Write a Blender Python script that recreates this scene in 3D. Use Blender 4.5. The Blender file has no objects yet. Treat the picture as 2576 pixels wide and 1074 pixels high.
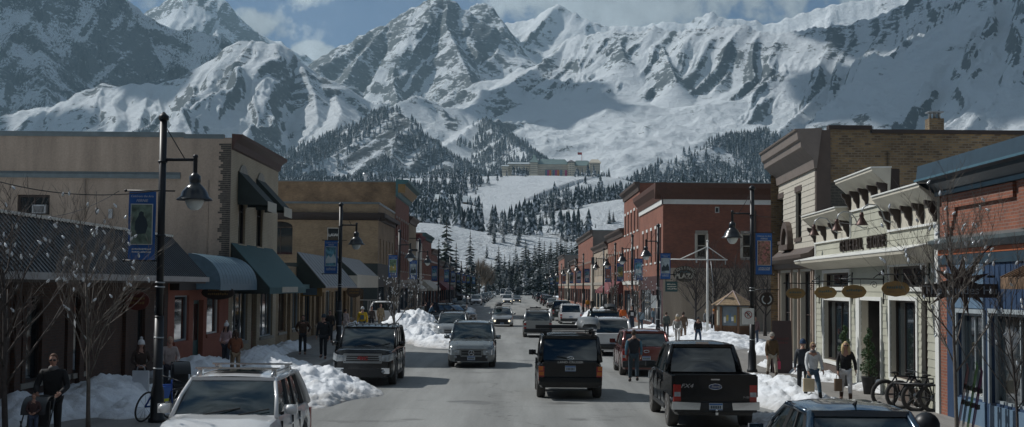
import bpy, bmesh, math, random
import numpy as np
from mathutils import Vector, Matrix
SC = bpy.context.scene
COL = SC.collection
R = math.radians
# ------------------------------------------------------------------ camera model
FPX, CX, CY, CAMH = 3400.0, 1288.0, 537.0, 3.3
TH, RO = math.atan(183/3400.0), R(0.5)
FW = Vector((-2/3400.0, math.cos(TH), math.sin(TH))).normalized()
R0 = Vector((1, 0, 0)); U0 = R0.cross(FW).normalized(); R0 = FW.cross(U0).normalized()
RR = R0*math.cos(RO) + U0*math.sin(RO)
UU = U0*math.cos(RO) - R0*math.sin(RO)
CAM = Vector((0, 0, CAMH))
def pdir(px, py): return FW + RR*((px-CX)/FPX) + UU*((CY-py)/FPX)
def at(px, py, Y):
    d = pdir(px, py); return CAM + d*(Y/d.y)
def gnd(px, py, z=0.0):
    d = pdir(px, py); return CAM + d*((z-CAMH)/d.z)
def onX(px, py, X):
    d = pdir(px, py); return CAM + d*(X/d.x)
def proj(p):
    v = Vector(p)-CAM; w = v.dot(FW)
    return CX+FPX*v.dot(RR)/w, CY-FPX*v.dot(UU)/w
cd = bpy.data.cameras.new('camera'); cam = bpy.data.objects.new('camera', cd); COL.objects.link(cam)
M = Matrix((( RR.x, UU.x, -FW.x, 0), (RR.y, UU.y, -FW.y, 0), (RR.z, UU.z, -FW.z, CAMH), (0, 0, 0, 1)))
cam.matrix_world = M
cd.sensor_width = 36; cd.lens = 36*FPX/2576.0; cd.clip_end = 60000; cd.clip_start = 0.5
SC.camera = cam
# ------------------------------------------------------------------ objects
def tag(o, label=None, cat=None, group=None, kind=None):
    if label: o['label'] = label
    if cat: o['category'] = cat
    if group: o['group'] = group
    if kind: o['kind'] = kind
    return o
def empty(name, loc=(0, 0, 0), rz=0.0, label=None, cat=None, group=None, sc=None):
    o = bpy.data.objects.new(name, None); COL.objects.link(o)
    o.location = loc; o.rotation_euler = (0, 0, rz); o.empty_display_size = 0.2
    if sc: o.scale = (sc, sc, sc)
    return tag(o, label, cat, group)
def children(o, ALL=None): return list(o.children)
def copy_tree(o, parent=None):
    c = o.copy(); COL.objects.link(c); c.parent = parent
    for ch in o.children: copy_tree(ch, c)
    return c
class MB:
    """collects shapes, builds ONE mesh object"""
    def __init__(s): s.v = []; s.f = []; s.sm = []
    def add(s, vs, fs, smooth=False):
        n = len(s.v); s.v += [tuple(p) for p in vs]
        s.f += [tuple(i+n for i in f) for f in fs]; s.sm += [smooth]*len(fs); return s
    def box(s, x0, x1, y0, y1, z0, z1):
        if x0 > x1: x0, x1 = x1, x0
        if y0 > y1: y0, y1 = y1, y0
        if z0 > z1: z0, z1 = z1, z0
        return s.add([(x0,y0,z0),(x1,y0,z0),(x1,y1,z0),(x0,y1,z0),(x0,y0,z1),(x1,y0,z1),(x1,y1,z1),(x0,y1,z1)],
                     [(0,3,2,1),(4,5,6,7),(0,1,5,4),(1,2,6,5),(2,3,7,6),(3,0,4,7)])
    def cbox(s, c, d): return s.box(c[0]-d[0]/2, c[0]+d[0]/2, c[1]-d[1]/2, c[1]+d[1]/2, c[2]-d[2]/2, c[2]+d[2]/2)
    def tube(s, pts, rad, n=8, cap=True, smooth=True):
        pts = [Vector(p) for p in pts]
        if not hasattr(rad, '__len__'): rad = [rad]*len(pts)
        vs = []; up = None
        for i, p in enumerate(pts):
            t = (pts[min(i+1, len(pts)-1)]-pts[max(i-1, 0)]).normalized()
            if up is None: up = Vector((0, 0, 1)) if abs(t.z) < 0.9 else Vector((1, 0, 0))
            a = t.cross(up)
            if a.length < 1e-4: a = t.cross(Vector((0, 1, 0)))
            a.normalize(); b = a.cross(t).normalized(); up = b
            for k in range(n):
                w = 2*math.pi*k/n; vs.append(p+(a*math.cos(w)+b*math.sin(w))*rad[i])
        fs = []
        for i in range(len(pts)-1):
            for k in range(n):
                k2 = (k+1) % n; fs.append((i*n+k, i*n+k2, (i+1)*n+k2, (i+1)*n+k))
        s.add(vs, fs, smooth)
        if cap:
            m = len(s.v)-len(vs); s.f += [tuple(m+k for k in reversed(range(n))), tuple(m+(len(pts)-1)*n+k for k in range(n))]; s.sm += [False, False]
        return s
    def bar(s, a, b, w, h=None):
        """box-section bar from a to b"""
        h = h or w; a = Vector(a); b = Vector(b); t = (b-a).normalized()
        up = Vector((0, 0, 1)) if abs(t.z) < 0.95 else Vector((0, 1, 0))
        x = t.cross(up).normalized(); z = x.cross(t).normalized(); vs = []
        for p in (a, b):
            for (i, j) in ((-1,-1),(1,-1),(1,1),(-1,1)): vs.append(p+x*(i*w/2)+z*(j*h/2))
        return s.add(vs, [(0,1,2,3),(7,6,5,4),(0,4,5,1),(1,5,6,2),(2,6,7,3),(3,7,4,0)])
    def prism(s, poly, vec, smooth=False):
        n = len(poly); vec = Vector(vec); p = [Vector(q) for q in poly]
        vs = p+[q+vec for q in p]
        fs = [tuple(range(n)), tuple(reversed(range(n, 2*n)))]+[(i, i+n, (i+1) % n+n, (i+1) % n) for i in range(n)]
        return s.add(vs, fs, smooth)
    def lathe(s, prof, c=(0, 0, 0), n=16, smooth=True, sx=1, sy=1):
        vs = []; c = Vector(c)
        for r, z in prof:
            for k in range(n): w = 2*math.pi*k/n; vs.append((c.x+r*sx*math.cos(w), c.y+r*sy*math.sin(w), c.z+z))
        fs = []
        for i in range(len(prof)-1):
            for k in range(n): k2 = (k+1) % n; fs.append((i*n+k, i*n+k2, (i+1)*n+k2, (i+1)*n+k))
        s.add(vs, fs, smooth); m = len(s.v)-len(vs)
        s.f += [tuple(m+k for k in reversed(range(n))), tuple(m+(len(prof)-1)*n+k for k in range(n))]; s.sm += [smooth]*2
        return s
    def ball(s, c, r, n=10, sc=(1, 1, 1), jit=0, rnd=None):
        m = n//2; vs = []; c = Vector(c)
        for i in range(m+1):
            a = math.pi*i/m
            for k in range(n):
                w = 2*math.pi*k/n; q = r*(1+(rnd.uniform(-jit, jit) if rnd else 0))
                vs.append((c.x+q*sc[0]*math.sin(a)*math.cos(w), c.y+q*sc[1]*math.sin(a)*math.sin(w), c.z+q*sc[2]*math.cos(a)))
        fs = []
        for i in range(m):
            for k in range(n): k2 = (k+1) % n; fs.append((i*n+k, (i+1)*n+k, (i+1)*n+k2, i*n+k2))
        return s.add(vs, fs, True)
    def quad(s, a, b, c, d): return s.add([a, b, c, d], [(0, 1, 2, 3)])
    def xf(s, fn): s.v = [tuple(fn(Vector(p))) for p in s.v]; return s
    def mesh(s, name, material):
        me = bpy.data.meshes.new(name); me.from_pydata(s.v, [], s.f)
        me.polygons.foreach_set('use_smooth', s.sm); me.materials.append(material)
        uvbox(me); me.update(); return me
    def build(s, name, material, parent=None, loc=None):
        o = bpy.data.objects.new(name, s.mesh(name, material)); COL.objects.link(o)
        if parent is not None: o.parent = parent
        if loc: o.location = loc
        return o
def uvbox(me):
    n = len(me.loops)
    if n == 0: return
    co = np.empty(len(me.vertices)*3); me.vertices.foreach_get('co', co); co = co.reshape(-1, 3)
    vi = np.empty(n, int); me.loops.foreach_get('vertex_index', vi)
    tot = np.empty(len(me.polygons), int); me.polygons.foreach_get('loop_total', tot)
    nr = np.empty(len(me.polygons)*3); me.polygons.foreach_get('normal', nr); nr = nr.reshape(-1, 3)
    nl = np.repeat(np.abs(nr), tot, axis=0); p = co[vi]
    u = np.where(nl[:, 0] > nl[:, 1], p[:, 1], p[:, 0]); v = p[:, 2]
    top = (nl[:, 2] > 0.8); v = np.where(top, p[:, 1], v); u = np.where(top, p[:, 0], u)
    uv = np.stack([u, v], 1).ravel()
    l = me.uv_layers.new(name='UVMap'); l.data.foreach_set('uv', uv)
def npmesh(name, verts, faces, material, smooth=True, parent=None):
    me = bpy.data.meshes.new(name); nv = len(verts); nf = len(faces); k = faces.shape[1]
    me.vertices.add(nv); me.vertices.foreach_set('co', np.ascontiguousarray(verts, dtype=np.float32).ravel())
    me.loops.add(nf*k); me.loops.foreach_set('vertex_index', np.ascontiguousarray(faces, dtype=np.int32).ravel())
    me.polygons.add(nf); me.polygons.foreach_set('loop_start', np.arange(0, nf*k, k, dtype=np.int32))
    me.polygons.foreach_set('use_smooth', np.full(nf, smooth))
    me.update(calc_edges=True)
    if material: me.materials.append(material)
    o = bpy.data.objects.new(name, me); COL.objects.link(o)
    if parent is not None: o.parent = parent
    return o
_tc = {}
def text_mb(s, size, depth=0.02, font_shear=0.0, bold=0.0):
    """text as a flat extruded mesh in the x-y plane, centred; returns (verts, faces)"""
    key = (s, size, depth, font_shear, bold)
    if key in _tc: return _tc[key]
    c = bpy.data.curves.new('t', 'FONT'); c.body = s; c.size = size; c.extrude = depth/2; c.align_x = 'CENTER'; c.align_y = 'CENTER'
    c.shear = font_shear; c.offset = bold; c.resolution_u = 3
    o = bpy.data.objects.new('t', c); COL.objects.link(o)
    dg = bpy.context.evaluated_depsgraph_get(); me = bpy.data.meshes.new_from_object(o.evaluated_get(dg))
    r = ([tuple(v.co) for v in me.vertices], [tuple(p.vertices) for p in me.polygons])
    bpy.data.objects.remove(o); bpy.data.meshes.remove(me); bpy.data.curves.remove(c)
    _tc[key] = r; return r
def text_on(mb, s, size, org, u, v, depth=0.02, sx=1.0, **k):
    vs, fs = text_mb(s, size, depth, **k); org = Vector(org); u = Vector(u).normalized(); v = Vector(v).normalized(); w = u.cross(v)
    mb.add([org+u*(p[0]*sx)+v*p[1]+w*p[2] for p in vs], fs)
def strokes(mb, org, u, v, w, h, n=1, seed=1, depth=.006):
    """faint unreadable painted line of lettering: n rows of short marks"""
    rn = random.Random(seed); org = Vector(org); u = Vector(u).normalized(); v = Vector(v).normalized(); nn = u.cross(v)
    for r in range(n):
        x = -w/2; c = v*(h*(1.7*(n-1)/2-1.7*r))
        while x < w/2:
            l = rn.uniform(.35, .8)*h; a = org+c+u*x-v*h*rn.uniform(.3, .5); b = a+v*h*rn.uniform(.6, 1.0); mb.add([a+nn*depth, a+u*l+nn*depth, b+u*(l+h*.12)+nn*depth, b+u*h*.12+nn*depth], [(0, 1, 2, 3)]); x += l+.25*h
# ------------------------------------------------------------------ materials
MATS = {}
def nodemat(name):
    m = bpy.data.materials.new(name); m.use_nodes = True; nt = m.node_tree; b = nt.nodes['Principled BSDF']; return m, nt, b
def mat(name, col, rough=0.6, metal=0.0, var=0.12, scale=3.0, bump=0.0, bscale=20.0, coat=0.0, spec=0.5, emit=None, estr=0, alpha=1.0, trans=0.0, dirt=0.0):
    if name in MATS: return MATS[name]
    m, nt, b = nodemat(name); N = nt.nodes; L = nt.links
    b.inputs['Roughness'].default_value = rough; b.inputs['Metallic'].default_value = metal
    b.inputs['Coat Weight'].default_value = coat; b.inputs['Coat Roughness'].default_value = 0.06
    b.inputs['Specular IOR Level'].default_value = spec
    if trans: b.inputs['Transmission Weight'].default_value = trans
    if emit: b.inputs['Emission Color'].default_value = (*emit, 1); b.inputs['Emission Strength'].default_value = estr
    tc = N.new('ShaderNodeTexCoord'); nz = N.new('ShaderNodeTexNoise'); nz.inputs['Scale'].default_value = scale; nz.inputs['Detail'].default_value = 5
    L.new(tc.outputs['Object'], nz.inputs['Vector'])
    mr = N.new('ShaderNodeMapRange'); mr.inputs[1].default_value = 0.3; mr.inputs[2].default_value = 0.7
    mr.inputs[3].default_value = 1-var; mr.inputs[4].default_value = 1+var
    L.new(nz.outputs['Fac'], mr.inputs[0])
    mx = N.new('ShaderNodeVectorMath'); mx.operation = 'SCALE'; mx.inputs[0].default_value = col; L.new(mr.outputs[0], mx.inputs['Scale'])
    out = mx.outputs[0]
    if dirt:
        n2 = N.new('ShaderNodeTexNoise'); n2.inputs['Scale'].default_value = 1.3; n2.inputs['Detail'].default_value = 8; L.new(tc.outputs['Object'], n2.inputs['Vector'])
        sp = N.new('ShaderNodeSeparateXYZ'); L.new(tc.outputs['Object'], sp.inputs[0])
        m2 = N.new('ShaderNodeMapRange'); m2.inputs[1].default_value = 0.9; m2.inputs[2].default_value = 0.1; m2.inputs[3].default_value = 0; m2.inputs[4].default_value = dirt; L.new(sp.outputs['Z'], m2.inputs[0])
        mm = N.new('ShaderNodeMath'); mm.operation = 'MULTIPLY'; L.new(m2.outputs[0], mm.inputs[0]); L.new(n2.outputs['Fac'], mm.inputs[1])
        mi = N.new('ShaderNodeMix'); mi.data_type = 'RGBA'; L.new(mm.outputs[0], mi.inputs[0]); L.new(out, mi.inputs[6]); mi.inputs[7].default_value = (0.2, 0.19, 0.17, 1)
        out = mi.outputs[2]
        ra = N.new('ShaderNodeMath'); ra.operation = 'ADD'; ra.inputs[1].default_value = rough; L.new(mm.outputs[0], ra.inputs[0]); L.new(ra.outputs[0], b.inputs['Roughness'])
    L.new(out, b.inputs['Base Color'])
    if bump:
        n3 = N.new('ShaderNodeTexNoise'); n3.inputs['Scale'].default_value = bscale; n3.inputs['Detail'].default_value = 4; L.new(tc.outputs['Object'], n3.inputs['Vector'])
        bp = N.new('ShaderNodeBump'); bp.inputs['Strength'].default_value = bump; bp.inputs['Distance'].default_value = 0.05; L.new(n3.outputs['Fac'], bp.inputs['Height']); L.new(bp.outputs[0], b.inputs['Normal'])
    MATS[name] = m; return m
def brickmat(name, c1, c2, mortar, bw=0.22, bh=0.075, msz=0.012, stain=0.35):
    if name in MATS: return MATS[name]
    m, nt, b = nodemat(name); N = nt.nodes; L = nt.links
    uv = N.new('ShaderNodeUVMap'); br = N.new('ShaderNodeTexBrick'); L.new(uv.outputs[0], br.inputs['Vector'])
    br.inputs['Scale'].default_value = 1; br.inputs['Brick Width'].default_value = bw; br.inputs['Row Height'].default_value = bh; br.inputs['Mortar Size'].default_value = msz
    br.inputs['Color1'].default_value = (*c1, 1); br.inputs['Color2'].default_value = (*c2, 1); br.inputs['Mortar'].default_value = (*mortar, 1)
    tc = N.new('ShaderNodeTexCoord'); nz = N.new('ShaderNodeTexNoise'); nz.inputs['Scale'].default_value = 0.55; nz.inputs['Detail'].default_value = 9; nz.inputs['Roughness'].default_value = 0.65; L.new(tc.outputs['Object'], nz.inputs['Vector'])
    mr = N.new('ShaderNodeMapRange'); mr.inputs[1].default_value = 0.3; mr.inputs[2].default_value = 0.7; mr.inputs[3].default_value = 1-stain; mr.inputs[4].default_value = 1+stain*0.6; L.new(nz.outputs['Fac'], mr.inputs[0])
    mx = N.new('ShaderNodeVectorMath'); mx.operation = 'SCALE'; L.new(br.outputs['Color'], mx.inputs[0]); L.new(mr.outputs[0], mx.inputs['Scale']); L.new(mx.outputs[0], b.inputs['Base Color'])
    b.inputs['Roughness'].default_value = 0.85
    bp = N.new('ShaderNodeBump'); bp.inputs['Strength'].default_value = 0.6; bp.inputs['Distance'].default_value = 0.01; bp.invert = True; L.new(br.outputs['Fac'], bp.inputs['Height']); L.new(bp.outputs[0], b.inputs['Normal'])
    MATS[name] = m; return m
def stucco(name, col, streak=0.25):
    if name in MATS: return MATS[name]
    m, nt, b = nodemat(name); N = nt.nodes; L = nt.links
    tc = N.new('ShaderNodeTexCoord'); mp = N.new('ShaderNodeMapping'); mp.inputs['Scale'].default_value = (1.6, 1.6, 0.22); L.new(tc.outputs['Object'], mp.inputs[0])
    n1 = N.new('ShaderNodeTexNoise'); n1.inputs['Scale'].default_value = 0.9; n1.inputs['Detail'].default_value = 8; n1.inputs['Roughness'].default_value = 0.6; L.new(mp.outputs[0], n1.inputs['Vector'])
    n2 = N.new('ShaderNodeTexNoise'); n2.inputs['Scale'].default_value = 14; n2.inputs['Detail'].default_value = 6; L.new(tc.outputs['Object'], n2.inputs['Vector'])
    mr = N.new('ShaderNodeMapRange'); mr.inputs[1].default_value = 0.28; mr.inputs[2].default_value = 0.72; mr.inputs[3].default_value = 1-streak; mr.inputs[4].default_value = 1+streak*0.5; L.new(n1.outputs['Fac'], mr.inputs[0])
    m2 = N.new('ShaderNodeMapRange'); m2.inputs[1].default_value = 0.2; m2.inputs[2].default_value = 0.8; m2.inputs[3].default_value = 0.85; m2.inputs[4].default_value = 1.15; L.new(n2.outputs['Fac'], m2.inputs[0])
    mm = N.new('ShaderNodeMath'); mm.operation = 'MULTIPLY'; L.new(mr.outputs[0], mm.inputs[0]); L.new(m2.outputs[0], mm.inputs[1])
    mx = N.new('ShaderNodeVectorMath'); mx.operation = 'SCALE'; mx.inputs[0].default_value = col; L.new(mm.outputs[0], mx.inputs['Scale']); L.new(mx.outputs[0], b.inputs['Base Color'])
    b.inputs['Roughness'].default_value = 0.9
    bp = N.new('ShaderNodeBump'); bp.inputs['Strength'].default_value = 0.4; bp.inputs['Distance'].default_value = 0.01; L.new(n2.outputs['Fac'], bp.inputs['Height']); L.new(bp.outputs[0], b.inputs['Normal'])
    MATS[name] = m; return m
# ------------------------------------------------------------------ numpy noise
def _hash(ix, iy, seed):
    h = (ix.astype(np.int64)*374761393 + iy.astype(np.int64)*668265263 + seed*1442695041) & 0xffffffff
    h = ((h ^ (h >> 13))*1274126177) & 0xffffffff
    return (h ^ (h >> 16)) & 0xffff
def pnoise(x, y, seed=0):
    x = np.asarray(x, float); y = np.asarray(y, float)
    ix = np.floor(x); iy = np.floor(y); fx = x-ix; fy = y-iy; ix = ix.astype(np.int64); iy = iy.astype(np.int64)
    def g(a, b, dx, dy):
        an = _hash(a, b, seed)*(2*np.pi/65536); return np.cos(an)*dx+np.sin(an)*dy
    u = fx*fx*fx*(fx*(fx*6-15)+10); v = fy*fy*fy*(fy*(fy*6-15)+10)
    n00 = g(ix, iy, fx, fy); n10 = g(ix+1, iy, fx-1, fy); n01 = g(ix, iy+1, fx, fy-1); n11 = g(ix+1, iy+1, fx-1, fy-1)
    return ((n00*(1-u)+n10*u)*(1-v)+(n01*(1-u)+n11*u)*v)*1.5
def fbm(x, y, o=5, seed=0, gain=0.5):
    s = 0; a = 1; t = 0
    for i in range(o): s = s+a*pnoise(x*2**i, y*2**i, seed+i*17); t += a; a *= gain
    return s/t
def ridged(x, y, o=5, seed=0, gain=0.5):
    s = 0; a = 1; t = 0; w = 1
    for i in range(o):
        n = (1-np.abs(pnoise(x*2**i, y*2**i, seed+i*31)))**2; n = n*w; w = np.clip(n*1.6, 0, 1); s = s+a*n; t += a; a *= gain
    return s/t
# ------------------------------------------------------------------ light, sky
SUN = Vector((-0.66, 0.30, 0.69)).normalized()
sl = bpy.data.lights.new('sun', 'SUN'); so = bpy.data.objects.new('sun', sl); COL.objects.link(so)
sl.energy = 5.0; sl.angle = R(0.53); sl.color = (1.0, 0.975, 0.935)
so.rotation_euler = (-SUN).to_track_quat('-Z', 'Y').to_euler()
def make_world():
    w = bpy.data.worlds.new('World'); SC.world = w; w.use_nodes = True; nt = w.node_tree; N = nt.nodes; L = nt.links
    bg = N['Background']; sky = N.new('ShaderNodeTexSky'); sky.sky_type = 'NISHITA'; sky.sun_disc = False
    el = math.asin(SUN.z); sky.sun_elevation = el; sky.sun_rotation = math.atan2(SUN.x, SUN.y)
    sky.air_density = 1.0; sky.dust_density = 0.0; sky.ozone_density = 3.5; sky.altitude = 1500
    def mth(op, a, b=None, cl=False):
        n = N.new('ShaderNodeMath'); n.operation = op; n.use_clamp = cl
        for i, q in enumerate((a, b)):
            if q is None: continue
            if hasattr(q, 'type'): L.new(q, n.inputs[i])
            else: n.inputs[i].default_value = q
        return n.outputs[0]
    tc = N.new('ShaderNodeTexCoord'); sp = N.new('ShaderNodeSeparateXYZ'); L.new(tc.outputs['Generated'], sp.inputs[0])
    az = N.new('ShaderNodeMath'); az.operation = 'ARCTAN2'; L.new(sp.outputs['X'], az.inputs[0]); L.new(sp.outputs['Y'], az.inputs[1])
    A = az.outputs[0]; E = mth('ARCSINE', sp.outputs['Z'])
    nz = N.new('ShaderNodeTexNoise'); nz.inputs['Scale'].default_value = 15; nz.inputs['Detail'].default_value = 9; nz.inputs['Roughness'].default_value = 0.62
    L.new(tc.outputs['Generated'], nz.inputs['Vector'])
    nz2 = N.new('ShaderNodeTexNoise'); nz2.inputs['Scale'].default_value = 3.2; nz2.inputs['Detail'].default_value = 7; L.new(tc.outputs['Generated'], nz2.inputs['Vector'])
    # blobs: azimuth, elevation (rad), radii, weight
    tot = None
    def ang(px, py):
        d = pdir(px, py).normalized(); return math.atan2(d.x, d.y), math.asin(d.z)
    for (px, py, rx, ry, wt) in ((640, 78, 70, 48, 1.35), (785, 138, 52, 24, 1.2), (330, 5, 100, 22, .8), (1600, 10, 280, 80, 1.5), (1850, 0, 420, 95, 1.2), (2300, -40, 500, 120, 1.2), (100, -120, 500, 120, 1.1), (1300, -380, 1300, 180, .7), (330, 5, 60, 20, .5)):
        a, e = ang(px, py); 
        da = mth('MULTIPLY', mth('SUBTRACT', A, a), 3400/rx); de = mth('MULTIPLY', mth('SUBTRACT', E, e), 3400/ry)
        q = mth('ADD', mth('MULTIPLY', da, da), mth('MULTIPLY', de, de)); q = mth('SUBTRACT', 1.25, q)
        q = mth('ADD', mth('MAXIMUM', q, -1.6), (wt-1)*.8)
        tot = q if tot is None else mth('MAXIMUM', tot, q)
    v = mth('ADD', mth('MULTIPLY', tot, .42), mth('MULTIPLY', mth('SUBTRACT', nz.outputs['Fac'], .5), 5.0))
    v2 = mth('MULTIPLY', mth('SUBTRACT', nz2.outputs['Fac'], .47), 5.0)
    up = mth('MULTIPLY', mth('SUBTRACT', E, .26), 6, True)
    v = mth('MAXIMUM', v, mth('MULTIPLY', v2, up))
    cov = N.new('ShaderNodeMapRange'); cov.interpolation_type = 'SMOOTHSTEP'; cov.inputs[1].default_value = -.25; cov.inputs[2].default_value = .55; L.new(v, cov.inputs[0])
    shade = N.new('ShaderNodeMapRange'); shade.inputs[1].default_value = .3; shade.inputs[2].default_value = .72; shade.inputs[3].default_value = 4.5; shade.inputs[4].default_value = 15; L.new(nz.outputs['Fac'], shade.inputs[0])
    cc = N.new('ShaderNodeVectorMath'); cc.operation = 'SCALE'; cc.inputs[0].default_value = (.80, .92, 1.0); L.new(shade.outputs[0], cc.inputs['Scale'])
    mi = N.new('ShaderNodeMix'); mi.data_type = 'RGBA'; L.new(cov.outputs[0], mi.inputs[0]); L.new(sky.outputs[0], mi.inputs[6]); L.new(cc.outputs[0], mi.inputs[7])
    tn = N.new('ShaderNodeVectorMath'); tn.operation = 'MULTIPLY'; tn.inputs[1].default_value = (.36, .70, 1.02); L.new(sky.outputs[0], tn.inputs[0]); L.new(tn.outputs[0], mi.inputs[6])
    L.new(mi.outputs[2], bg.inputs['Color']); bg.inputs['Strength'].default_value = 0.056
make_world()
SC.view_settings.view_transform = 'Standard'; SC.view_settings.look = 'None'; SC.view_settings.gamma = 1; SC.view_settings.exposure = EXPOSURE if 'EXPOSURE' in globals() else -0.28
SC.render.engine = 'CYCLES'
# ------------------------------------------------------------------ terrain
def polyline(pts):
    out = []; Y = None
    for p in pts:
        if len(p) == 3: Y = p[2]
        out.append([p[0], p[1], p[2] if len(p) == 3 else None])
    # fill missing Y by interpolation over index
    ks = [i for i, p in enumerate(out) if p[2] is not None]
    for i, p in enumerate(out):
        if p[2] is None:
            a = [k for k in ks if k < i]; b = [k for k in ks if k > i]
            if a and b: t = (i-a[-1])/(b[0]-a[-1]); p[2] = out[a[-1]][2]*(1-t)+out[b[0]][2]*t
            elif a: p[2] = out[a[-1]][2]
            else: p[2] = out[b[0]][2]
    return [at(*p) for p in out]
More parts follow.
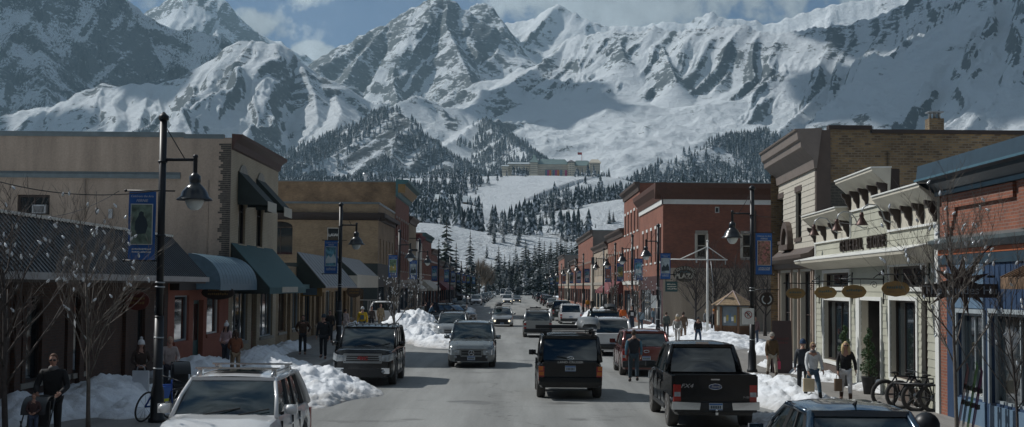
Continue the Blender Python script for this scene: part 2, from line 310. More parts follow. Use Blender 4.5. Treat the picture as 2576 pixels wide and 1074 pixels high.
# (points, slope, reach, rock, forest, gully amplitude, gully width)
RIDGES = [
 ([(280,110,7400),(330,60),(350,45),(372,24),(400,14),(430,-8),(480,-36),(540,-15),(572,2),(590,30),(605,55),(640,76),(690,104),(760,150),(830,210,7200)], 1.05, 1300, .62, 0, 60, 260),
 ([(480,-36,7400),(462,50),(440,110),(410,190,6700)], 1.0, 700, .5, 0, 40, 200),
 ([(560,0,7400),(545,80),(570,170,6700)], 1.0, 700, .6, 0, 40, 200),
 ([(-500,-420,4700),(-250,-330),(-80,-260),(80,-190),(200,-110),(290,-45),(335,30),(362,85),(395,140),(415,185),(440,240,4500)], 1.15, 2200, .45, .66, 45, 170),
 ([(80,-190,4650),(60,-40),(100,120),(120,250,4000)], 1.0, 700, .4, .66, 30, 150),
 ([(-300,300,3500),(-100,305),(0,292),(40,284),(95,272),(135,264),(165,255),(195,233),(258,212),(300,216),(380,209),(430,206),(470,184),(505,165),(535,150),(570,118),(600,106),(635,99),(672,108),(705,111),(738,130),(752,150),(768,170),(800,196),(835,232),(870,262),(930,292,3500)], .78, 750, .52, 0, 46, 120),
 ([(635,99,3500),(600,150),(545,215),(500,280),(430,350,3100)], .8, 500, .55, 0, 25, 90),
 ([(258,212,3500),(240,262),(215,320),(190,370,3120)], .85, 400, .45, 0, 22, 80),
 ([(385,209,3500),(365,260),(345,330,3200)], .85, 400, .35, 0, 22, 80),
 ([(120,266,3500),(90,310),(60,350,3250)], .85, 400, .4, 0, 22, 80),
 ([(752,150,3500),(790,230),(800,300),(760,360),(700,400,2900)], .8, 500, .3, 0, 20, 90),
 ([(840,235,3450),(860,280),(840,330,3000)], .7, 500, .35, 0, 20, 90),
 ([(720,190,5300),(760,168),(800,147),(850,116),(885,102),(930,75),(975,58),(1000,38),(1050,14),(1072,0),(1095,-14),(1128,-10),(1150,8),(1175,24),(1200,45),(1240,62),(1275,95),(1290,112,5100)], 1.1, 950, .74, 0, 60, 160),
 ([(1050,14,5200),(1022,80),(1005,140),(985,190),(1000,250,4500)], 1.15, 600, .75, 0, 30, 120),
 ([(1128,-10,5200),(1120,60),(1150,120),(1180,190),(1200,250,4450)], 1.1, 600, .66, 0, 30, 120),
 ([(975,58,5200),(930,110),(895,150),(870,200),(820,235,4500)], 1.05, 600, .72, 0, 30, 120),
 ([(930,75,5200),(870,130),(800,165,4900)], 1.05, 600, .7, 0, 30, 120),
 ([(1275,95,5150),(1240,140),(1180,190),(1140,230,4600)], 1.0, 500, .66, 0, 30, 120),
 ([(1165,40,5700),(1186,16),(1200,8),(1218,6),(1240,18),(1258,45),(1268,62),(1285,98),(1300,140,5400)], 1.3, 700, .62, 0, 25, 120),
 ([(1250,60,5900),(1310,52),(1345,46),(1372,24),(1402,8),(1425,20),(1445,32),(1480,48),(1530,66),(1570,62),(1640,70,5700)], .9, 900, .36, 0, 35, 140),
 ([(1402,8,5900),(1360,60),(1310,110),(1290,150,5300)], .9, 500, .45, 0, 25, 110),
 ([(1590,75,6300),(1640,58),(1680,52),(1725,58),(1765,38),(1790,27),(1822,45),(1880,48),(1940,60),(1985,42),(2040,24),(2100,8),(2180,-4),(2260,-20),(2400,-90,6000)], .9, 1200, .4, 0, 35, 150),
 ([(1425,98,4500),(1450,88),(1490,84),(1545,72),(1575,80),(1610,78),(1650,64),(1700,80),(1740,70),(1790,68),(1830,64),(1870,60),(1905,76),(1960,84),(2010,74),(2060,66),(2130,60),(2190,44),(2260,18),(2330,-30),(2420,-90,3900),(2560,-170),(2760,-260,3700)], .95, 820, .60, 0, 36, 90),
 ([(1428,98,4500),(1405,125),(1370,150),(1330,180),(1290,205),(1240,238),(1190,264,3950)], 1.0, 500, .5, 0, 26, 80),
 ([(1200,262,3960),(1165,272),(1130,270),(1085,252),(1048,238),(1020,250),(985,262),(940,262),(880,248),(820,230,3700)], .9, 350, .55, 0, 20, 70),
 ([(1428,98,4500),(1452,140),(1462,185),(1440,240),(1400,285),(1345,305),(1290,306),(1210,300,3400)], 1.25, 420, .62, .1, 22, 80),
 ([(1462,185,4200),(1490,240),(1500,300,3700)], 1.0, 300, .6, .0, 20, 80),
 ([(1545,72,4450),(1558,110),(1570,140,4150)], .9, 300, .7, 0, 20, 80),
 ([(1650,64,4450),(1662,110),(1680,150),(1700,200,3900)], .9, 300, .66, 0, 20, 80),
 ([(1790,68,4450),(1795,110),(1810,150,4150)], .9, 300, .75, 0, 20, 80),
 ([(1870,60,4450),(1880,110),(1850,160),(1800,220,3900)], .9, 300, .55, 0, 20, 80),
 ([(1990,78,4400),(2010,120),(1990,180),(1960,240,3800)], .9, 400, .6, 0, 20, 80),
 ([(2190,44,4300),(2160,110),(2110,190),(2030,265),(1960,330),(1900,380,3000)], .85, 600, .5, 0, 24, 90),
 ([(2260,18,4250),(2290,120),(2330,200),(2380,280,3500)], .85, 500, .5, 0, 24, 90),
 ([(2560,-170,3850),(2480,20),(2420,160),(2380,280),(2330,330,3200)], .9, 700, .45, 0, 24, 90),
 ([(2760,-200,3600),(2660,0),(2600,160),(2520,300),(2480,420,2700)], .9, 700, .45, 0.05, 24, 90),
 ([(560,520,2200),(620,480),(680,446),(740,402),(800,366),(850,340,2720)], .75, 600, .5, .78, 18, 70),
 ([(850,340,2720),(920,300),(960,284),(1008,284),(1040,312),(1085,356),(1130,400,2500)], .75, 700, .62, .40, 22, 70),
 ([(960,284,2850),(985,330),(985,390),(940,440,2300)], .7, 500, .5, .45, 14, 60),
 ([(1210,300,3400),(1175,328),(1130,360),(1070,388),(1010,412),(940,432,2600)], .62, 500, .12, .12, 10, 80),
 ([(1212,300,3400),(1245,325),(1290,360),(1345,400),(1400,425,2600)], .75, 450, .35, .5, 12, 60),
 ([(1560,470,2100),(1620,452),(1665,418),(1720,392),(1770,376),(1830,352),(1880,344),(1930,340),(1990,372),(2100,410,2500)], .55, 500, .05, .55, 8, 60),
 ([(2480,420,2400),(2540,400),(2600,370),(2700,330,2500)], .7, 500, .1, .9, 10, 60),
 ([(1980,470,2000),(2100,450),(2300,470),(2600,480,2000)], .5, 500, .1, .7, 10, 60),
]
# near hills: crest polylines on the valley side with gentle slopes
HILLS = [
 ([(700,500,1500),(820,474),(930,452),(1000,450),(1100,447),(1200,444),(1255,443),(1400,443),(1520,444),(1560,450),(1610,466),(1660,482),(1750,505),(1900,530),(2200,560,1300)], .30, 260),
 ([(1000,520,1050),(1060,500),(1100,505),(1140,540),(1170,575,800)], .30, 220),
 ([(1120,585,640),(1200,588),(1280,580),(1330,572),(1400,560),(1460,535),(1520,515),(1575,500),(1680,490),(1800,500,800)], .20, 200),
 ([(900,560,620),(1000,562),(1060,560),(1100,562),(1150,570),(1220,582,620)], .22, 150),
 ([(600,600,700),(800,560),(950,540),(1060,545,800)], .25, 200),
]
def seg_eval(P, X, Y):
    """nearest point on polyline: returns (dist, height, arc)"""
    best = np.full(X.shape, 1e12); hz = np.zeros(X.shape); ar = np.zeros(X.shape); acc = 0.0
    for a, b in zip(P[:-1], P[1:]):
        dx, dy = b.x-a.x, b.y-a.y; L2 = dx*dx+dy*dy+1e-9
        t = np.clip(((X-a.x)*dx+(Y-a.y)*dy)/L2, 0, 1)
        d = (X-a.x-t*dx)**2+(Y-a.y-t*dy)**2
        m = d < best; best = np.where(m, d, best); hz = np.where(m, a.z+t*(b.z-a.z), hz); ar = np.where(m, acc+t*math.sqrt(L2), ar)
        acc += math.sqrt(L2)
    return np.sqrt(best), hz, ar
def base_height(X, Y):
    t = np.clip((Y-455)/950, 0, 1)
    h = 8*np.clip((Y-470)/60, 0, 1)**1.2 + 96*t**1.25
    side = np.clip((np.abs(X)-60)/200, 0, 1)
    h = h + side*np.clip((Y-200)/300, 0, 1)*8
    h = h + np.clip((Y-1650)/1500, 0, 1)*70
    return h
_hn = {}
def terrain(X, Y):
    n1 = fbm(X/420, Y/420, 5, 3); n2 = fbm(X/60, Y/60, 4, 9)
    H = base_height(X, Y) + n1*14*np.clip((Y-480)/500, 0, 1)+n2*1.3*np.clip((Y-470)/100, 0, 1)
    rock = np.zeros(X.shape); forest = np.zeros(X.shape); Dm = np.full(X.shape, 1e6)
    for (pts, m, reach) in HILLS:
        P = polyline(pts); d, z, a = seg_eval(P, X, Y)
        c = z-m*reach*(1-np.exp(-(d/reach)**1.6))-0.03*d+n2*1.0
        H = np.where(c > H, c, H)
    wx = X+60*fbm(X/300, Y/300, 3, 41); wy = Y+60*fbm(X/300+7, Y/300, 3, 43)
    rg = ridged(wx/520, wy/520, 6, 5, .55); fine = fbm(X/45, Y/45, 4, 77)
    far = Y > 1700
    Xf, Yf = X[far], Y[far]; Hf = H[far]; rk = rock[far]; fo = forest[far]; Df = Dm[far]; rgf = rg[far]; ff = fine[far]; wxf = wx[far]; wyf = wy[far]
    for i, (pts, m, reach, rock_, for_, ga, gw) in enumerate(RIDGES):
        P = polyline(pts); sel = np.ones(Xf.shape, bool)
        xs = [p.x for p in P]; ys = [p.y for p in P]; zs = max(p.z for p in P); pad = 2700 if reach > 690 else reach*2+1300; MS = .82
        sel = (Xf > min(xs)-pad) & (Xf < max(xs)+pad) & (Yf > min(ys)-pad) & (Yf < max(ys)+pad)
        x = Xf[sel]; y = Yf[sel]; dj, z, a = seg_eval(P, x, y)
        drop = MS*m*reach*(1-np.exp(-dj/reach))+0.04*dj+.28*np.maximum(0, dj-1.4*reach)
        w0 = 1-np.exp(-dj/130.0); ii = np.nonzero(sel)[0]; cand = z-drop+w0*(ga*.75+25)+26 > Hf[ii]
        ii = ii[cand]; x = x[cand]; y = y[cand]; dj = dj[cand]; z = z[cand]; a = a[cand]; w = w0[cand]; drop = drop[cand]
        if len(ii) == 0: continue
        g = ridged(a/gw+ .35*pnoise(dj/160, a/200, 3), dj/900+i*7.3, 3, 11+i, .55)
        c = z-drop+ga*w*1.9*(g-.62)+rgf[ii]*55*w-34*w+ff[ii]*(4+5*w)*min(1, reach/600)+8*(pnoise(a/35, a*0, 5+i))*(1-w)
        hs = Hf[ii]; up = c > hs; Hf[ii] = np.where(up, c, hs)
        rk[ii] = np.where(up, rock_+(g-.6)*.35-.12*np.clip(dj/700, 0, 1.5)+.20*np.exp(-dj/110), rk[ii]); fo[ii] = np.where(up, for_, fo[ii])
    low = np.clip((Y-500)/85, 0, 1)**.8
    H[far] = Hf; rock[far] = rk; forest[far] = fo; Dm[far] = Df
    H = np.where(Y < 590, H*low, H)
    return H, rock, forest, Dm
NCOL, NROW = 1000, 900
def make_terrain():
    ang = np.linspace(-0.47, 0.47, NCOL); tx = np.tan(ang)
    rr = np.concatenate([np.linspace(490, 1700, 240)[:-1], np.geomspace(1700, 8600, NROW-239)])
    Yg, Tg = np.meshgrid(rr, tx, indexing='ij'); Xg = Yg*Tg
    H, rock, forest, Dm = terrain(Xg, Yg)
    # slope
    dy = np.gradient(H, axis=0)/np.gradient(Yg, axis=0); dx = np.gradient(H, axis=1)/np.gradient(Xg, axis=1)
    dy = dy-dx*Tg
    sl = np.sqrt(dx*dx+dy*dy)
    n = fbm(Xg/150, Yg/150, 5, 61, .6)
    r = (sl-1.22)*.75+(rock-.62)*1.3+n*.9+.10
    r = np.where(Yg < 1700, -1, r); rockv = np.clip(r*1.2+.5, 0, 1)
    global FOREST_FN
    fn = fbm(Xg/120, Yg/120, 4, 23, .6)
    fo = np.clip(forest*.8+fn*.9*np.clip(forest*2.2, 0, 1)-.08, 0, 1)*(forest > .2)
    tree_line = np.clip((1400-H)/250, 0, 1)
    forv = fo
    idx = np.arange(NROW*NCOL).reshape(NROW, NCOL)
    f = np.stack([idx[:-1, :-1], idx[:-1, 1:], idx[1:, 1:], idx[1:, :-1]], -1).reshape(-1, 4)
    V = np.stack([Xg, Yg, H], -1).reshape(-1, 3)
    o = npmesh('mountains', V, f, mountain_mat(), True); tag(o, kind='structure')
    at_ = o.data.attributes.new('cover', 'FLOAT_COLOR', 'POINT')
    c = np.stack([rockv, forv, np.clip(forest, 0, 1), np.ones_like(rockv)], -1).reshape(-1, 4).astype(np.float32); at_.data.foreach_set('color', c.ravel())
    return rr, tx, H, sl, forv, forest, rockv
def mountain_mat():
    m, nt, b = nodemat('mountain_snow_rock'); N = nt.nodes; L = nt.links
    tc = N.new('ShaderNodeTexCoord'); at_ = N.new('ShaderNodeAttribute'); at_.attribute_name = 'cover'; sp = N.new('ShaderNodeSeparateColor'); L.new(at_.outputs['Color'], sp.inputs[0])
    def noise(scale, sx, sy, sz, det=6, rough=.6):
        mp = N.new('ShaderNodeMapping'); mp.inputs['Scale'].default_value = (sx, sy, sz); L.new(tc.outputs['Object'], mp.inputs[0])
        n = N.new('ShaderNodeTexNoise'); n.inputs['Scale'].default_value = scale; n.inputs['Detail'].default_value = det; n.inputs['Roughness'].default_value = rough; L.new(mp.outputs[0], n.inputs['Vector']); return n.outputs['Fac']
    def mth(op, a, b_=None):
        n = N.new('ShaderNodeMath'); n.operation = op
        for i, q in enumerate((a, b_)):
            if q is None: continue
            if hasattr(q, 'type'): L.new(q, n.inputs[i])
            else: n.inputs[i].default_value = q
        return n.outputs[0]
    def step(x, a, b_):
        n = N.new('ShaderNodeMapRange'); n.interpolation_type = 'SMOOTHSTEP'; n.inputs[1].default_value = a; n.inputs[2].default_value = b_; L.new(x, n.inputs[0]); return n.outputs[0]
    n1 = noise(1, .02, .02, .045, 9, .76); n2 = noise(1, .006, .006, .012, 6); n4 = noise(1, .055, .055, .11, 6, .75)
    rk = mth('ADD', mth('ADD', sp.outputs[0], mth('MULTIPLY', mth('SUBTRACT', n1, .5), 2.6)), mth('MULTIPLY', mth('SUBTRACT', n4, .5), 2.2))
    rk = mth('MULTIPLY', step(rk, .54, .80), .95)
    nf = noise(1, .16, .11, .035, 6, .85)
    fo = mth('ADD', sp.outputs[1], mth('MULTIPLY', mth('SUBTRACT', nf, .5), 2.4)); fo = step(fo, .42, .66)
    fo = mth('MULTIPLY', fo, step(sp.outputs[1], 0.02, .1))
    rc = N.new('ShaderNodeMix'); rc.data_type = 'RGBA'; L.new(n2, rc.inputs[0]); rc.inputs[6].default_value = (.045, .066, .078, 1); rc.inputs[7].default_value = (.13, .16, .17, 1)
    m1 = N.new('ShaderNodeMix'); m1.data_type = 'RGBA'; L.new(rk, m1.inputs[0]); m1.inputs[6].default_value = (.82, .88, .92, 1); L.new(rc.outputs[2], m1.inputs[7])
    m2 = N.new('ShaderNodeMix'); m2.data_type = 'RGBA'; L.new(fo, m2.inputs[0]); L.new(m1.outputs[2], m2.inputs[6]); m2.inputs[7].default_value = (.035, .058, .072, 1)
    L.new(m2.outputs[2], b.inputs['Base Color']); b.inputs['Roughness'].default_value = .75; b.inputs['Specular IOR Level'].default_value = .15
    bp = N.new('ShaderNodeBump'); bp.inputs['Strength'].default_value = 1.0; bp.inputs['Distance'].default_value = 16; L.new(n1, bp.inputs['Height']); b2 = N.new('ShaderNodeBump'); b2.inputs['Strength'].default_value = 1.0; b2.inputs['Distance'].default_value = 9; L.new(n4, b2.inputs['Height']); L.new(bp.outputs[0], b2.inputs['Normal']); L.new(b2.outputs[0], b.inputs['Normal'])
    return m
TR = make_terrain()

# ------------------------------------------------------------------ air and clouds
def make_haze():
    mb = MB(); mb.box(-4700, 4700, -120, 8700, -1.2, 2100); m = bpy.data.materials.new('haze_air'); m.use_nodes = True; nt = m.node_tree; nt.nodes.clear(); o = nt.nodes.new('ShaderNodeOutputMaterial'); v = nt.nodes.new('ShaderNodeVolumePrincipled')
    v.inputs['Color'].default_value = (.55, .82, 1.0, 1); v.inputs['Density'].default_value = 6.0e-5; v.inputs['Anisotropy'].default_value = .1; nt.links.new(v.outputs[0], o.inputs['Volume'])
    h = mb.build('haze', m); tag(h, 'thin blue mountain air filling the valley', 'haze', kind='stuff')
make_haze()
def make_shade_clouds():  # unseen puffs above the frame, placed so their shadows darken the slopes
    mb = MB(); rn = random.Random(9)
    for (cx, cy, cz, rx, ry, n) in ((-1250, 4250, 2900, 470, 480, 60), (-470, 4950, 2900, 620, 450, 70), (-1350, 3780, 2900, 480, 340, 50), (-3500, 5300, 2900, 700, 950, 80), (-2200, 4960, 2900, 110, 240, 16)):
        for i in range(n):
            a = rn.uniform(0, 6.28); u = rn.random()**.6; mb.ball((cx+rx*u*math.cos(a), cy+ry*u*math.sin(a), cz+rn.uniform(-60, 60)), rn.uniform(90, 230)*(1.15-.6*u), 10, (1, 1, .5), .12, rn)
    o = mb.build('clouds', mat('cloud_white', (.85, .86, .88), rough=1, spec=0)); tag(o, 'unseen clouds above the frame, placed to shade the mountains', 'clouds', kind='stuff')
make_shade_clouds()
# ------------------------------------------------------------------ shared materials
def zf(x0, y0, k):
    k2 = 1/(k*1.4876)
    return lambda x, y: (x0/1.4876+x*k2, y0/1.4876+y*k2)
Z1 = zf(0, 400, 1.79); Z2 = zf(0, 1000, 1.796); Z3 = zf(900, 600, 1.9525); Z4 = zf(900, 1050, 1.96); Z5 = zf(1550, 800, 2.386)
Z6 = zf(1900, 1050, 1.96); Z7 = zf(2200, 650, 2.1475); Z8 = zf(2800, 400, 1.79); ZR = zf(2800, 950, 1.657)
GLASS = mat('window_glass', (.012, .017, .02), rough=.04, var=.3, scale=.6, spec=.9)
CARGLASS = mat('car_glass', (.010, .020, .024), rough=.03, var=.2, spec=.8, coat=.5)
BLACKM = mat('black_metal', (.007, .009, .012), rough=.42, var=.2, spec=.4)
BLACKP = mat('black_plastic', (.018, .019, .02), rough=.55, var=.15)
RUBBER = mat('rubber', (.016, .016, .017), rough=.85, bump=.3, bscale=30, dirt=.5)
CHROME = mat('chrome', (.62, .65, .67), rough=.16, metal=1, var=.05)
ALLOY = mat('alloy', (.42, .43, .44), rough=.35, metal=.9, var=.1, dirt=.4)
WHITE = mat('white_paint', (.66, .67, .64), rough=.5, var=.06)
CREAM = mat('cream_paint', (.50, .47, .39), rough=.6, var=.08)
SIDING = mat('sage_siding', (.37, .37, .30), rough=.7, var=.1, scale=1.2)
SIDINGC = mat('cream_siding', (.52, .49, .41), rough=.7, var=.1, scale=1.2)
BROWN = mat('brown_trim', (.085, .062, .05), rough=.6, var=.12)
DKBROWN = mat('dark_brown', (.028, .018, .014), rough=.6, var=.15)
BEIGE = stucco('beige_stucco', (.33, .268, .212), .3); BEIGE2 = stucco('tan_render', (.36, .30, .235))
SALMON = stucco('salmon_render', (.30, .105, .068), .15); GREYREN = stucco('grey_render', (.17, .155, .14)); REDREN = stucco('red_render', (.22, .055, .045), .15)
BR_Y = brickmat('yellow_brick', (.38, .275, .155), (.29, .20, .115), (.26, .21, .15))
BR_YB = brickmat('brown_yellow_brick', (.27, .18, .085), (.10, .068, .04), (.19, .16, .115), bw=.25, bh=.095, msz=.018, stain=.4)
BR_O = brickmat('orange_brick', (.27, .088, .045), (.18, .058, .033), (.22, .14, .11), stain=.3)
BR_OD = brickmat('ochre_brick', (.26, .165, .085), (.18, .11, .055), (.16, .12, .08), stain=.55)
BR_R = brickmat('red_brick', (.27, .085, .047), (.19, .058, .036), (.19, .12, .09), stain=.25)
BR_P = brickmat('pale_painted_brick', (.46, .38, .27), (.42, .345, .24), (.33, .28, .21), stain=.15)
BR_D = brickmat('dark_brick', (.09, .045, .028), (.06, .032, .022), (.07, .05, .04))
STONE = stucco('grey_stone', (.30, .28, .24)); FLASH = mat('grey_flashing', (.13, .165, .175), rough=.4, metal=.3, var=.15)
SLATE = mat('dark_corrugated_metal', (.035, .038, .042), rough=.4, metal=.4, var=.25, scale=1.5)
TEAL = mat('teal_canvas', (.045, .105, .11), rough=.8, var=.12, scale=4, bump=.1); BLUEC = mat('blue_canvas', (.10, .17, .215), rough=.5, var=.15, scale=4, bump=.1)
DKCANV = mat('dark_canvas', (.022, .032, .03), rough=.8, var=.15); GREYCANV = mat('grey_metal_awning', (.16, .165, .17), rough=.5, var=.15); CREAMC = mat('cream_canvas', (.45, .42, .35), rough=.7, var=.08)
MAROON = mat('maroon_canvas', (.14, .03, .035), rough=.8); BLUEW = mat('blue_painted_wood', (.016, .042, .095), rough=.6, var=.12); LBLUEW = mat('light_blue_wood', (.10, .165, .24), rough=.6, var=.1)
NAVY = mat('navy_trim', (.022, .045, .065), rough=.45, var=.15); ORANGEW = mat('orange_trim', (.33, .09, .03), rough=.6); WOOD = mat('weathered_wood', (.17, .105, .06), rough=.75, var=.25, scale=6); GREYW = mat('grey_window_wood', (.28, .32, .34), rough=.6)
SIGNY = mat('ochre_sign', (.23, .145, .05), rough=.5, var=.12); BANB = mat('banner_blue', (.012, .09, .30), rough=.6, var=.08); GALV = mat('galvanised', (.33, .35, .36), rough=.4, metal=.6, var=.15)
INTER = mat('shop_interior', (.02, .018, .016), rough=.9, var=.4)
def snowmat(name, col=(.80, .84, .88), dirt=.25, sc=1.0):
    m, nt, b = nodemat(name); N = nt.nodes; L = nt.links
    g = N.new('ShaderNodeNewGeometry'); n1 = N.new('ShaderNodeTexNoise'); n1.inputs['Scale'].default_value = 3.2*sc; n1.inputs['Detail'].default_value = 9; n1.inputs['Roughness'].default_value = .65; L.new(g.outputs['Position'], n1.inputs['Vector'])
    n2 = N.new('ShaderNodeTexNoise'); n2.inputs['Scale'].default_value = .9*sc; n2.inputs['Detail'].default_value = 8; L.new(g.outputs['Position'], n2.inputs['Vector'])
    mr = N.new('ShaderNodeMapRange'); mr.inputs[1].default_value = .52; mr.inputs[2].default_value = .72; mr.inputs[4].default_value = dirt; L.new(n2.outputs['Fac'], mr.inputs[0])
    mi = N.new('ShaderNodeMix'); mi.data_type = 'RGBA'; mi.inputs[6].default_value = (*col, 1); mi.inputs[7].default_value = (.30, .285, .26, 1)
    sz = N.new('ShaderNodeSeparateXYZ'); L.new(g.outputs['Position'], sz.inputs[0]); ft = N.new('ShaderNodeMapRange'); ft.inputs[1].default_value = .34; ft.inputs[2].default_value = .02; ft.inputs[4].default_value = 1.3 if sc > .5 else 0; L.new(sz.outputs['Z'], ft.inputs[0])
    fm = N.new('ShaderNodeMath'); fm.operation = 'MULTIPLY'; L.new(ft.outputs[0], fm.inputs[0]); L.new(n1.outputs['Fac'], fm.inputs[1]); fa = N.new('ShaderNodeMath'); fa.operation = 'ADD'; fa.use_clamp = True; L.new(fm.outputs[0], fa.inputs[0]); L.new(mr.outputs[0], fa.inputs[1]); L.new(fa.outputs[0], mi.inputs[0])
    L.new(mi.outputs[2], b.inputs['Base Color']); b.inputs['Roughness'].default_value = .7; b.inputs['Specular IOR Level'].default_value = .2
    bp = N.new('ShaderNodeBump'); bp.inputs['Strength'].default_value = .8; bp.inputs['Distance'].default_value = .12/sc; L.new(n1.outputs['Fac'], bp.inputs['Height']); L.new(bp.outputs[0], b.inputs['Normal'])
    return m
SNOW = snowmat('pile_snow', col=(.74, .77, .80), dirt=.6); SNOWG = snowmat('ground_snow', dirt=.15, sc=.2)
def roadmat(name, base, patch, tracks=True):
    m, nt, b = nodemat(name); N = nt.nodes; L = nt.links
    g = N.new('ShaderNodeNewGeometry')
    def noise(sc, mp=(1, 1, 1), det=6, ro=.6):
        q = N.new('ShaderNodeMapping'); q.inputs['Scale'].default_value = mp; L.new(g.outputs['Position'], q.inputs[0])
        n = N.new('ShaderNodeTexNoise'); n.inputs['Scale'].default_value = sc; n.inputs['Detail'].default_value = det; n.inputs['Roughness'].default_value = ro; L.new(q.outputs[0], n.inputs['Vector']); return n.outputs['Fac']
    def rng(x, a, b_, c, d):
        n = N.new('ShaderNodeMapRange'); n.interpolation_type = 'SMOOTHSTEP'
        for i, v in enumerate((a, b_, c, d)): n.inputs[i+1].default_value = v
        L.new(x, n.inputs[0]); return n.outputs[0]
    def mul(a, b_):
        n = N.new('ShaderNodeMath'); n.operation = 'MULTIPLY'; L.new(a, n.inputs[0]); L.new(b_, n.inputs[1]); return n.outputs[0]
    f = mul(rng(noise(.35, (1.6, .22, 1), 8), .3, .7, .82, 1.14), rng(noise(16, det=8, ro=.75), .25, .75, .78, 1.2))
    f = mul(f, rng(noise(.22, (2.6, .10, 1), 5), .35, .65, .80, 1.14))
    pt = rng(noise(.45, (.6, .9, 1), 7), .60, .66, 0, .7)
    cr = N.new('ShaderNodeTexVoronoi'); cr.feature = 'DISTANCE_TO_EDGE'; cr.inputs['Scale'].default_value = .16; 
    wv = N.new('ShaderNodeVectorMath'); wv.operation = 'ADD'; nn = N.new('ShaderNodeTexNoise'); nn.inputs['Scale'].default_value = .6; nn.inputs['Detail'].default_value = 6; L.new(g.outputs['Position'], nn.inputs['Vector'])
    sc2 = N.new('ShaderNodeVectorMath'); sc2.operation = 'SCALE'; sc2.inputs['Scale'].default_value = 3.0; L.new(nn.outputs['Color'], sc2.inputs[0]); L.new(g.outputs['Position'], wv.inputs[0]); L.new(sc2.outputs[0], wv.inputs[1]); L.new(wv.outputs[0], cr.inputs['Vector'])
    ck = rng(cr.outputs['Distance'], 0, .006, .55, 1)
    f = mul(f, ck)
    sv = N.new('ShaderNodeVectorMath'); sv.operation = 'SCALE'; sv.inputs[0].default_value = base; L.new(f, sv.inputs['Scale'])
    mi = N.new('ShaderNodeMix'); mi.data_type = 'RGBA'; L.new(pt, mi.inputs[0]); L.new(sv.outputs[0], mi.inputs[6]); mi.inputs[7].default_value = (*patch, 1); L.new(mi.outputs[2], b.inputs['Base Color'])
    L.new(rng(noise(.45, (.6, .9, 1), 7), .62, .72, .85, .45), b.inputs['Roughness'])
    bp = N.new('ShaderNodeBump'); bp.inputs['Strength'].default_value = .5; bp.inputs['Distance'].default_value = .012; L.new(noise(45, det=4), bp.inputs['Height']); L.new(bp.outputs[0], b.inputs['Normal'])
    return m
ROAD = roadmat('dusty_asphalt', (.215, .22, .212), (.085, .085, .082)); WALK = roadmat('sidewalk_concrete', (.21, .20, .185), (.06, .06, .06))
# ------------------------------------------------------------------ ground
def strip(name, pts, z, m, th=None):
    mb = MB(); mb.prism([(x, y, z) for x, y in pts], (0, 0, -(th or .5))); return tag(mb.build(name, m), kind='structure')
tag(MB().add([(-900, -900, -.03), (900, -900, -.03), (900, 500, -.03), (-900, 500, -.03)], [(0, 1, 2, 3)]).build('ground', SNOWG), kind='structure')
def rect(x0, x1, y0, y1): return [(x0, y0), (x1, y0), (x1, y1), (x0, y1)]
tag(MB().add([(-7.7, -160, 0), (7.7, -160, 0), (7.7, 520, 0), (-7.7, 520, 0)], [(0, 1, 2, 3)]).add([(-90, 110.5, .0), (-7.7, 110.5, 0), (-7.7, 122.5, 0), (-90, 122.5, 0)], [(0, 1, 2, 3)]).build('road', ROAD), kind='structure')
CURBM = stucco('curb_concrete', (.26, .25, .23))
for nm, (x0, x1, y0, y1) in {'sidewalk_left': (-12.6, -7.85, -50, 109.9), 'sidewalk_left_far': (-12.6, -7.85, 123.1, 470), 'sidewalk_right': (7.85, 13.4, -50, 470), 'plaza_ground': (13.4, 60, 61, 102)}.items():
    strip(nm, rect(x0, x1, min(y0, y0 if y0 > 0 else -160), y1), .15, WALK)
for nm, (x0, x1, y0, y1) in {'curb_left': (-7.849, -7.62, -50, 109.9), 'curb_left_far': (-7.849, -7.62, 123.1, 470), 'curb_right': (7.62, 7.849, -50, 470)}.items():
    strip(nm, rect(x0, x1, y0, y1), .153, CURBM)
# ------------------------------------------------------------------ snow piles
def pile(cx, cy, rx, ry, h, rot=0, seed=0, label='', lump=.18, n=56, z=0.0, group='ploughed snow piles', pw=1.0):
    t = np.linspace(-1.25, 1.25, n); X, Y = np.meshgrid(t, t); r = np.sqrt(X*X+Y*Y)
    th = np.arctan2(Y, X); edge = 1+.22*pnoise(np.cos(th)*1.7+seed, np.sin(th)*1.7, seed)
    q = r/edge
    b = np.clip(1-q, 0, 1)**(.8*pw); xs = X*rx; ys = Y*ry
    L1 = ridged(xs/.85+seed*3, ys/.85, 3, seed, .6)-.6; L2 = fbm(xs/.28, ys/.28, 3, seed+9); L0 = fbm(xs/1.6+seed, ys/1.6, 3, seed+3)
    L3 = ridged(xs/.35+seed, ys/.35, 2, seed+4, .6)-.6
    z_ = (.62 if z < .1 else .50)*h*b**.9*(1+.55*L0)+(L1*lump*.75+L2*lump*.45+L3*lump*.35)*np.clip(b*5, 0, 1)-.05*(b <= 0)
    c, s = math.cos(rot), math.sin(rot)
    V = np.stack([cx+xs*c-ys*s, cy+xs*s+ys*c, z+z_], -1).reshape(-1, 3)
    keep = (q < 1.02); idx = np.arange(n*n).reshape(n, n)
    f = np.stack([idx[:-1, :-1], idx[:-1, 1:], idx[1:, 1:], idx[1:, :-1]], -1).reshape(-1, 4)
    kf = keep.ravel()[f].any(1); f = f[kf]
    used = np.unique(f); mp = np.full(n*n, -1); mp[used] = np.arange(len(used))
    V = V[used]-np.array([cx, cy, z])
    o = npmesh('snow_pile', V, mp[f], SNOW, True); o.location = (cx, cy, z)
    return tag(o, label, 'snow pile', group)

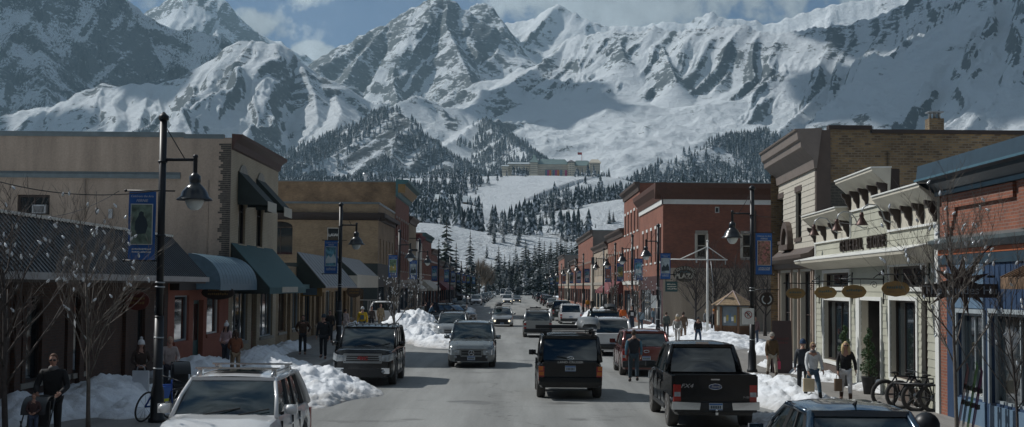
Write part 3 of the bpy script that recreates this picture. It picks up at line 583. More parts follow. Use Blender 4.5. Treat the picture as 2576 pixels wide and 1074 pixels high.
# unseen wooded ridge added behind the viewpoint to darken the car reflections
def reflected_hills():
    n, m_ = 90, 14; a = np.linspace(math.pi*.98, math.pi*2.02, n); r = np.linspace(420, 1500, m_); A, Rr = np.meshgrid(a, r); X = Rr*np.cos(A); Y = Rr*np.sin(A)*1.0-40
    Z = np.clip((Rr-420)/700, 0, 1)**1.1*330*(1+.5*fbm(X/300, Y/300, 4, 91))-1
    idx = np.arange(n*m_).reshape(m_, n); f = np.stack([idx[:-1, :-1], idx[:-1, 1:], idx[1:, 1:], idx[1:, :-1]], -1).reshape(-1, 4)
    o = npmesh('unseen_hills', np.stack([X, Y, Z], -1).reshape(-1, 3), f, mat('unseen_hill_forest', (.05, .065, .07), rough=.9, var=.8, scale=.05)); tag(o, kind='structure')
reflected_hills()
# ------------------------------------------------------------------ building toolkit
class Fr:
    """local frame of a wall: u along it, w outwards, z up"""
    def __init__(s, x0, y0, x1, y1, side):
        s.o = Vector((x0, y0, 0)); d = Vector((x1-x0, y1-y0, 0)); s.len = d.length; s.U = d.normalized()
        s.W = Vector((s.U.y, -s.U.x, 0))*side
    def P(s, u, w, z): return s.o+s.U*u+s.W*w+Vector((0, 0, z))
    def uz(s, px, py, w=0.0):
        d = pdir(px, py); q = s.o+s.W*w; t = (q-CAM).dot(s.W)/d.dot(s.W); p = CAM+d*t
        return (p-s.o).dot(s.U), p.z
    def u(s, px, w=0.0): return s.uz(px, 700, w)[0]
    def box(s, mb, u0, u1, w0, w1, z0, z1):
        vs = [s.P(u, w, z) for z in (z0, z1) for (u, w) in ((u0, w0), (u1, w0), (u1, w1), (u0, w1))]
        mb.add(vs, [(0,3,2,1),(4,5,6,7),(0,1,5,4),(1,2,6,5),(2,3,7,6),(3,0,4,7)])
    def extr(s, mb, prof, u0, u1):
        """profile in (w, z) swept along u"""
        mb.prism([s.P(u0, w, z) for w, z in prof], s.U*(u1-u0))
def wb(mb, name, m, parent):
    l = parent.location; r = parent
    while r.parent is not None: r = r.parent
    l = r.location
    mb.v = [(p[0]-l.x, p[1]-l.y, p[2]-l.z) for p in mb.v]
    return mb.build(name, m, parent)
def wall(mb, F, u0, u1, z0, z1, ops=(), depth=.18, w=0.0, top=None):
    us = sorted({u0, u1, *[min(max(q, u0), u1) for o in ops for q in (o[0], o[1])]}); zs = sorted({z0, z1, *[min(max(q, z0), z1) for o in ops for q in (o[2], o[3])]})
    for a, b in zip(us[:-1], us[1:]):
        for c, d in zip(zs[:-1], zs[1:]):
            if b-a < 1e-5 or d-c < 1e-5: continue
            mu, mz = (a+b)/2, (c+d)/2
            if any(o[0] < mu < o[1] and o[2] < mz < o[3] for o in ops): continue
            mb.quad(F.P(a, w, c), F.P(b, w, c), F.P(b, w, d), F.P(a, w, d))
    for o in ops:
        a, b, c, d = o[:4]
        mb.quad(F.P(a, w, c), F.P(a, w-depth, c), F.P(a, w-depth, d), F.P(a, w, d)); mb.quad(F.P(b, w, c), F.P(b, w-depth, c), F.P(b, w-depth, d), F.P(b, w, d))
        mb.quad(F.P(a, w, c), F.P(b, w, c), F.P(b, w-depth, c), F.P(a, w-depth, c)); mb.quad(F.P(a, w, d), F.P(b, w, d), F.P(b, w-depth, d), F.P(a, w-depth, d))
def win(parent, F, r, depth=.14, fm=None, gm=None, nu=2, nv=2, fw=.06, sill=None, lintel=None, name='window', sw=.12, w=0.0):
    a, b, c, d = r; fm = fm or GREYW; gm = gm or GLASS
    mb = MB(); f = min(fw, (b-a)*.2)
    F.box(mb, a, a+f, w-depth-.03, w-depth+.05, c, d); F.box(mb, b-f, b, w-depth-.03, w-depth+.05, c, d); F.box(mb, a+f, b-f, w-depth-.03, w-depth+.05, c, c+f); F.box(mb, a+f, b-f, w-depth-.03, w-depth+.05, d-f, d)
    for i in range(1, nu): x = a+(b-a)*i/nu; F.box(mb, x-f*.35, x+f*.35, w-depth-.02, w-depth+.03, c+f, d-f)
    for i in range(1, nv): z = c+(d-c)*i/nv; F.box(mb, a+f, b-f, w-depth-.018, w-depth+.028, z-f*.35, z+f*.35)
    o = wb(mb, name, fm, parent)
    p = MB(); p.quad(F.P(a, w-depth-.01, c), F.P(b, w-depth-.01, c), F.P(b, w-depth-.01, d), F.P(a, w-depth-.01, d)); wb(p, 'pane', gm, o)
    if sill: q = MB(); F.box(q, a-sw, b+sw, w-.02, w+.07, c-.14, c-.002); wb(q, 'sill', sill, o)
    if lintel: q = MB(); F.box(q, a-sw, b+sw, w-.02, w+.05, d+.002, d+.24); wb(q, 'lintel', lintel, o)
    return o
def core(parent, x0, x1, y0, y1, z, m=None):
    """flat roof slab with snow on it closing the building"""
    mb = MB(); mb.box(x0, x1, y0, y1, z-.25, z); o = wb(mb, 'roof', m or SNOW, parent); return o
def siding(mb, F, u0, u1, z0, z1, ops=(), bh=.2, w=0.0, off=.022):
    n = max(1, round((z1-z0)/bh)); h = (z1-z0)/n
    for i in range(n):
        a, b = z0+i*h, z0+(i+1)*h; cut = sorted([(max(o[0], u0), min(o[1], u1)) for o in ops if o[2] < b-.02 and o[3] > a+.02 and o[1] > u0 and o[0] < u1]); x = u0
        for c in cut+[(u1, u1)]:
            if c[0]-x > .02:
                p = [F.P(x, w, a), F.P(c[0], w, a), F.P(c[0], w+off, a+.001), F.P(x, w+off, a+.001), F.P(x, w+.004, b), F.P(c[0], w+.004, b)]
                mb.add(p, [(0, 1, 2, 3), (3, 2, 5, 4), (0, 3, 4), (1, 5, 2)])
            x = max(x, c[1])
def bld(name, x, y, label, cat='building', group=None): return empty(name, (x, y, 0), 0, label, cat, group)
def awning(parent, F, u0, u1, z0, z1, w1, m, side=None, val=.25, w0=.02, ribs=0, name='awning', th=.05):
    """sloped awning: z1 at the wall, z0 at its lip w1 out; triangular side panels"""
    mb = MB(); F.extr(mb, [(w0, z1), (w1, z0), (w1, z0-val), (w1-th, z0-val), (w1-th, z0-th*.3), (w0, z1-th*1.4)], u0, u1)
    o = wb(mb, name, m, parent)
    if side is not None:
        for u in (u0-.012, u1-.02): s = MB(); s.prism([F.P(u, w0, z1-.03), F.P(u, w1-.02, z0-.02), F.P(u, w1-.02, z0-val), F.P(u, w0, z0-val)], F.U*.03); wb(s, 'side_panel', side, o)
    if ribs:
        r = MB(); n = int((u1-u0)/ribs)
        for i in range(n+1):
            u = u0+(u1-u0)*i/n; r.bar(F.P(u, w0, z1+.012), F.P(u, w1, z0+.012), .035, .03)
        wb(r, 'roof_rib', m, o)
    return o
def cornice(parent, F, u0, u1, prof, m, name='cornice'):
    mb = MB(); F.extr(mb, prof, u0, u1); return wb(mb, name, m, parent)
def door(parent, F, r, m, depth=.2, glass=True):
    a, b, c, d = r; mb = MB(); F.box(mb, a, b, -depth-.04, -depth, c, d); o = wb(mb, 'door', m, parent)
    if glass:
        p = MB(); p.quad(F.P(a+.12, -depth+.004, c+.9), F.P(b-.12, -depth+.004, c+.9), F.P(b-.12, -depth+.004, d-.15), F.P(a+.12, -depth+.004, d-.15)); wb(p, 'pane', GLASS, o)
    h = MB(); h.tube([F.P(a+.09, -depth+.01, c+.95), F.P(a+.09, -depth+.06, c+1.0), F.P(a+.09, -depth+.06, c+1.15), F.P(a+.09, -depth+.01, c+1.2)], .012, 6); wb(h, 'handle', CHROME, o)
    return o
# ================================================================== LEFT SIDE
XL = -12.3
FL = Fr(XL, 0, XL, 500, 1)          # left street line: u = Y, w towards the street
def yl(px): return FL.u(px)
# --- metal roofed shop nearest the camera
b = bld('brick_shop', XL, 40, 'low brick shop with dark corrugated metal canopy roof along the left sidewalk')
ops = []; v0 = 22.0; v1 = 48.4
for (x0, x1) in ((150, 172), (185, 300), (440, 470), (500, 590), (930, 985)):
    a, c = FL.u(Z2(x0, 0)[0]), FL.u(Z2(x1, 0)[0]); ops.append((a+.05, c-.05, .75, 2.95))
ops += [(23.0, 24.6, .75, 2.95), (25.2, 27.0, .75, 2.95), (46.6, 47.9, .75, 2.9)]
mb = MB(); wall(mb, FL, v0, v1, 0, 4.6, ops); mb.quad((XL, v1, 0), (-24, v1, 0), (-24, v1, 4.6), (XL, v1, 4.6)); mb.quad((XL, v0, 0), (-24, v0, 0), (-24, v0, 4.6), (XL, v0, 4.6)); wb(mb, 'wall', BR_D, b)
for r in ops: win(b, FL, r, fm=DKBROWN, nu=1, nv=1, sill=STONE)
core(b, -24, XL-.3, v0, v1, 4.55)
ux, ztop = FL.uz(*Z1(1145, 890)); 
o = awning(b, FL, v0-8, 48.6, 3.50, 4.95, 1.35, SLATE, side=DKBROWN, val=.0, ribs=.28, name='canopy_roof'); 
mb = MB(); FL.box(mb, v0-8, 48.62, 1.3, 1.42, 3.36, 3.53); wb(mb, 'gutter', GALV, b)
mb = MB(); FL.extr(mb, [(-.25, 4.93), (.08, 4.97), (.10, 5.03), (-.25, 5.03)], v0-8, 48.6); wb(mb, 'ridge_flashing', WHITE, b)
mb = MB(); FL.box(mb, v0-8, 48.6, 0, 1.3, 3.3, 3.36); wb(mb, 'soffit', DKBROWN, b)
for u in (30.2, 33.5, 38.5, 43.0):
    mb = MB(); FL.box(mb, u-.2, u+.2, .01, .12, .15, 3.3); wb(mb, 'pilaster', BR_D, b)
# --- salmon shop with blue rounded awning
b = bld('salmon_shop', XL, 53, 'narrow salmon-pink shop with teal door under a rounded blue awning')
r1 = (FL.u(Z2(1178, 0)[0]), FL.u(Z2(1275, 0)[0]), 1.15, 2.85); r2 = (FL.u(Z2(1395, 0)[0]), FL.u(Z2(1478, 0)[0]), 1.25, 2.8); rd = (FL.u(Z2(1305, 0)[0]), FL.u(Z2(1372, 0)[0]), .16, 2.65)
mb = MB(); wall(mb, FL, 48.45, 58.75, 0, 4.4, [r1, r2, rd]); mb.quad((XL, 48.45, 0), (-24, 48.45, 0), (-24, 48.45, 4.4), (XL, 48.45, 4.4)); wb(mb, 'wall', SALMON, b)
win(b, FL, r1, fm=GREYW, nu=1, nv=1, sill=SALMON); win(b, FL, r2, fm=WHITE, nu=1, nv=1, sill=SALMON); door(b, FL, rd, mat('teal_door', (.02, .075, .075), rough=.5))
core(b, -24, XL-.02, 48.45, 58.75, 4.4)
mb = MB(); FL.box(mb, 48.6, 51.6, .01, .35, 3.05, 3.5); wb(mb, 'fascia', DKBROWN, b)
def roundawn(parent, F, u0, u1, z0, h, w, m, end):
    n = 10; prof = [(w*math.sin(math.pi/2*i/n)+.02, z0+h*math.cos(math.pi/2*i/n)) for i in range(n+1)]
    inn = [(q[0]*.97, z0+(q[1]-z0)*.96) for q in reversed(prof)]
    mb = MB(); F.extr(mb, prof+[(w+.02, z0-.25), (w-.02, z0-.25)]+inn, u0, u1); o = wb(mb, 'rounded_awning', m, parent)
    for u in (u0+.01, u1-.03): e = MB(); e.prism([F.P(u, a, z) for a, z in prof+[(w, z0-.22), (.03, z0-.22)]], F.U*.02); wb(e, 'side_panel', end, o)
    r = MB()
    for i in range(1, 12):
        u = u0+(u1-u0)*i/12; r.tube([F.P(u, a+.002, z+.002) for a, z in prof], .008, 4)
    wb(r, 'seam', m, o); return o
roundawn(b, FL, 51.2, 58.5, 3.3, 1.15, 1.25, BLUEC, BLUEC)
mb = MB(); mb.lathe([(0, -.02), (.62, -.02), (.66, 0), (.62, .02), (0, .02)], (0, 0, 0), 20, False); mb.xf(lambda p: Vector((p.x, p.z, p.y*.42)))
t = empty('hanging_sign', tuple(FL.P(53.2, .75, 2.95)), 0, 'dark half-oval hanging sign outside the salmon-pink shop', 'sign', 'hanging shop signs on the left')
mb.build('board', DKBROWN, t); mb = MB(); strokes(mb, (0, -.03, .02), (1, 0, 0), (0, 0, 1), .8, .09, 2, 3); mb.build('lettering', SIGNY, t); mb = MB(); mb.tube([(-.72, 0, .32), (.5, 0, .32)], .015, 6); mb.build('bracket', BLACKM, t)
# --- beige corner building: flank plus painted brick street front
YB0, YB1 = 58.8, 70.6; HB = 9.72
b = bld('beige_building', XL, 64, 'large two-storey beige rendered building with painted brick street front and dark awnings')
FB = Fr(-34, YB0, XL, YB0, 1)
def fb(px, py): return FB.uz(px, py)
wr = (*sorted((fb(*Z1(135, 0))[0], fb(*Z1(350, 0))[0])), fb(*Z1(240, 720))[1], fb(*Z1(240, 588))[1])
mb = MB(); wall(mb, FB, 0, FB.len, 0, HB-.05, [wr]); wb(mb, 'flank_wall', BEIGE, b)
f_ops = []
for (xa, xb) in ((1590, 1632), (1712, 1750)):
    u0, u1 = FL.u(Z1(xa, 0)[0]), FL.u(Z1(xb, 0)[0]); f_ops.append((u0, u1+.1, 5.1, 8.1))
mb = MB(); wall(mb, FL, YB0, YB1, 0, HB-.1, f_ops+[(59.6, 63.0, .7, 3.0), (64.0, 65.3, .16, 3.0), (66.2, 69.6, .7, 3.0)]); mb.quad((XL, YB1, 0), (-34, YB1, 0), (-34, YB1, HB-.1), (XL, YB1, HB-.1)); wb(mb, 'front_wall', BR_P, b)
core(b, -34, XL-.02, YB0+.3, YB1-.02, HB-.5)
for r in f_ops:
    win(b, FL, r, fm=DKBROWN, nu=1, nv=2, sill=BR_P)
    awning(b, FL, r[0]-.35, r[1]+.35, 6.95, 8.35, 1.35, DKCANV, side=DKCANV, val=.12)
    mb = MB(); FL.box(mb, r[0]-.33, r[1]+.33, 1.36, 1.38, 6.55, 7.0); wb(mb, 'valance', CREAMC, b)
    mb = MB(); um = (r[0]+r[1])/2; mb.prism([FL.P(um+.95*math.cos(a*math.pi/10), .02, 8.15+.55*math.sin(a*math.pi/10)) for a in range(11)], FL.W*.04); wb(mb, 'arch', STONE, b)
for r in ((59.6, 63.0, .7, 3.0), (66.2, 69.6, .7, 3.0)): win(b, FL, r, fm=GREYW, nu=3, nv=1, sill=STONE)
door(b, FL, (64.0, 65.3, .16, 3.0), mat('wood_door', (.15, .06, .03)))
cornice(b, FL, YB0-.02, YB1, [(0, HB-.55), (.10, HB-.5), (.16, HB-.22), (.44, HB-.03), (.48, HB+.10), (0, HB+.13)], mat('rust_cornice', (.05, .022, .017), rough=.6))
mb = MB(); FB.box(mb, 0, FB.len-2.1, -.25, .05, HB-.05, HB+.17); FB.box(mb, FB.len-2.1, FB.len-.35, -.25, .04, HB-.1, HB+.1); wb(mb, 'parapet_flashing', FLASH, b)
mb = MB(); FB.extr(mb, [(0, 7.85), (.12, 7.85), (.12, 8.02), (0, 8.14)], 0, FB.len-2.2); wb(mb, 'ledge', FLASH, b)
mb = MB(); FB.box(mb, FB.len-2.2, FB.len, .002, .05, 3.9, HB-.1); wb(mb, 'corner_render', BEIGE, b)
mb = MB(); rn = random.Random(4)
for i in range(58):
    z = 4.2+i*.09; FB.box(mb, FB.len-.36-rn.choice((.0, .1, .18)), FB.len-.01, .052, .064, z, z+.075)
wb(mb, 'exposed_bricks', mat('old_bricks', (.055, .05, .042), var=.5, scale=9), b)
w_ = win(b, FB, wr, fm=DKBROWN, nu=2, nv=1, fw=.1, depth=.16); a0 = fb(*Z1(250, 0))[0]; a1 = fb(*Z1(340, 0))[0]; z0 = fb(*Z1(300, 715))[1]; z1 = fb(*Z1(300, 658))[1]
mb = MB(); FB.box(mb, a0, a1, -.1, .32, z0, z1); ac = wb(mb, 'air_conditioner', GALV, b); mb = MB()
for i in range(7): z = z0+.05+(z1-z0-.1)*i/7; FB.box(mb, a0+.06, a1-.06, .322, .33, z, z+.02)
wb(mb, 'grille', BLACKP, ac)
mb = MB(); FB.box(mb, wr[0]-.1, wr[1]+.1, .0, .08, wr[2]-.14, wr[2]-.01); wb(mb, 'window_sill', STONE, b)
awning(b, FL, 59.0, 69.2, 3.15, 5.1, 1.75, TEAL, side=DKCANV, val=.28, name='awning')
mb = MB(); FL.box(mb, 62.0, 66.5, 1.76, 1.78, 2.92, 3.18); wb(mb, 'awning_panel', CREAMC, b)
mb = MB(); mb.box(-30, -28.8, 62, 63, HB-.5, HB+.1); wb(mb, 'vent', GALV, b)
# --- set back red building in the gap
b = bld('red_building', -22, 76, 'small red rendered building set back between beige building and awning shops')
FR = Fr(-30, 74, -15.5, 74, 1); mb = MB(); ops = [(9.6, 10.2, 3.6, 6.6), (5.5, 6.1, 3.6, 6.6), (12.3, 12.9, 1.2, 3.2)]; wall(mb, FR, 0, FR.len, 0, 7.2, ops); wb(mb, 'wall', REDREN, b)
for r in ops: win(b, FR, r, fm=DKBROWN, nu=1)
mb = MB(); mb.box(-30, -15.5, 74.01, 84, 0, 7.18); wb(mb, 'rear_wall', REDREN, b)
mb = MB(); mb.box(-30.2, -15.3, 73.7, 84, 7.2, 7.95); wb(mb, 'parapet', FLASH, b)
# --- awning shops
b = bld('awning_shops', XL, 85, 'row of low tan brick shops with grey sloped awnings left of the dark station wagon')
ops = []; u = 71.4
while u < 107: ops.append((u, u+2.3, .75, 2.9)); ops.append((u+2.7, u+3.8, .16, 2.8)); u += 4.5
mb = MB(); wall(mb, FL, YB1, 109.5, 0, 4.3, ops); mb.quad((XL, 109.5, 0), (-22, 109.5, 0), (-22, 109.5, 4.3), (XL, 109.5, 4.3)); wb(mb, 'wall', BR_Y, b); core(b, -22, XL-.02, YB1+.01, 109.5, 4.28)
for i, r in enumerate(ops): 
    if i % 2 == 0: win(b, FL, r, fm=[WOOD, GREYW, NAVY][i//2 % 3], nu=2, nv=1, sill=STONE)
    else: door(b, FL, r, [WOOD, NAVY, DKBROWN][i//2 % 3])
awning(b, FL, 77.0, 92.5, 3.2, 5.15, 1.7, GREYCANV, side=DKCANV, val=.1, ribs=1.2)
awning(b, FL, 94.0, 108.5, 4.0, 5.3, 1.5, GREYCANV, side=DKCANV, val=.05, ribs=1.2)
mb = MB(); FL.box(mb, 94.0, 108.5, 1.52, 1.56, 3.1, 4.02); FL.box(mb, 93.96, 94.0, .1, 1.56, 3.1, 3.95); wb(mb, 'valance', CREAMC, b)
mb = MB(); FL.box(mb, 71.2, 76.8, .02, .8, 3.05, 3.3); wb(mb, 'shop_canopy', TEAL, b)
# --- yellow brick corner building beyond the side street
Y0 = 123.6
b = bld('yellow_brick_building', XL, 135, 'two-storey yellow brick corner building with dark bracketed cornice and arched opening')
FY = Fr(-40, Y0, XL, Y0, 1); HY = FY.uz(*Z3(1000, 320))[1]
wz = lambda y: FY.uz(*Z3(700, y))[1]
ra = (FY.uz(*Z3(205, 0))[0], FY.uz(*Z3(390, 0))[0], wz(690), wz(490)); rw = (FY.uz(*Z3(642, 0))[0], FY.uz(*Z3(728, 0))[0], wz(600), wz(492))
zb = wz(750)
mb = MB(); wall(mb, FY, 0, FY.len, zb, HY, [ra, rw], .35); 
fo = [(Y0+1.6+i*3.2, Y0+2.5+i*3.2, 5.2, 7.6) for i in range(5)]
wall(mb, FL, Y0, Y0+17, zb, HY, fo, .2); mb.quad((XL, Y0+17, 0), (-40, Y0+17, 0), (-40, Y0+17, HY), (XL, Y0+17, HY)); wb(mb, 'wall', BR_Y, b)
mb = MB(); um = (ra[0]+ra[1])/2; ww = (ra[1]-ra[0])/2; n = 12
mb.add([FY.P(um+ww*math.cos(math.pi*k/n), .03, ra[3]+.5*math.sin(math.pi*k/n)) for k in range(n+1)], [tuple(range(n+1))]); wb(mb, 'arch_head', INTER, b)
for r in fo: win(b, FL, r, fm=DKBROWN, nu=1)
win(b, FY, rw, fm=WHITE, nu=1, nv=2); win(b, FY, ra, fm=BROWN, nu=2, nv=1, depth=.3)
mb = MB(); text_on(mb, 'LAW', .42, FY.P((rw[0]+rw[1])/2, -.1, (rw[2]+rw[3])/2), FY.U, (0, 0, 1), .01); wb(mb, 'lettering', WHITE, b)
mb = MB(); wall(mb, FY, 0, FY.len, 0, zb, [(19, 26.5, .6, 3.0)]); wall(mb, FL, Y0, Y0+17, 0, zb, [(Y0+1, Y0+7, .6, 3.2), (Y0+9, Y0+15, .6, 3.2)]); wb(mb, 'ground_floor', mat('dark_green_front', (.02, .03, .028), rough=.6), b)
win(b, FY, (19, 26.5, .6, 3.0), fm=NAVY, nu=4, nv=1); win(b, FL, (Y0+1, Y0+7, .6, 3.2), fm=NAVY, nu=3, nv=1); win(b, FL, (Y0+9, Y0+15, .6, 3.2), fm=NAVY, nu=3, nv=1)
zc0, zc1 = wz(437), wz(385)
prof = lambda k: [(0, zc0), (.12*k, zc0+.1), (.2*k, zc0+.7), (.55*k, zc1-.35), (.6*k, zc1), (0, zc1+.05)]
mb = MB(); FY.extr(mb, prof(1), -1, FY.len+.6); FL.extr(mb, prof(1.02), Y0-.6, Y0+17.2); wb(mb, 'cornice', DKBROWN, b)
mb = MB(); FY.box(mb, -.5, FY.len, -.3, .08, HY, HY+.18); FL.box(mb, Y0, Y0+17, -.3, .07, HY+.01, HY+.19); wb(mb, 'coping', FLASH, b); core(b, -40, XL-.31, Y0+.31, Y0+17, HY-.6)
# --- generic far building
def far_building(name, side, y0, y1, h, m, label, flankm=None, storeys=2, back=14, trim=None, cor=None, shopm=None, awn=None, par=0, win_m=None, nwin=None, X=None, group=None):
    X = X if X is not None else (XL if side < 0 else 11.3); F = Fr(X, 0, X, 500, 1 if side < 0 else -1); xb = X+side*back
    b = bld(name, X, (y0+y1)/2, label, group=group); nb = nwin or max(2, int((y1-y0)/3.0)); st = (y1-y0)/nb; ops = []; sh = []
    for s in range(1, storeys):
        z = 1.3+3.6*s
        for i in range(nb): ops.append((y0+i*st+st*.32, y0+i*st+st*.68, z, min(z+1.9, h-1.2)))
    for i in range(max(1, nb//2)): a = y0+i*(y1-y0)/max(1, nb//2); sh.append((a+.5, a+(y1-y0)/max(1, nb//2)-.5, .6, 3.0))
    mb = MB(); wall(mb, F, y0, y1, 3.5, h, ops); wb(mb, 'wall', m, b)
    mb = MB(); wall(mb, F, y0, y1, 0, 3.5, sh, .25); wb(mb, 'shop_front', shopm or m, b)
    G = Fr(*((xb, y0, X, y0) if side < 0 else (X, y0, xb, y0)), 1)
    mb = MB(); wall(mb, G, 0, G.len, 0, h+par); wb(mb, 'flank_wall', flankm or m, b); mb = MB(); mb.quad((X, y1, 0), (xb, y1, 0), (xb, y1, h), (X, y1, h)); wb(mb, 'far_flank_wall', flankm or m, b)
    core(b, X, xb, y0+.05, y1, h-.5)
    for r in ops: win(b, F, r, fm=win_m or GREYW, nu=1, sill=trim, lintel=trim)
    for r in sh: win(b, F, r, fm=shopm or NAVY, nu=3, nv=1)
    c = cor or BROWN; mb = MB(); k = 1
    F.extr(mb, [(0, h-.7), (.1, h-.7), (.18, h-.35), (.45, h-.1), (.5, h+.1), (0, h+.12)], y0-.03, y1); wb(mb, 'cornice', c, b)
    mb = MB(); G.box(mb, 0, G.len, -.25, .05, h+par, h+par+.12); wb(mb, 'coping', FLASH, b)
    if trim: mb = MB(); F.box(mb, y0, y1, .002, .09, 3.55, 3.9); wb(mb, 'string_course', trim, b)
    if awn: awning(b, F, y0+.5, y1-.5, 2.9, 4.1, 1.5, awn, side=awn, val=.3)
    return b, F, G
# tall orange/ochre brick building behind the yellow one
b, F, G = far_building('brick_building', -1, 141.5, 160, 14.1, BR_O, 'tall brick building with teal and gold cornice behind the yellow brick one', flankm=BR_OD, storeys=3, back=24, trim=STONE, cor=BLUEC, shopm=NAVY)
for w in b.children: 
    if w.name.startswith('cornice'): bpy.data.objects.remove(w); break
mb = MB(); F.extr(mb, [(0, 12.6), (.15, 12.7), (.3, 13.2), (.95, 13.9), (1.3, 14.1), (1.35, 14.35), (0, 14.45)], 141.4, 160); wb(mb, 'cornice', mat('teal_cornice', (.05, .14, .15)), b)
mb = MB(); F.box(mb, 141.35, 141.4, .25, 1.0, 13.0, 13.9); F.extr(mb, [(.31, 13.15), (.4, 13.12), (.98, 13.75), (.94, 13.85)], 141.6, 159.8); wb(mb, 'gold_panel', SIGNY, b)
mb = MB(); mb.box(-27.6, -26.9, 146, 146.7, 14, 15.4); wb(mb, 'chimney', BR_O, b); mb = MB(); mb.lathe([(.2, 0), (.2, 1.0), (.4, 1.05), (.4, 1.35), (.1, 1.45)], (-34.5, 146, 14.1), 10); mb.lathe([(.15, 0), (.15, .9), (.3, 1), (.3, 1.3)], (-16, 146, 14.1), 10); wb(mb, 'roof_vent', GALV, b)
L_SPEC = [
 (160.2, 172, 11.4, BR_Y, BR_Y, 'cream and tan three-bay building with iron balcony beyond the tall brick one', 2, CREAM, CREAMC),
 (172.2, 184, 9.7, CREAM, BR_R, 'cream fronted building with dark red cornice down the left side of the street', 2, WHITE, None),
 (184.2, 205, 10.4, BR_R, BR_R, 'red brick building with teal cornice beside the cream fronted one', 2, CREAM, CREAMC),
 (205.2, 222, 8.8, BR_O, BR_D, 'orange brick building with white parapet halfway along the left side', 2, WHITE, None),
 (222.2, 250, 7.4, BR_O, BR_O, 'low orange brick shop behind the second bright blue banner group', 2, NAVY, MAROON),
 (250.2, 285, 7.0, BR_D, BR_D, 'dark brick building near the far end of the left side', 2, STONE, None),
 (285.2, 330, 6.0, BEIGE2, GREYREN, 'low tan building at the far left end of the street', 1, STONE, None)]
for (a, c, h, m, fm_, lab, st, tr, aw) in L_SPEC:
    bb, F, G = far_building('street_building', -1, a, c, h, m, lab, flankm=fm_, storeys=st, trim=tr, awn=aw, cor={172.2: MAROON, 184.2: TEAL}.get(a, BROWN), group='brick shop buildings down the left side')
    if a == 160.2:
        mb = MB(); 
        for k in range(15): mb.tube([(XL+1.1, 161+k*.28, 7.6), (XL+1.1, 161+k*.28, 8.9)], .03, 4)
        mb.box(XL, XL+1.15, 160.8, 165.4, 7.45, 7.6); mb.bar((XL+1.1, 160.9, 8.9), (XL+1.1, 165.3, 8.9), .08); mb.bar((XL, 160.9, 8.9), (XL+1.1, 160.9, 8.9), .08); mb.bar((XL+1.1, 160.9, 7.6), (XL+1.1, 160.9, 8.9), .08)
        wb(mb, 'balcony', BLACKM, bb)
# ================================================================== RIGHT SIDE
# general store
b = bld('general_store', 11.2, 43, 'sage clapboard general store with stepped cream false front and brown brackets')
FG = Fr(10.97, 34.7, 11.56, 51.5, -1); LG = FG.len
uz = FG.uz
uA, uB, uC = FG.u(Z8(950, 0)[0]), FG.u(Z8(690, 0)[0]), LG
HL, HM = 5.98, 6.85
zr = lambda x, y: FG.uz(*ZR(x, y))
def rc(xa, xb, yb, yt):
    a, b_ = zr(xb, yb)[0], zr(xa, yb)[0]; return (a, b_, zr((xa+xb)/2, yb)[1], zr((xa+xb)/2, yt)[1])
T1, T2 = rc(472, 632, 205, 118), rc(884, 1110, 205, 75); W1 = rc(476, 638, 685, 290); W2 = rc(890, 1052, 780, 290); DR = rc(706, 832, 800, 290); NR = rc(1080, 1118, 780, 290)
W1 = (W1[0], W1[1], .75, W1[3]); W2 = (W2[0], W2[1], .75, W2[3]); DR = (DR[0], DR[1], .15, DR[3]); NR = (NR[0], NR[1], .15, NR[3]); ops = [T1, T2, W1, W2, DR, NR]
mb = MB(); wall(mb, FG, 0, LG, 0, HL-1.0, ops, .22); wall(mb, FG, 0, uA, HL-1.0, HL); wall(mb, FG, uA, uB, HL-1.0, HM); wall(mb, FG, uB, LG, HL-1.0, HL); wb(mb, 'wall', SIDINGC, b)
mb = MB(); siding(mb, FG, .35, LG-.15, .2, HL-1.02, ops, .215, .003); siding(mb, FG, uA+.1, uB-.1, HL-1.0, HM-.92, (), .215, .003); wb(mb, 'siding', SIDING, b)
mb = MB(); bx = lambda *a: mb.box(*a)
# body of the store behind its false front
mb.box(11.9, 24, 35, 51.0, 0, 4.9); wb(mb, 'side_wall', SIDINGC, b); core(b, 12, 24, 35.1, 50.9, 5.2)
mb = MB(); FG.box(mb, 0, uA, -.3, -.01, 4.6, HL+.03); FG.box(mb, uA, uB, -.3, -.01, 4.6, HM+.03); FG.box(mb, uB, LG, -.3, -.01, 4.6, HL+.03); wb(mb, 'false_front_back', DKBROWN, b)
def store_cornice(u0, u1, H, nb, ret=True):
    mb = MB(); FG.extr(mb, [(0, H-.98), (.05, H-.98), (.05, H-.42), (.16, H-.36), (.52, H-.04), (.52, H+.04), (-.05, H+.06)], u0-.02, u1); wb(mb, 'cornice', CREAM, b)
    mb = MB(); FG.extr(mb, [(-.06, H+.06), (.56, H+.045), (.56, H+.085), (-.06, H+.1)], u0-.05, u1+.02); wb(mb, 'cornice_cap', WHITE, b)
    mb = MB(); FG.box(mb, u0, u1, .051, .08, H-.99, H-.93); wb(mb, 'frieze_moulding', WHITE, b)
    for i in range(nb):
        u = u0+.12+(u1-u0-.3)*i/(nb-1); prof = [(.05, H-.4), (.36, H-.36), (.36, H-.42), (.33, H-.5), (.24, H-.58), (.22, H-.68), (.14, H-.78), (.11, H-.9), (.05, H-.95)]
        mb = MB(); FG.extr(mb, prof, u-.07, u+.07); wb(mb, 'bracket', DKBROWN, b)
store_cornice(0, uA, HL, 5); store_cornice(uA, uB, HM, 5); store_cornice(uB, LG, HL, 4)
mb = MB(); FG.box(mb, 0, .33, .003, .05, .15, HL-.98); FG.box(mb, LG-.14, LG, .003, .05, .15, HL-.98); FG.box(mb, uB-.1, uB, .003, .05, HL-1, HM-.99)
FG.box(mb, uA, uA+.1, .003, .05, HL-.98, HM-.99)
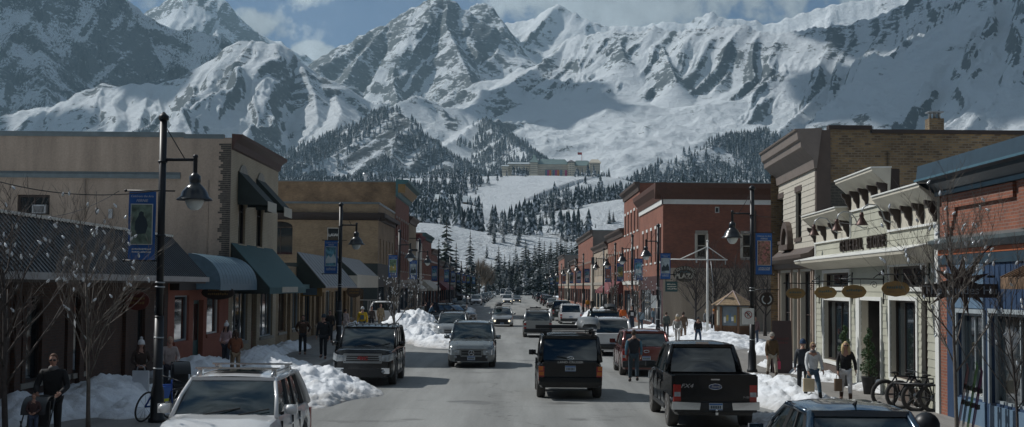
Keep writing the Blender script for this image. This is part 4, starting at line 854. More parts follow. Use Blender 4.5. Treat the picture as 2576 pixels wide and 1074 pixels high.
for r in (T1, T2, W1, W2):
    k = .16; FG.box(mb, r[0]-k, r[0]-.002, .003, .06, r[2]-.05, r[3]+.12); FG.box(mb, r[1]+.002, r[1]+k, .003, .06, r[2]-.05, r[3]+.12); FG.box(mb, r[0]-.001, r[1]+.001, .003, .06, r[3]+.002, r[3]+.12); FG.box(mb, r[0]-.001, r[1]+.001, .003, .07, r[2]-.12, r[2]-.002)
FG.box(mb, DR[0]-.15, DR[0]-.002, .003, .07, .15, DR[3]+.12); FG.box(mb, DR[1]+.002, DR[1]+.5, .003, .09, .15, DR[3]+.12); FG.box(mb, DR[0], DR[1], .003, .06, DR[3]+.002, DR[3]+.12)
wb(mb, 'trim', WHITE, b)
zb0 = .2; mb = MB(); FG.box(mb, W1[0]-.16, W1[1]+.16, .025, .10, .15, .60); FG.box(mb, W2[0]-.16, W2[1]+.16, .025, .10, .15, .60); wb(mb, 'stall_riser', BROWN, b)
win(b, FG, T1, fm=DKBROWN, nu=2, nv=1); win(b, FG, T2, fm=DKBROWN, nu=2, nv=1); win(b, FG, W1, fm=DKBROWN, nu=4, nv=1, depth=.18); win(b, FG, W2, fm=DKBROWN, nu=3, nv=1, depth=.18); win(b, FG, NR, fm=DKBROWN, nu=1, nv=1)
FG2 = FG; 
mb = MB(); a, c, d, e = DR; I = 1.4
for q in (a, c): mb.quad(FG.P(q, -.2, d), FG.P(q, -I, d), FG.P(q, -I, e), FG.P(q, -.2, e))
mb.quad(FG.P(a, -.2, e), FG.P(c, -.2, e), FG.P(c, -I, e), FG.P(a, -I, e)); mb.quad(FG.P(a, -I-.1, d), FG.P(c, -I-.1, d), FG.P(c, -I-.1, e), FG.P(a, -I-.1, e)); wb(mb, 'entrance_recess', INTER, b)
dd = MB(); FG.box(dd, a+.1, c-.1, -I-.06, -I, .17, e-.5); do = wb(dd, 'door', DKBROWN, b); dd = MB(); dd.quad(FG.P(a+.3, -I+.004, .9), FG.P(c-.3, -I+.004, .9), FG.P(c-.3, -I+.004, e-.8), FG.P(a+.3, -I+.004, e-.8)); wb(dd, 'pane', GLASS, do); dd = MB(); FG.box(dd, a+.2, a+.24, -I, -I+.05, 1.0, 1.4); wb(dd, 'handle', CHROME, do)
# mid cornice above the shop windows
zm = uz(*Z8(1150, 960), w=.75)[1]
mb = MB(); FG.extr(mb, [(.03, zm-.28), (.6, zm-.1), (.78, zm-.05), (.8, zm+.04), (.03, zm+.22)], .5, LG+.1); wb(mb, 'shop_cornice', CREAM, b)
mb = MB(); FG.extr(mb, [(.03, zm+.225), (.82, zm+.045), (.82, zm+.075), (.03, zm+.255)], .46, LG+.12); wb(mb, 'cornice_cap', WHITE, b)
# lettering
u0 = uz(*Z8(630, 920))[0]; u1 = uz(*Z8(940, 920))[0]; zc = uz(*Z8(785, 918))[1]
def letters(word, ua, ub, zc_, size, m):
    n = len(word)
    for i, ch in enumerate(word):
        if ch == ' ': continue
        mb = MB(); u = ua+(ub-ua)*(i+.5)/n; text_on(mb, ch, size, FG.P(u, .075, zc_), FG.U*-1, (0, 0, 1), .09, sx=.95, bold=.008); wb(mb, 'letter', m, b)
letters('GENERAL STORE', u0, u1, zc, .52, DKBROWN)
COPPER = mat('copper_shade', (.055, .028, .022), rough=.45, metal=.5)
for (hx, hy, wx_, wy_) in ((517, 850, 630, 840), (667, 822, 800, 808), (848, 780, 985, 768)):
    uh, zh = uz(*Z8(hx, hy), w=1.0); uw, zw = uz(*Z8(wx_, wy_)); u = uw
    pb = FG.P(u, .02, zw); t = empty('gooseneck_lamp', tuple(pb), 0, {517: 'copper gooseneck sign lamp farthest along the general store front', 667: 'copper gooseneck sign lamp above the middle of GENERAL STORE', 848: 'copper gooseneck sign lamp nearest the tall false-front step'}[hx], 'sign lamp', 'gooseneck lamps over the store sign')
    W = FG.W; pts = [(0, 0), (.12, -.02), (.28, .06), (.36, .28), (.52, .48), (.75, .50), (.9, .40), (.95, .22)]
    mb = MB(); mb.tube([W*p[0]+Vector((0, 0, p[1])) for p in pts], .022, 6); mb.build('arm', GALV, t)
    mb = MB(); c = W*.95; mb.lathe([(.05, .24), (.07, .14), (.06, .1), (.18, -.11), (.20, -.13), (.17, -.12), (.04, .08)], (c.x, c.y, .02), 14); mb.build('lamp_shade', COPPER, t)
# hanging oval signs
for k, (cx_, cy_, ub) in enumerate(((322, 240, 445), (515, 235, 650), (695, 228, 845), (963, 210, 1130))):
    px, py = ZR(cx_, cy_); pu = FG.u(ZR(ub, 0)[0]); W = FG.W; pb = FG.P(pu, .03, 0); Yp = pb.y; c = at(px, py, Yp)
    t = empty('hanging_sign', tuple(FG.P(pu, .03, c.z+.35)), 0, ['ochre oval hanging sign farthest from camera by the general store corner', 'ochre oval hanging sign beside the left transom window of the general store', 'ochre oval hanging sign left of the store entrance', 'ochre oval hanging sign largest, under the right transom window'][k], 'sign', 'ochre oval signs outside the general store')
    L_ = 1.3; mb = MB(); mb.tube([(0, 0, 0), W*L_], .02, 6); mb.tube([(0, 0, -.75), (0, 0, .3)], .022, 6); mb.tube([W*.05+Vector((0, 0, .22)), W*.3+Vector((0, 0, .03))], .015, 6)
    sp = [W*(.28+.12*(1-a/14)*math.cos(a*.75))+Vector((0, 0, -.18+.12*(1-a/14)*math.sin(a*.75))) for a in range(13)]; mb.tube(sp, .01, 5); mb.lathe([(.02, -.03), (.035, 0), (.02, .03)], tuple(W*L_), 8); mb.build('bracket', BLACKM, t)
    rx = .36; cen = W*(L_-.42)+Vector((0, 0, -.38)); pr = []
    for a in range(28):
        w_ = 2*math.pi*a/28; rr_ = 1+.035*math.cos(8*w_); pr.append(cen+W*(rx*rr_*math.cos(w_))+Vector((0, .02, rx*.56*rr_*math.copysign(abs(math.sin(w_))**.8, math.sin(w_)))))
    mb = MB(); mb.prism(pr, (0, -.04, 0)); bo = mb.build('board', SIGNY, t); mb = MB(); strokes(mb, cen+Vector((0, -.022, .04)), (1, 0, 0), (0, 0, 1), .48, .08, 1, k); mb.build('lettering', mat('sign_teal', (.06, .10, .10)), bo); mb = MB(); strokes(mb, cen+Vector((0, -.022, -.08)), (1, 0, 0), (0, 0, 1), .40, .035, 1, k+9); mb.build('small_lettering', SIGNY if False else WOOD, bo)
    mb = MB(); 
    for sx_ in (-.2, .2): mb.tube([cen+W*sx_+Vector((0, 0, .16)), cen+W*sx_+Vector((0, 0, .38))], .008, 4)
    mb.build('chain', BLACKM, t)
# topiaries and dressed mannequin by the door
def topiary(x, y, lab):
    t = empty('topiary', (x, y, .15), 0, lab, 'topiary', 'spiral topiaries flanking the store entrance'); mb = MB(); mb.lathe([(.15, 0), (.19, .3), (.22, .5), (.24, .52), (.20, .53), (.19, .46)], n=14); mb.build('pot', BLACKP, t)
    mb = MB(); rn = random.Random(5)
    for i in range(2600):
        h = rn.random(); a = h*math.pi*6.5; env = .17*(1-h)**.7+.05; c = Vector((math.cos(a)*env*.5, math.sin(a)*env*.5, .6+h*1.35)); q = Vector((rn.gauss(0, 1), rn.gauss(0, 1), rn.gauss(0, .7))).normalized()*env*.75; p = c+q; d = Vector((rn.gauss(0, 1), rn.gauss(0, 1), rn.gauss(0, 1))).normalized()*.03; e = d.cross(q).normalized()*.022; mb.add([p-e, p+e, p+d+q*.2], [(0, 1, 2)])
    mb.build('foliage', mat('topiary_leaf', (.04, .085, .03), rough=.7, var=.4, scale=12), t); mb = MB(); mb.tube([(0, 0, .4), (0, 0, 1.8)], .02, 6); mb.build('stem', WOOD, t)
p = FG.P(DR[1]+.28, .5, 0); topiary(p.x, p.y, 'dark green spiral topiary in black pot left of the store door'); p = FG.P(DR[0]-.05, .42, 0); topiary(p.x, p.y, 'dark green spiral topiary in black pot right of the store door')
# --- tall corner building with cream siding front and brick flank
X1 = 11.62; YA = 51.75; YC = 60.8
b = bld('corner_building', 14, 56, 'tall building with cream siding front, brown cornice and brown brick side wall')
F1 = Fr(X1, YA, X1+.35, YC, -1); H1 = 9.0
o1 = []
for (xa, xb, yb, yt) in ((200, 238, 900, 615), (322, 360, 880, 568)):
    a, c = F1.u(Z8(xb, 0)[0]), F1.u(Z8(xa, 0)[0]); o1.append((a, c, F1.uz(*Z8((xa+xb)/2, yb))[1], F1.uz(*Z8((xa+xb)/2, yt))[1]))
sf = [(.9, 3.4, .5, 4.0), (3.8, 5.2, .16, 4.0), (5.6, 8.4, .5, 4.0)]
mb = MB(); wall(mb, F1, 0, F1.len, 0, H1, o1+sf, .25); wb(mb, 'front_wall', SIDINGC, b)
mb = MB(); siding(mb, F1, .1, F1.len-.1, 4.95, H1-.9, o1, .23, .003); wb(mb, 'siding', mat('cream_clapboard', (.47, .44, .37), var=.08), b)
for r in o1: win(b, F1, r, fm=DKBROWN, nu=1, sill=BROWN, lintel=BROWN, fw=.07)
for r in sf: win(b, F1, r, fm=DKBROWN, nu=3 if r[2] > .3 else 1, nv=2, depth=.25)
mb = MB()
for u in (.15, .55, 3.5, 5.3, 8.5): F1.box(mb, u, u+.16, .003, .09, .15, 4.1)
wb(mb, 'shop_column', mat('pinkish_cream', (.33, .26, .21)), b)
mb = MB(); F1.extr(mb, [(.02, 4.1), (.2, 4.15), (.25, 4.35), (.6, 4.5), (.62, 4.62), (.3, 4.7), (.02, 4.95)], -.1, F1.len); wb(mb, 'shop_cornice', BROWN, b)
mb = MB(); ua = F1.u(Z8(278, 0)[0]); n = 10; za = F1.uz(*Z8(278, 925))[1]
out = [F1.P(ua+1.0*math.cos(math.pi*k/n), .03, za+1.0*math.sin(math.pi*k/n)) for k in range(n+1)]; inn = [F1.P(ua+.72*math.cos(math.pi*k/n), .03, za+.72*math.sin(math.pi*k/n)) for k in range(n+1)]
mb.prism(out+inn[::-1], F1.W*.22); F1.box(mb, ua-1.15, ua+1.15, .03, .3, za-.22, za-.002); wb(mb, 'arched_pediment', BROWN, b)
mb = MB(); mb.prism(inn, F1.W*.06); wb(mb, 'pediment_panel', STONE, b)
zc = F1.uz(*Z8(360, 118), w=.8)[1]
prof = [(0, zc-1.5), (.1, zc-1.5), (.14, zc-1.15), (.5, zc-.75), (.6, zc-.7), (.62, zc-.45), (.72, zc-.4), (.75, zc-.08), (.82, zc-.06), (.84, zc), (-.2, zc+.04)]
mb = MB(); F1.extr(mb, prof, -.25, F1.len+.3); wb(mb, 'cornice', mat('taupe_cornice', (.18, .15, .13), rough=.6), b)
FF = Fr(X1, YA, 34, YA+.01, 1); mb = MB(); ztp = lambda x, y: FF.uz(*Z8(x, y))[1]; us = FF.u(Z8(822, 0)[0]); zA, zB2 = ztp(500, 150), ztp(1000, 178)
wall(mb, FF, .55, us, 0, zA); wall(mb, FF, us, FF.len, 0, zB2); wb(mb, 'brick_side_wall', BR_YB, b)
mb = MB(); FF.box(mb, 0, .55, -.3, .1, 0, zc-.02); wb(mb, 'corner_board', BROWN, b)
mb = MB(); FF.box(mb, .5, us+.05, -.35, .08, zA, zA+.16); FF.box(mb, us+.05, FF.len, -.35, .08, zB2, zB2+.15); wb(mb, 'coping', DKBROWN, b)
mb = MB(); FF.box(mb, FF.u(Z8(487, 0)[0]), FF.u(Z8(705, 0)[0]), .003, .03, ztp(600, 690), ztp(600, 508)); wb(mb, 'brick_infill', brickmat('grey_infill_brick', (.07, .068, .055), (.05, .05, .042), (.10, .09, .075), bw=.3, bh=.11, msz=.02), b)
core(b, X1+.5, 34, YA+.05, YC, 8.3); mb = MB(); mb.quad((X1, YC, 0), (34, YC, 0), (34, YC, 8.4), (X1, YC, 8.4)); mb.quad((34, YA, 0), (34, YC, 0), (34, YC, 8.4), (34, YA, 8.4)); wb(mb, 'rear_wall', BR_YB, b)
cc = at(*Z8(1248, 165), 57.0); ct = at(*Z8(1248, 82), 57.0); mb = MB(); mb.box(cc.x-.31, cc.x+.31, 56.7, 57.3, 8, ct.z); ch = wb(mb, 'chimney', BR_YB, b)
mb = MB(); 
for i in range(3): mb.lathe([(.07, 0), (.06, .2), (.07, .26)], (cc.x-.2+.2*i, 57.0, ct.z), 10)
mb.box(cc.x-.32, cc.x+.32, 56.72, 57.28, ct.z+.262, ct.z+.31); wb(mb, 'chimney_pot', GALV, ch)
# --- orange brick shop at the right edge
b = bld('guides_shop', 10.9, 30, 'orange brick shop with navy cornice and blue boarded front at the right edge')
F0 = Fr(10.92, 14, 10.95, 34.62, -1); L0 = F0.len; f0 = lambda x, y, w=0: F0.uz(*Z8(x, y), w=w); g0 = lambda x, y, w=0: F0.uz(*ZR(x, y), w=w)
zt = f0(1270, 605)[1]; zl = f0(1320, 925)[1]; zbt = f0(1320, 960)[1]
s1 = (g0(1460, 0)[0], g0(1300, 0)[0], .75, g0(1380, 368)[1]); s2 = (F0.u(2700), g0(1503, 0)[0], .75, g0(1600, 372)[1]); s3 = (1, F0.u(2760), .75, s2[3])
mb = MB(); wall(mb, F0, 0, L0, zl, zt+.05); wall(mb, F0, L0-.5, L0, 0, zl); wb(mb, 'brick_wall', BR_O, b)
mb = MB(); wall(mb, F0, 0, L0-.5, 0, zl, [s1, s2, s3]); wb(mb, 'shop_front', BLUEW, b)
mb = MB(); F0.box(mb, g0(1462, 0)[0], g0(1258, 0)[0], .003, .03, s1[3]+.12, zbt-.1); F0.box(mb, s1[0]-.1, s1[1]+.1, .003, .05, .15, .7); F0.box(mb, s2[0], s2[1]+.05, .003, .05, .15, .7); wb(mb, 'light_panel', LBLUEW, b)
mb = MB()
for i in range(60): F0.box(mb, .5+i*.33, .52+i*.33, .003, .014, s1[3]+.15, zbt-.1)
wb(mb, 'board_batten', BLUEW, b)
mb = MB()
for r in (s1, s2, s3):
    F0.box(mb, r[0]-.09, r[0]-.001, .004, .06, r[2]-.02, r[3]+.1); F0.box(mb, r[1]+.001, r[1]+.09, .004, .06, r[2]-.02, r[3]+.1); F0.box(mb, r[0], r[1], .004, .06, r[3]+.001, r[3]+.1)
wb(mb, 'window_trim', GREYW, b)
for r in (s1, s2, s3): win(b, F0, r, fm=GREYW, nu=2 if r is s1 else 3, nv=1, depth=.12)
zc = f0(1847, 318, .6)[1]
mb = MB(); F0.extr(mb, [(0, zt), (.08, zt), (.1, zt+.12), (.3, zt+.3), (.34, zt+.62), (.55, zt+.78), (.6, zc), (-.3, zc+.03)], 0, L0+.05); wb(mb, 'cornice', NAVY, b)
mb = MB(); F0.extr(mb, [(-.3, zc+.035), (.63, zc+.005), (.63, zc+.06), (-.3, zc+.08)], 0, L0+.1); F0.box(mb, 0, L0, .101, .13, zt, zt+.1); wb(mb, 'cornice_flashing', mat('blue_grey_flashing', (.06, .13, .17), rough=.4), b)
mb = MB(); F0.extr(mb, [(0, zl-.12), (.1, zl-.12), (.3, zl+.02), (.32, zl+.1), (0, zl+.2)], 0, L0+.02); wb(mb, 'shop_cornice', FLASH, b)
mb = MB(); F0.box(mb, 0, L0, .005, .06, zl-.26, zl-.13); wb(mb, 'orange_band', ORANGEW, b); mb = MB(); F0.box(mb, 0, L0, .005, .05, zl-.5, zl-.265); wb(mb, 'navy_band', NAVY, b)
mb = MB()
for i in range(4):
    ue = L0-.5-i*5.2; F0.box(mb, ue-.4, ue, .004, .1, zl+.2, zt-.02); F0.box(mb, ue-4.8, ue-.4, .004, .08, zt-.35, zt-.02)
    for k in range(4): F0.box(mb, ue-.4-.12*(k+1), ue-.4-.12*k, .004, .07, zt-.35-.16*(4-k), zt-.35)
wb(mb, 'brick_corbel', BR_O, b)
mb = MB(); mb.box(11.3, 24, 14, 34.5, 0, zt-.2); wb(mb, 'side_wall', BR_R, b); core(b, 11.31, 24, 14, 34.5, zt)
awn_u = F0.u(2560); awning(b, F0, 10, g0(1640, 0, .9)[0], 3.55, 4.1, 1.15, WOOD, side=DKBROWN, val=.22, ribs=.2, name='small_awning')
mb = MB(); c = F0.P((s1[0]+s1[1])/2, -.1, .86); text_on(mb, 'Rivers & Gear', .2, c, F0.U*-1, (0, 0, 1), .01); wb(mb, 'window_lettering', WHITE, b)
# star sign
RUST = mat('rusty_metal', (.05, .028, .022), rough=.6, metal=.4, var=.35, scale=8)
Ys = 30.6; cst = at(*ZR(1318, 180), Ys)
t = empty('star_sign', (10.9, Ys, cst.z), 0, 'large rusty many-pointed star sign with The Guides Hut plank', 'sign'); dx = cst.x-10.9
mb = MB(); pr = []; n = 11; rn = random.Random(8)
for k in range(2*n): r_ = (.30 if k % 2 else rn.uniform(.62, .88)); a = math.pi*k/n+.35; pr.append((dx+r_*math.cos(a), .0, r_*.95*math.sin(a)))
mb.prism(pr, (0, -.04, 0)); mb.build('star', RUST, t)
mb = MB(); mb.box(dx-.9, dx+.95, -.09, -.045, -.33, -.02); bo = mb.build('plank', DKBROWN, t); mb = MB(); text_on(mb, 'The Guides Hut', .27, (dx, -.1, -.17), (1, 0, 0), (0, 0, 1), .015); mb.build('lettering', GALV, bo)
mb = MB(); mb.tube([(0, 0, .15), (dx+.6, 0, .15)], .03, 6); mb.tube([(0, 0, .9), (dx, 0, .2)], .015, 5); mb.build('bracket', BLACKM, t)
# --- Plaza brick building
X2 = 11.3; YP = 101.5
b = bld('plaza_building', 16, 110, 'red brick two-storey building with white band and tan ground floor behind the kiosk')
F2 = Fr(X2, YP, 44, YP, 1); f2 = lambda x, y: F2.uz(*Z7(x, y)); HP = f2(600, 205)[1]; zmid = f2(700, 757)[1]
q = []
for (xa, xb) in ((876, 952), (1240, 1312), (1600, 1680)): q.append((f2(xa, 0)[0], f2(xb, 0)[0], f2(900, 675)[1], f2(900, 482)[1]))
vt = (f2(1022, 0)[0], f2(1058, 0)[0], f2(1040, 315)[1], f2(1040, 265)[1])
mb = MB(); wall(mb, F2, 0, F2.len, zmid, HP, q+[vt]); FS = Fr(X2, 0, X2, 500, -1)
so_ = [(YP+1.2+i*3.4, YP+2.2+i*3.4, 5.3, 7.9) for i in range(5)]; wall(mb, FS, YP, YP+18.5, 4.2, HP, so_); wb(mb, 'brick_wall', BR_R, b)
mb = MB(); wall(mb, F2, 0, F2.len, 0, zmid); wb(mb, 'ground_floor', BEIGE2, b)
mb = MB(); wall(mb, FS, YP, YP+18.5, 0, 4.2, [(YP+1, YP+5, .5, 3.1), (YP+6, YP+7.3, .16, 3.0), (YP+8.5, YP+17, .5, 3.1)]); wb(mb, 'shop_front', mat('dark_maroon_front', (.05, .02, .02)), b)
win(b, FS, (YP+1, YP+5, .5, 3.1), nu=3, nv=1); win(b, FS, (YP+8.5, YP+17, .5, 3.1), nu=5, nv=1); door(b, FS, (YP+6, YP+7.3, .16, 3.0), WOOD)
for r in q: 
    win(b, F2, r, fm=CREAM, nu=1, nv=2, sill=STONE, lintel=STONE, fw=.08); mb = MB(); F2.box(mb, r[0]-.15, r[0]-.002, .003, .04, r[2], r[3]); F2.box(mb, r[1]+.002, r[1]+.15, .003, .04, r[2], r[3]); wb(mb, 'window_surround', CREAM, b)
win(b, F2, vt, fm=WHITE, nu=1, nv=1, fw=.12)
for r in so_: win(b, FS, r, fm=GREYW, nu=1, nv=2, sill=WHITE, lintel=WHITE)
mb = MB(); F2.box(mb, -.1, F2.len, .003, .1, f2(600, 243)[1], HP); FS.box(mb, YP-.1, YP+18.5, .003, .1, f2(600, 243)[1], HP+.001); wb(mb, 'white_band', WHITE, b)
RC = mat('rust_brown_cornice', (.085, .038, .025), rough=.6); pf = [(0, HP), (.15, HP), (.25, HP+.4), (.6, HP+.85), (.65, HP+1.2), (-.2, HP+1.25)]
mb = MB(); F2.extr(mb, pf, -.65, F2.len); FS.extr(mb, [(a*1.01, z+.003) for a, z in pf], YP-.64, YP+18.5); wb(mb, 'cornice', RC, b); core(b, X2+.01, 44, YP+.02, YP+18.5, HP+.3)
# oval PLAZA sign on bracket, teal board
def plaza_signs():
    Yq = 99.0; c = at(*Z7(780, 805), Yq); e = at(*Z7(876, 805), Yq); rx = e.x-c.x; top = at(*Z7(780, 740), Yq).z; rz_ = top-c.z
    t = empty('plaza_sign', (c.x, Yq, c.z), 0, 'dark oval sign reading HUCKLEBERRY PLAZA in front of the brick building', 'sign')
    mb = MB(); mb.prism([(rx*math.cos(a*math.pi/16), .04, rz_*math.sin(a*math.pi/16)) for a in range(32)], (0, -.08, 0)); mb.build('board', mat('sign_brown', (.055, .045, .03)), t)
    mb = MB(); text_on(mb, 'PLAZA', .50, (0, -.06, -rz_*.30), (1, 0, 0), (0, 0, 1), .02, bold=.02)
    for i, chh in enumerate('HUCKLEBERRY'):
        a = math.pi*(1-(i+.7)/(11.4)); p = Vector((rx*.80*math.cos(a), -.06, rz_*.72*math.sin(a))); tu = Vector((math.sin(a)*rx, 0, -math.cos(a)*rz_)).normalized(); tv = Vector((-tu.z, 0, tu.x)); text_on(mb, chh, .27, p, tu, tv, .02, bold=.006)
    mb.build('lettering', CREAM, t); mb = MB(); mb.tube([(rx*.2, .1, rz_*.5), (X2-c.x+1, YP-Yq, rz_*.5)], .06, 6); mb.build('bracket', BLACKM, t)
    mb = MB()
    for i in range(7): mb.ball((-.33+i*.11, -.05, .14+.05*math.sin(i*2)), .05, 6, (1, .4, 1))
    mb.build('berry_emblem', mat('berry_teal', (.05, .12, .14)), t)
    a0 = at(*Z7(622, 865), 97.5); a1 = at(*Z7(720, 948), 97.5)
    t = empty('board_sign', ((a0.x+a1.x)/2, 97.5, a1.z), 0, 'small dark green directory board below and left of the PLAZA oval', 'sign'); w_ = (a1.x-a0.x)/2; h_ = a0.z-a1.z
    mb = MB(); mb.box(-w_, w_, -.03, .03, 0, h_); bo = mb.build('board', mat('dark_teal', (.015, .055, .055)), t); mb = MB()
    strokes(mb, (0, -.031, h_*.5), (1, 0, 0), (0, 0, 1), w_*1.4, h_*.13, 3, 5); mb.build('lettering', CREAM, bo); mb = MB(); mb.tube([(-.9*w_, 0, h_), (-.9*w_, 0, h_+.5)], .03, 5); mb.tube([(w_*.9, 0, h_), (w_*.9, 0, h_+.5)], .03, 5); mb.tube([(-w_, 0, h_+.5), (w_+.5, 2, h_+.5)], .04, 6); mb.build('bracket', BLACKM, t)
plaza_signs()
R_SPEC = [
 (120.2, 137, 12.6, BR_R, BR_R, 'taller red brick building with row of small attic windows next to the plaza building', 3, WHITE, None, 0),
 (137.2, 160, 9.2, BR_O, BR_O, 'orange brick building with maroon awning on the right side', 2, STONE, MAROON, 0),
 (160.2, 188, 8.6, BEIGE2, BEIGE2, 'low tan rendered building on the right side', 2, STONE, None, 0),
 (190, 232, 11.2, BR_R, GREYREN, 'blocky building with grey rendered flank and red brick front at mid distance', 2, STONE, None, 0),
 (232.2, 262, 8.0, BR_O, BR_O, 'orange brick building past the grey flanked block', 2, STONE, None, 0),
 (262.2, 292, 7.0, BEIGE2, BR_D, 'small tan building far down the right side', 2, STONE, None, 0),
 (294, 330, 10.2, BR_O, GREYREN, 'farthest brick and grey building on the right side', 2, STONE, None, 0)]
for (a, c, h, m, fm_, lab, st, tr, aw, pr_) in R_SPEC:
    bb, F, G = far_building('street_building', 1, a, c, h, m, lab, flankm=fm_, storeys=st, trim=tr, awn=aw, back=26, group='brick shop buildings down the right side')
    if a == 190:
        mb = MB(); mb.box(11.0, 24, 186.5, 189.9, 0, 6.4); wb(mb, 'terrace', STONE, bb); mb = MB(); mb.box(10.9, 24, 186.3, 186.4, 6.4, 7.4); mb.box(13, 22, 188.6, 189.9, 6.4, 8.8); wb(mb, 'balustrade', NAVY, bb)

for (sd, a, c, h, m) in ((-1, -28, -6, 8.5, BR_R), (-1, -60, -29, 10, BR_Y), (1, -26, -4, 9, BR_O), (1, -58, -27, 11, BEIGE2), (-1, -100, -61, 9, BR_O), (1, -100, -59, 8, BR_R)):  # never in view; added to give the car paint something to reflect
    far_building('street_building', sd, a, c, h, m, f"unseen added shop building behind the viewpoint on the {'left' if sd < 0 else 'right'}, {'nearest' if a > -30 else ('second' if a > -61 else 'third')} one back", trim=STONE, group='unseen shop buildings added behind the viewpoint')
# drainpipes, conduits and vents on the big flank walls
bb = [o for o in COL.objects if o.name.startswith('beige_building')][0]
for u in (FB.u(208), FB.u(520)):
    mb = MB(); mb.tube([FB.P(u, .06, 4.2), FB.P(u, .06, 7.8)], .035, 6); wb(mb, 'conduit', BEIGE, bb)
mb = MB(); FB.box(mb, FB.u(270), FB.u(280), .002, .1, 6.1, 6.5); wb(mb, 'wall_vent', GALV, bb)
bb = [o for o in COL.objects if o.name.startswith('corner_building')][0]
mb = MB(); mb.tube([FF.P(FF.u(2236), .06, 4.5), FF.P(FF.u(2236), .06, 8.6)], .04, 6); wb(mb, 'conduit', BR_YB, bb)
bb = [o for o in COL.objects if o.name.startswith('plaza_building')][0]
mb = MB(); mb.tube([F2.P(F2.u(1900), .08, .2), F2.P(F2.u(1900), .08, HP-.8)], .07, 6); wb(mb, 'drainpipe', BROWN, bb)
# ------------------------------------------------------------------ vehicles (local: +Y forward, origin on the ground at the centre)
def paint(name, col, metal=.3, rough=.24, dirt=.35): return mat('paint_'+name, col, rough=rough, metal=metal, coat=.8, var=.05, dirt=dirt)
P_WHITE = paint('white', (.62, .63, .63), 0, dirt=.3); P_BLACK = mat('paint_black', (.004, .005, .006), rough=.22, metal=0, coat=.25, spec=.35, var=.05, dirt=.06); P_SILVER = paint('silver', (.30, .31, .31), .7, .32); P_GREYB = paint('steel_grey', (.17, .19, .195), .6)
P_RED = paint('dark_red', (.12, .018, .012), .4); P_BLUE = paint('deep_blue', (.006, .028, .055), .4, dirt=.15); P_NAVY = paint('dark_navy', (.012, .018, .028), .3, dirt=.2); P_BROWN = paint('grey_brown', (.10, .092, .08), .5); P_GREEN = paint('dark_green', (.012, .022, .02), .3)
LAMPG = mat('headlight_glass', (.27, .30, .32), rough=.08, spec=.9, var=.3, scale=9); LAMPR = mat('red_lens', (.30, .018, .012), rough=.15, spec=.8); LAMPO = mat('orange_lens', (.45, .12, .015), rough=.15)
LAMPON = mat('lit_headlight', (.9, .85, .7), emit=(1, .86, .6), estr=2.2); PLATE = mat('plate_white', (.42, .46, .48), rough=.5); PLATEB = mat('plate_blue', (.04, .12, .30), rough=.5)
def lerp_tab(tab, y):
    if y <= tab[0][0]: return tab[0][1]
    for (a, va), (b_, vb) in zip(tab[:-1], tab[1:]):
        if y <= b_: t = (y-a)/(b_-a+1e-9); t = t*t*(3-2*t) if len(tab) > 99 else t; return va+t*(vb-va)
    return tab[-1][1]
def patch(mb, P00, P10, P11, P01, nu=4, nv=4, bulge=0.0, nrm=None):
    P00, P10, P11, P01 = map(Vector, (P00, P10, P11, P01)); n = nrm or (P10-P00).cross(P01-P00).normalized(); vs = []
    for j in range(nv+1):
        for i in range(nu+1):
            u, v = i/nu, j/nv; p = P00*(1-u)*(1-v)+P10*u*(1-v)+P11*u*v+P01*(1-u)*v; vs.append(p+n*bulge*(4*u*(1-u))*(4*v*(1-v))**.5)
    fs = [(j*(nu+1)+i, j*(nu+1)+i+1, (j+1)*(nu+1)+i+1, (j+1)*(nu+1)+i) for j in range(nv) for i in range(nu)]; mb.add(vs, fs, True)
KINDS = dict(
 suv=dict(L=4.75, W=1.92, H=1.78, belt=1.10, hood=1.08, nose=.82, cl=.26, wr=.37, wb=(-1.42, 1.42), A=(1.15, .45), D=(-2.12, -1.72), rw=.80, pil=(.05, -.75, -1.55), rails=1),
 bigsuv=dict(L=5.2, W=2.04, H=1.90, belt=1.22, hood=1.22, nose=1.06, cl=.30, wr=.41, wb=(-1.50, 1.48), A=(1.10, .55), D=(-2.42, -2.15), rw=.84, pil=(.0, -.95, -1.75), rails=1),
 boxsuv=dict(L=4.80, W=1.93, H=1.87, belt=1.14, hood=1.16, nose=1.0, cl=.36, wr=.42, wb=(-1.35, 1.50), A=(1.00, .50), D=(-2.26, -1.98), rw=.83, pil=(.0, -.8, -1.5), rails=0),
 minivan=dict(L=5.1, W=1.98, H=1.75, belt=1.05, hood=1.0, nose=.75, cl=.2, wr=.34, wb=(-1.52, 1.52), A=(1.75, .75), D=(-2.4, -2.1), rw=.80, pil=(.3, -.8, -1.7), rails=1),
 wagon=dict(L=4.55, W=1.76, H=1.48, belt=.94, hood=.92, nose=.68, cl=.18, wr=.32, wb=(-1.28, 1.32), A=(1.0, .25), D=(-2.05, -1.60), rw=.75, pil=(.0, -.8, -1.45), rails=1),
 sedan=dict(L=4.7, W=1.80, H=1.45, belt=.93, hood=.90, nose=.66, cl=.17, wr=.32, wb=(-1.35, 1.38), A=(1.05, .25), D=(-1.75, -1.05), rw=.70, pil=(.0, -.85), rails=0, trunk=.98),
 pickup=dict(L=5.9, W=2.0, H=1.93, belt=1.22, hood=1.20, nose=1.08, cl=.36, wr=.42, wb=(-1.85, 1.83), A=(1.35, .80), D=(-1.02, -.80), rw=.74, pil=(.35, -.45), rails=0, bed=(-2.9, -1.12)),
)
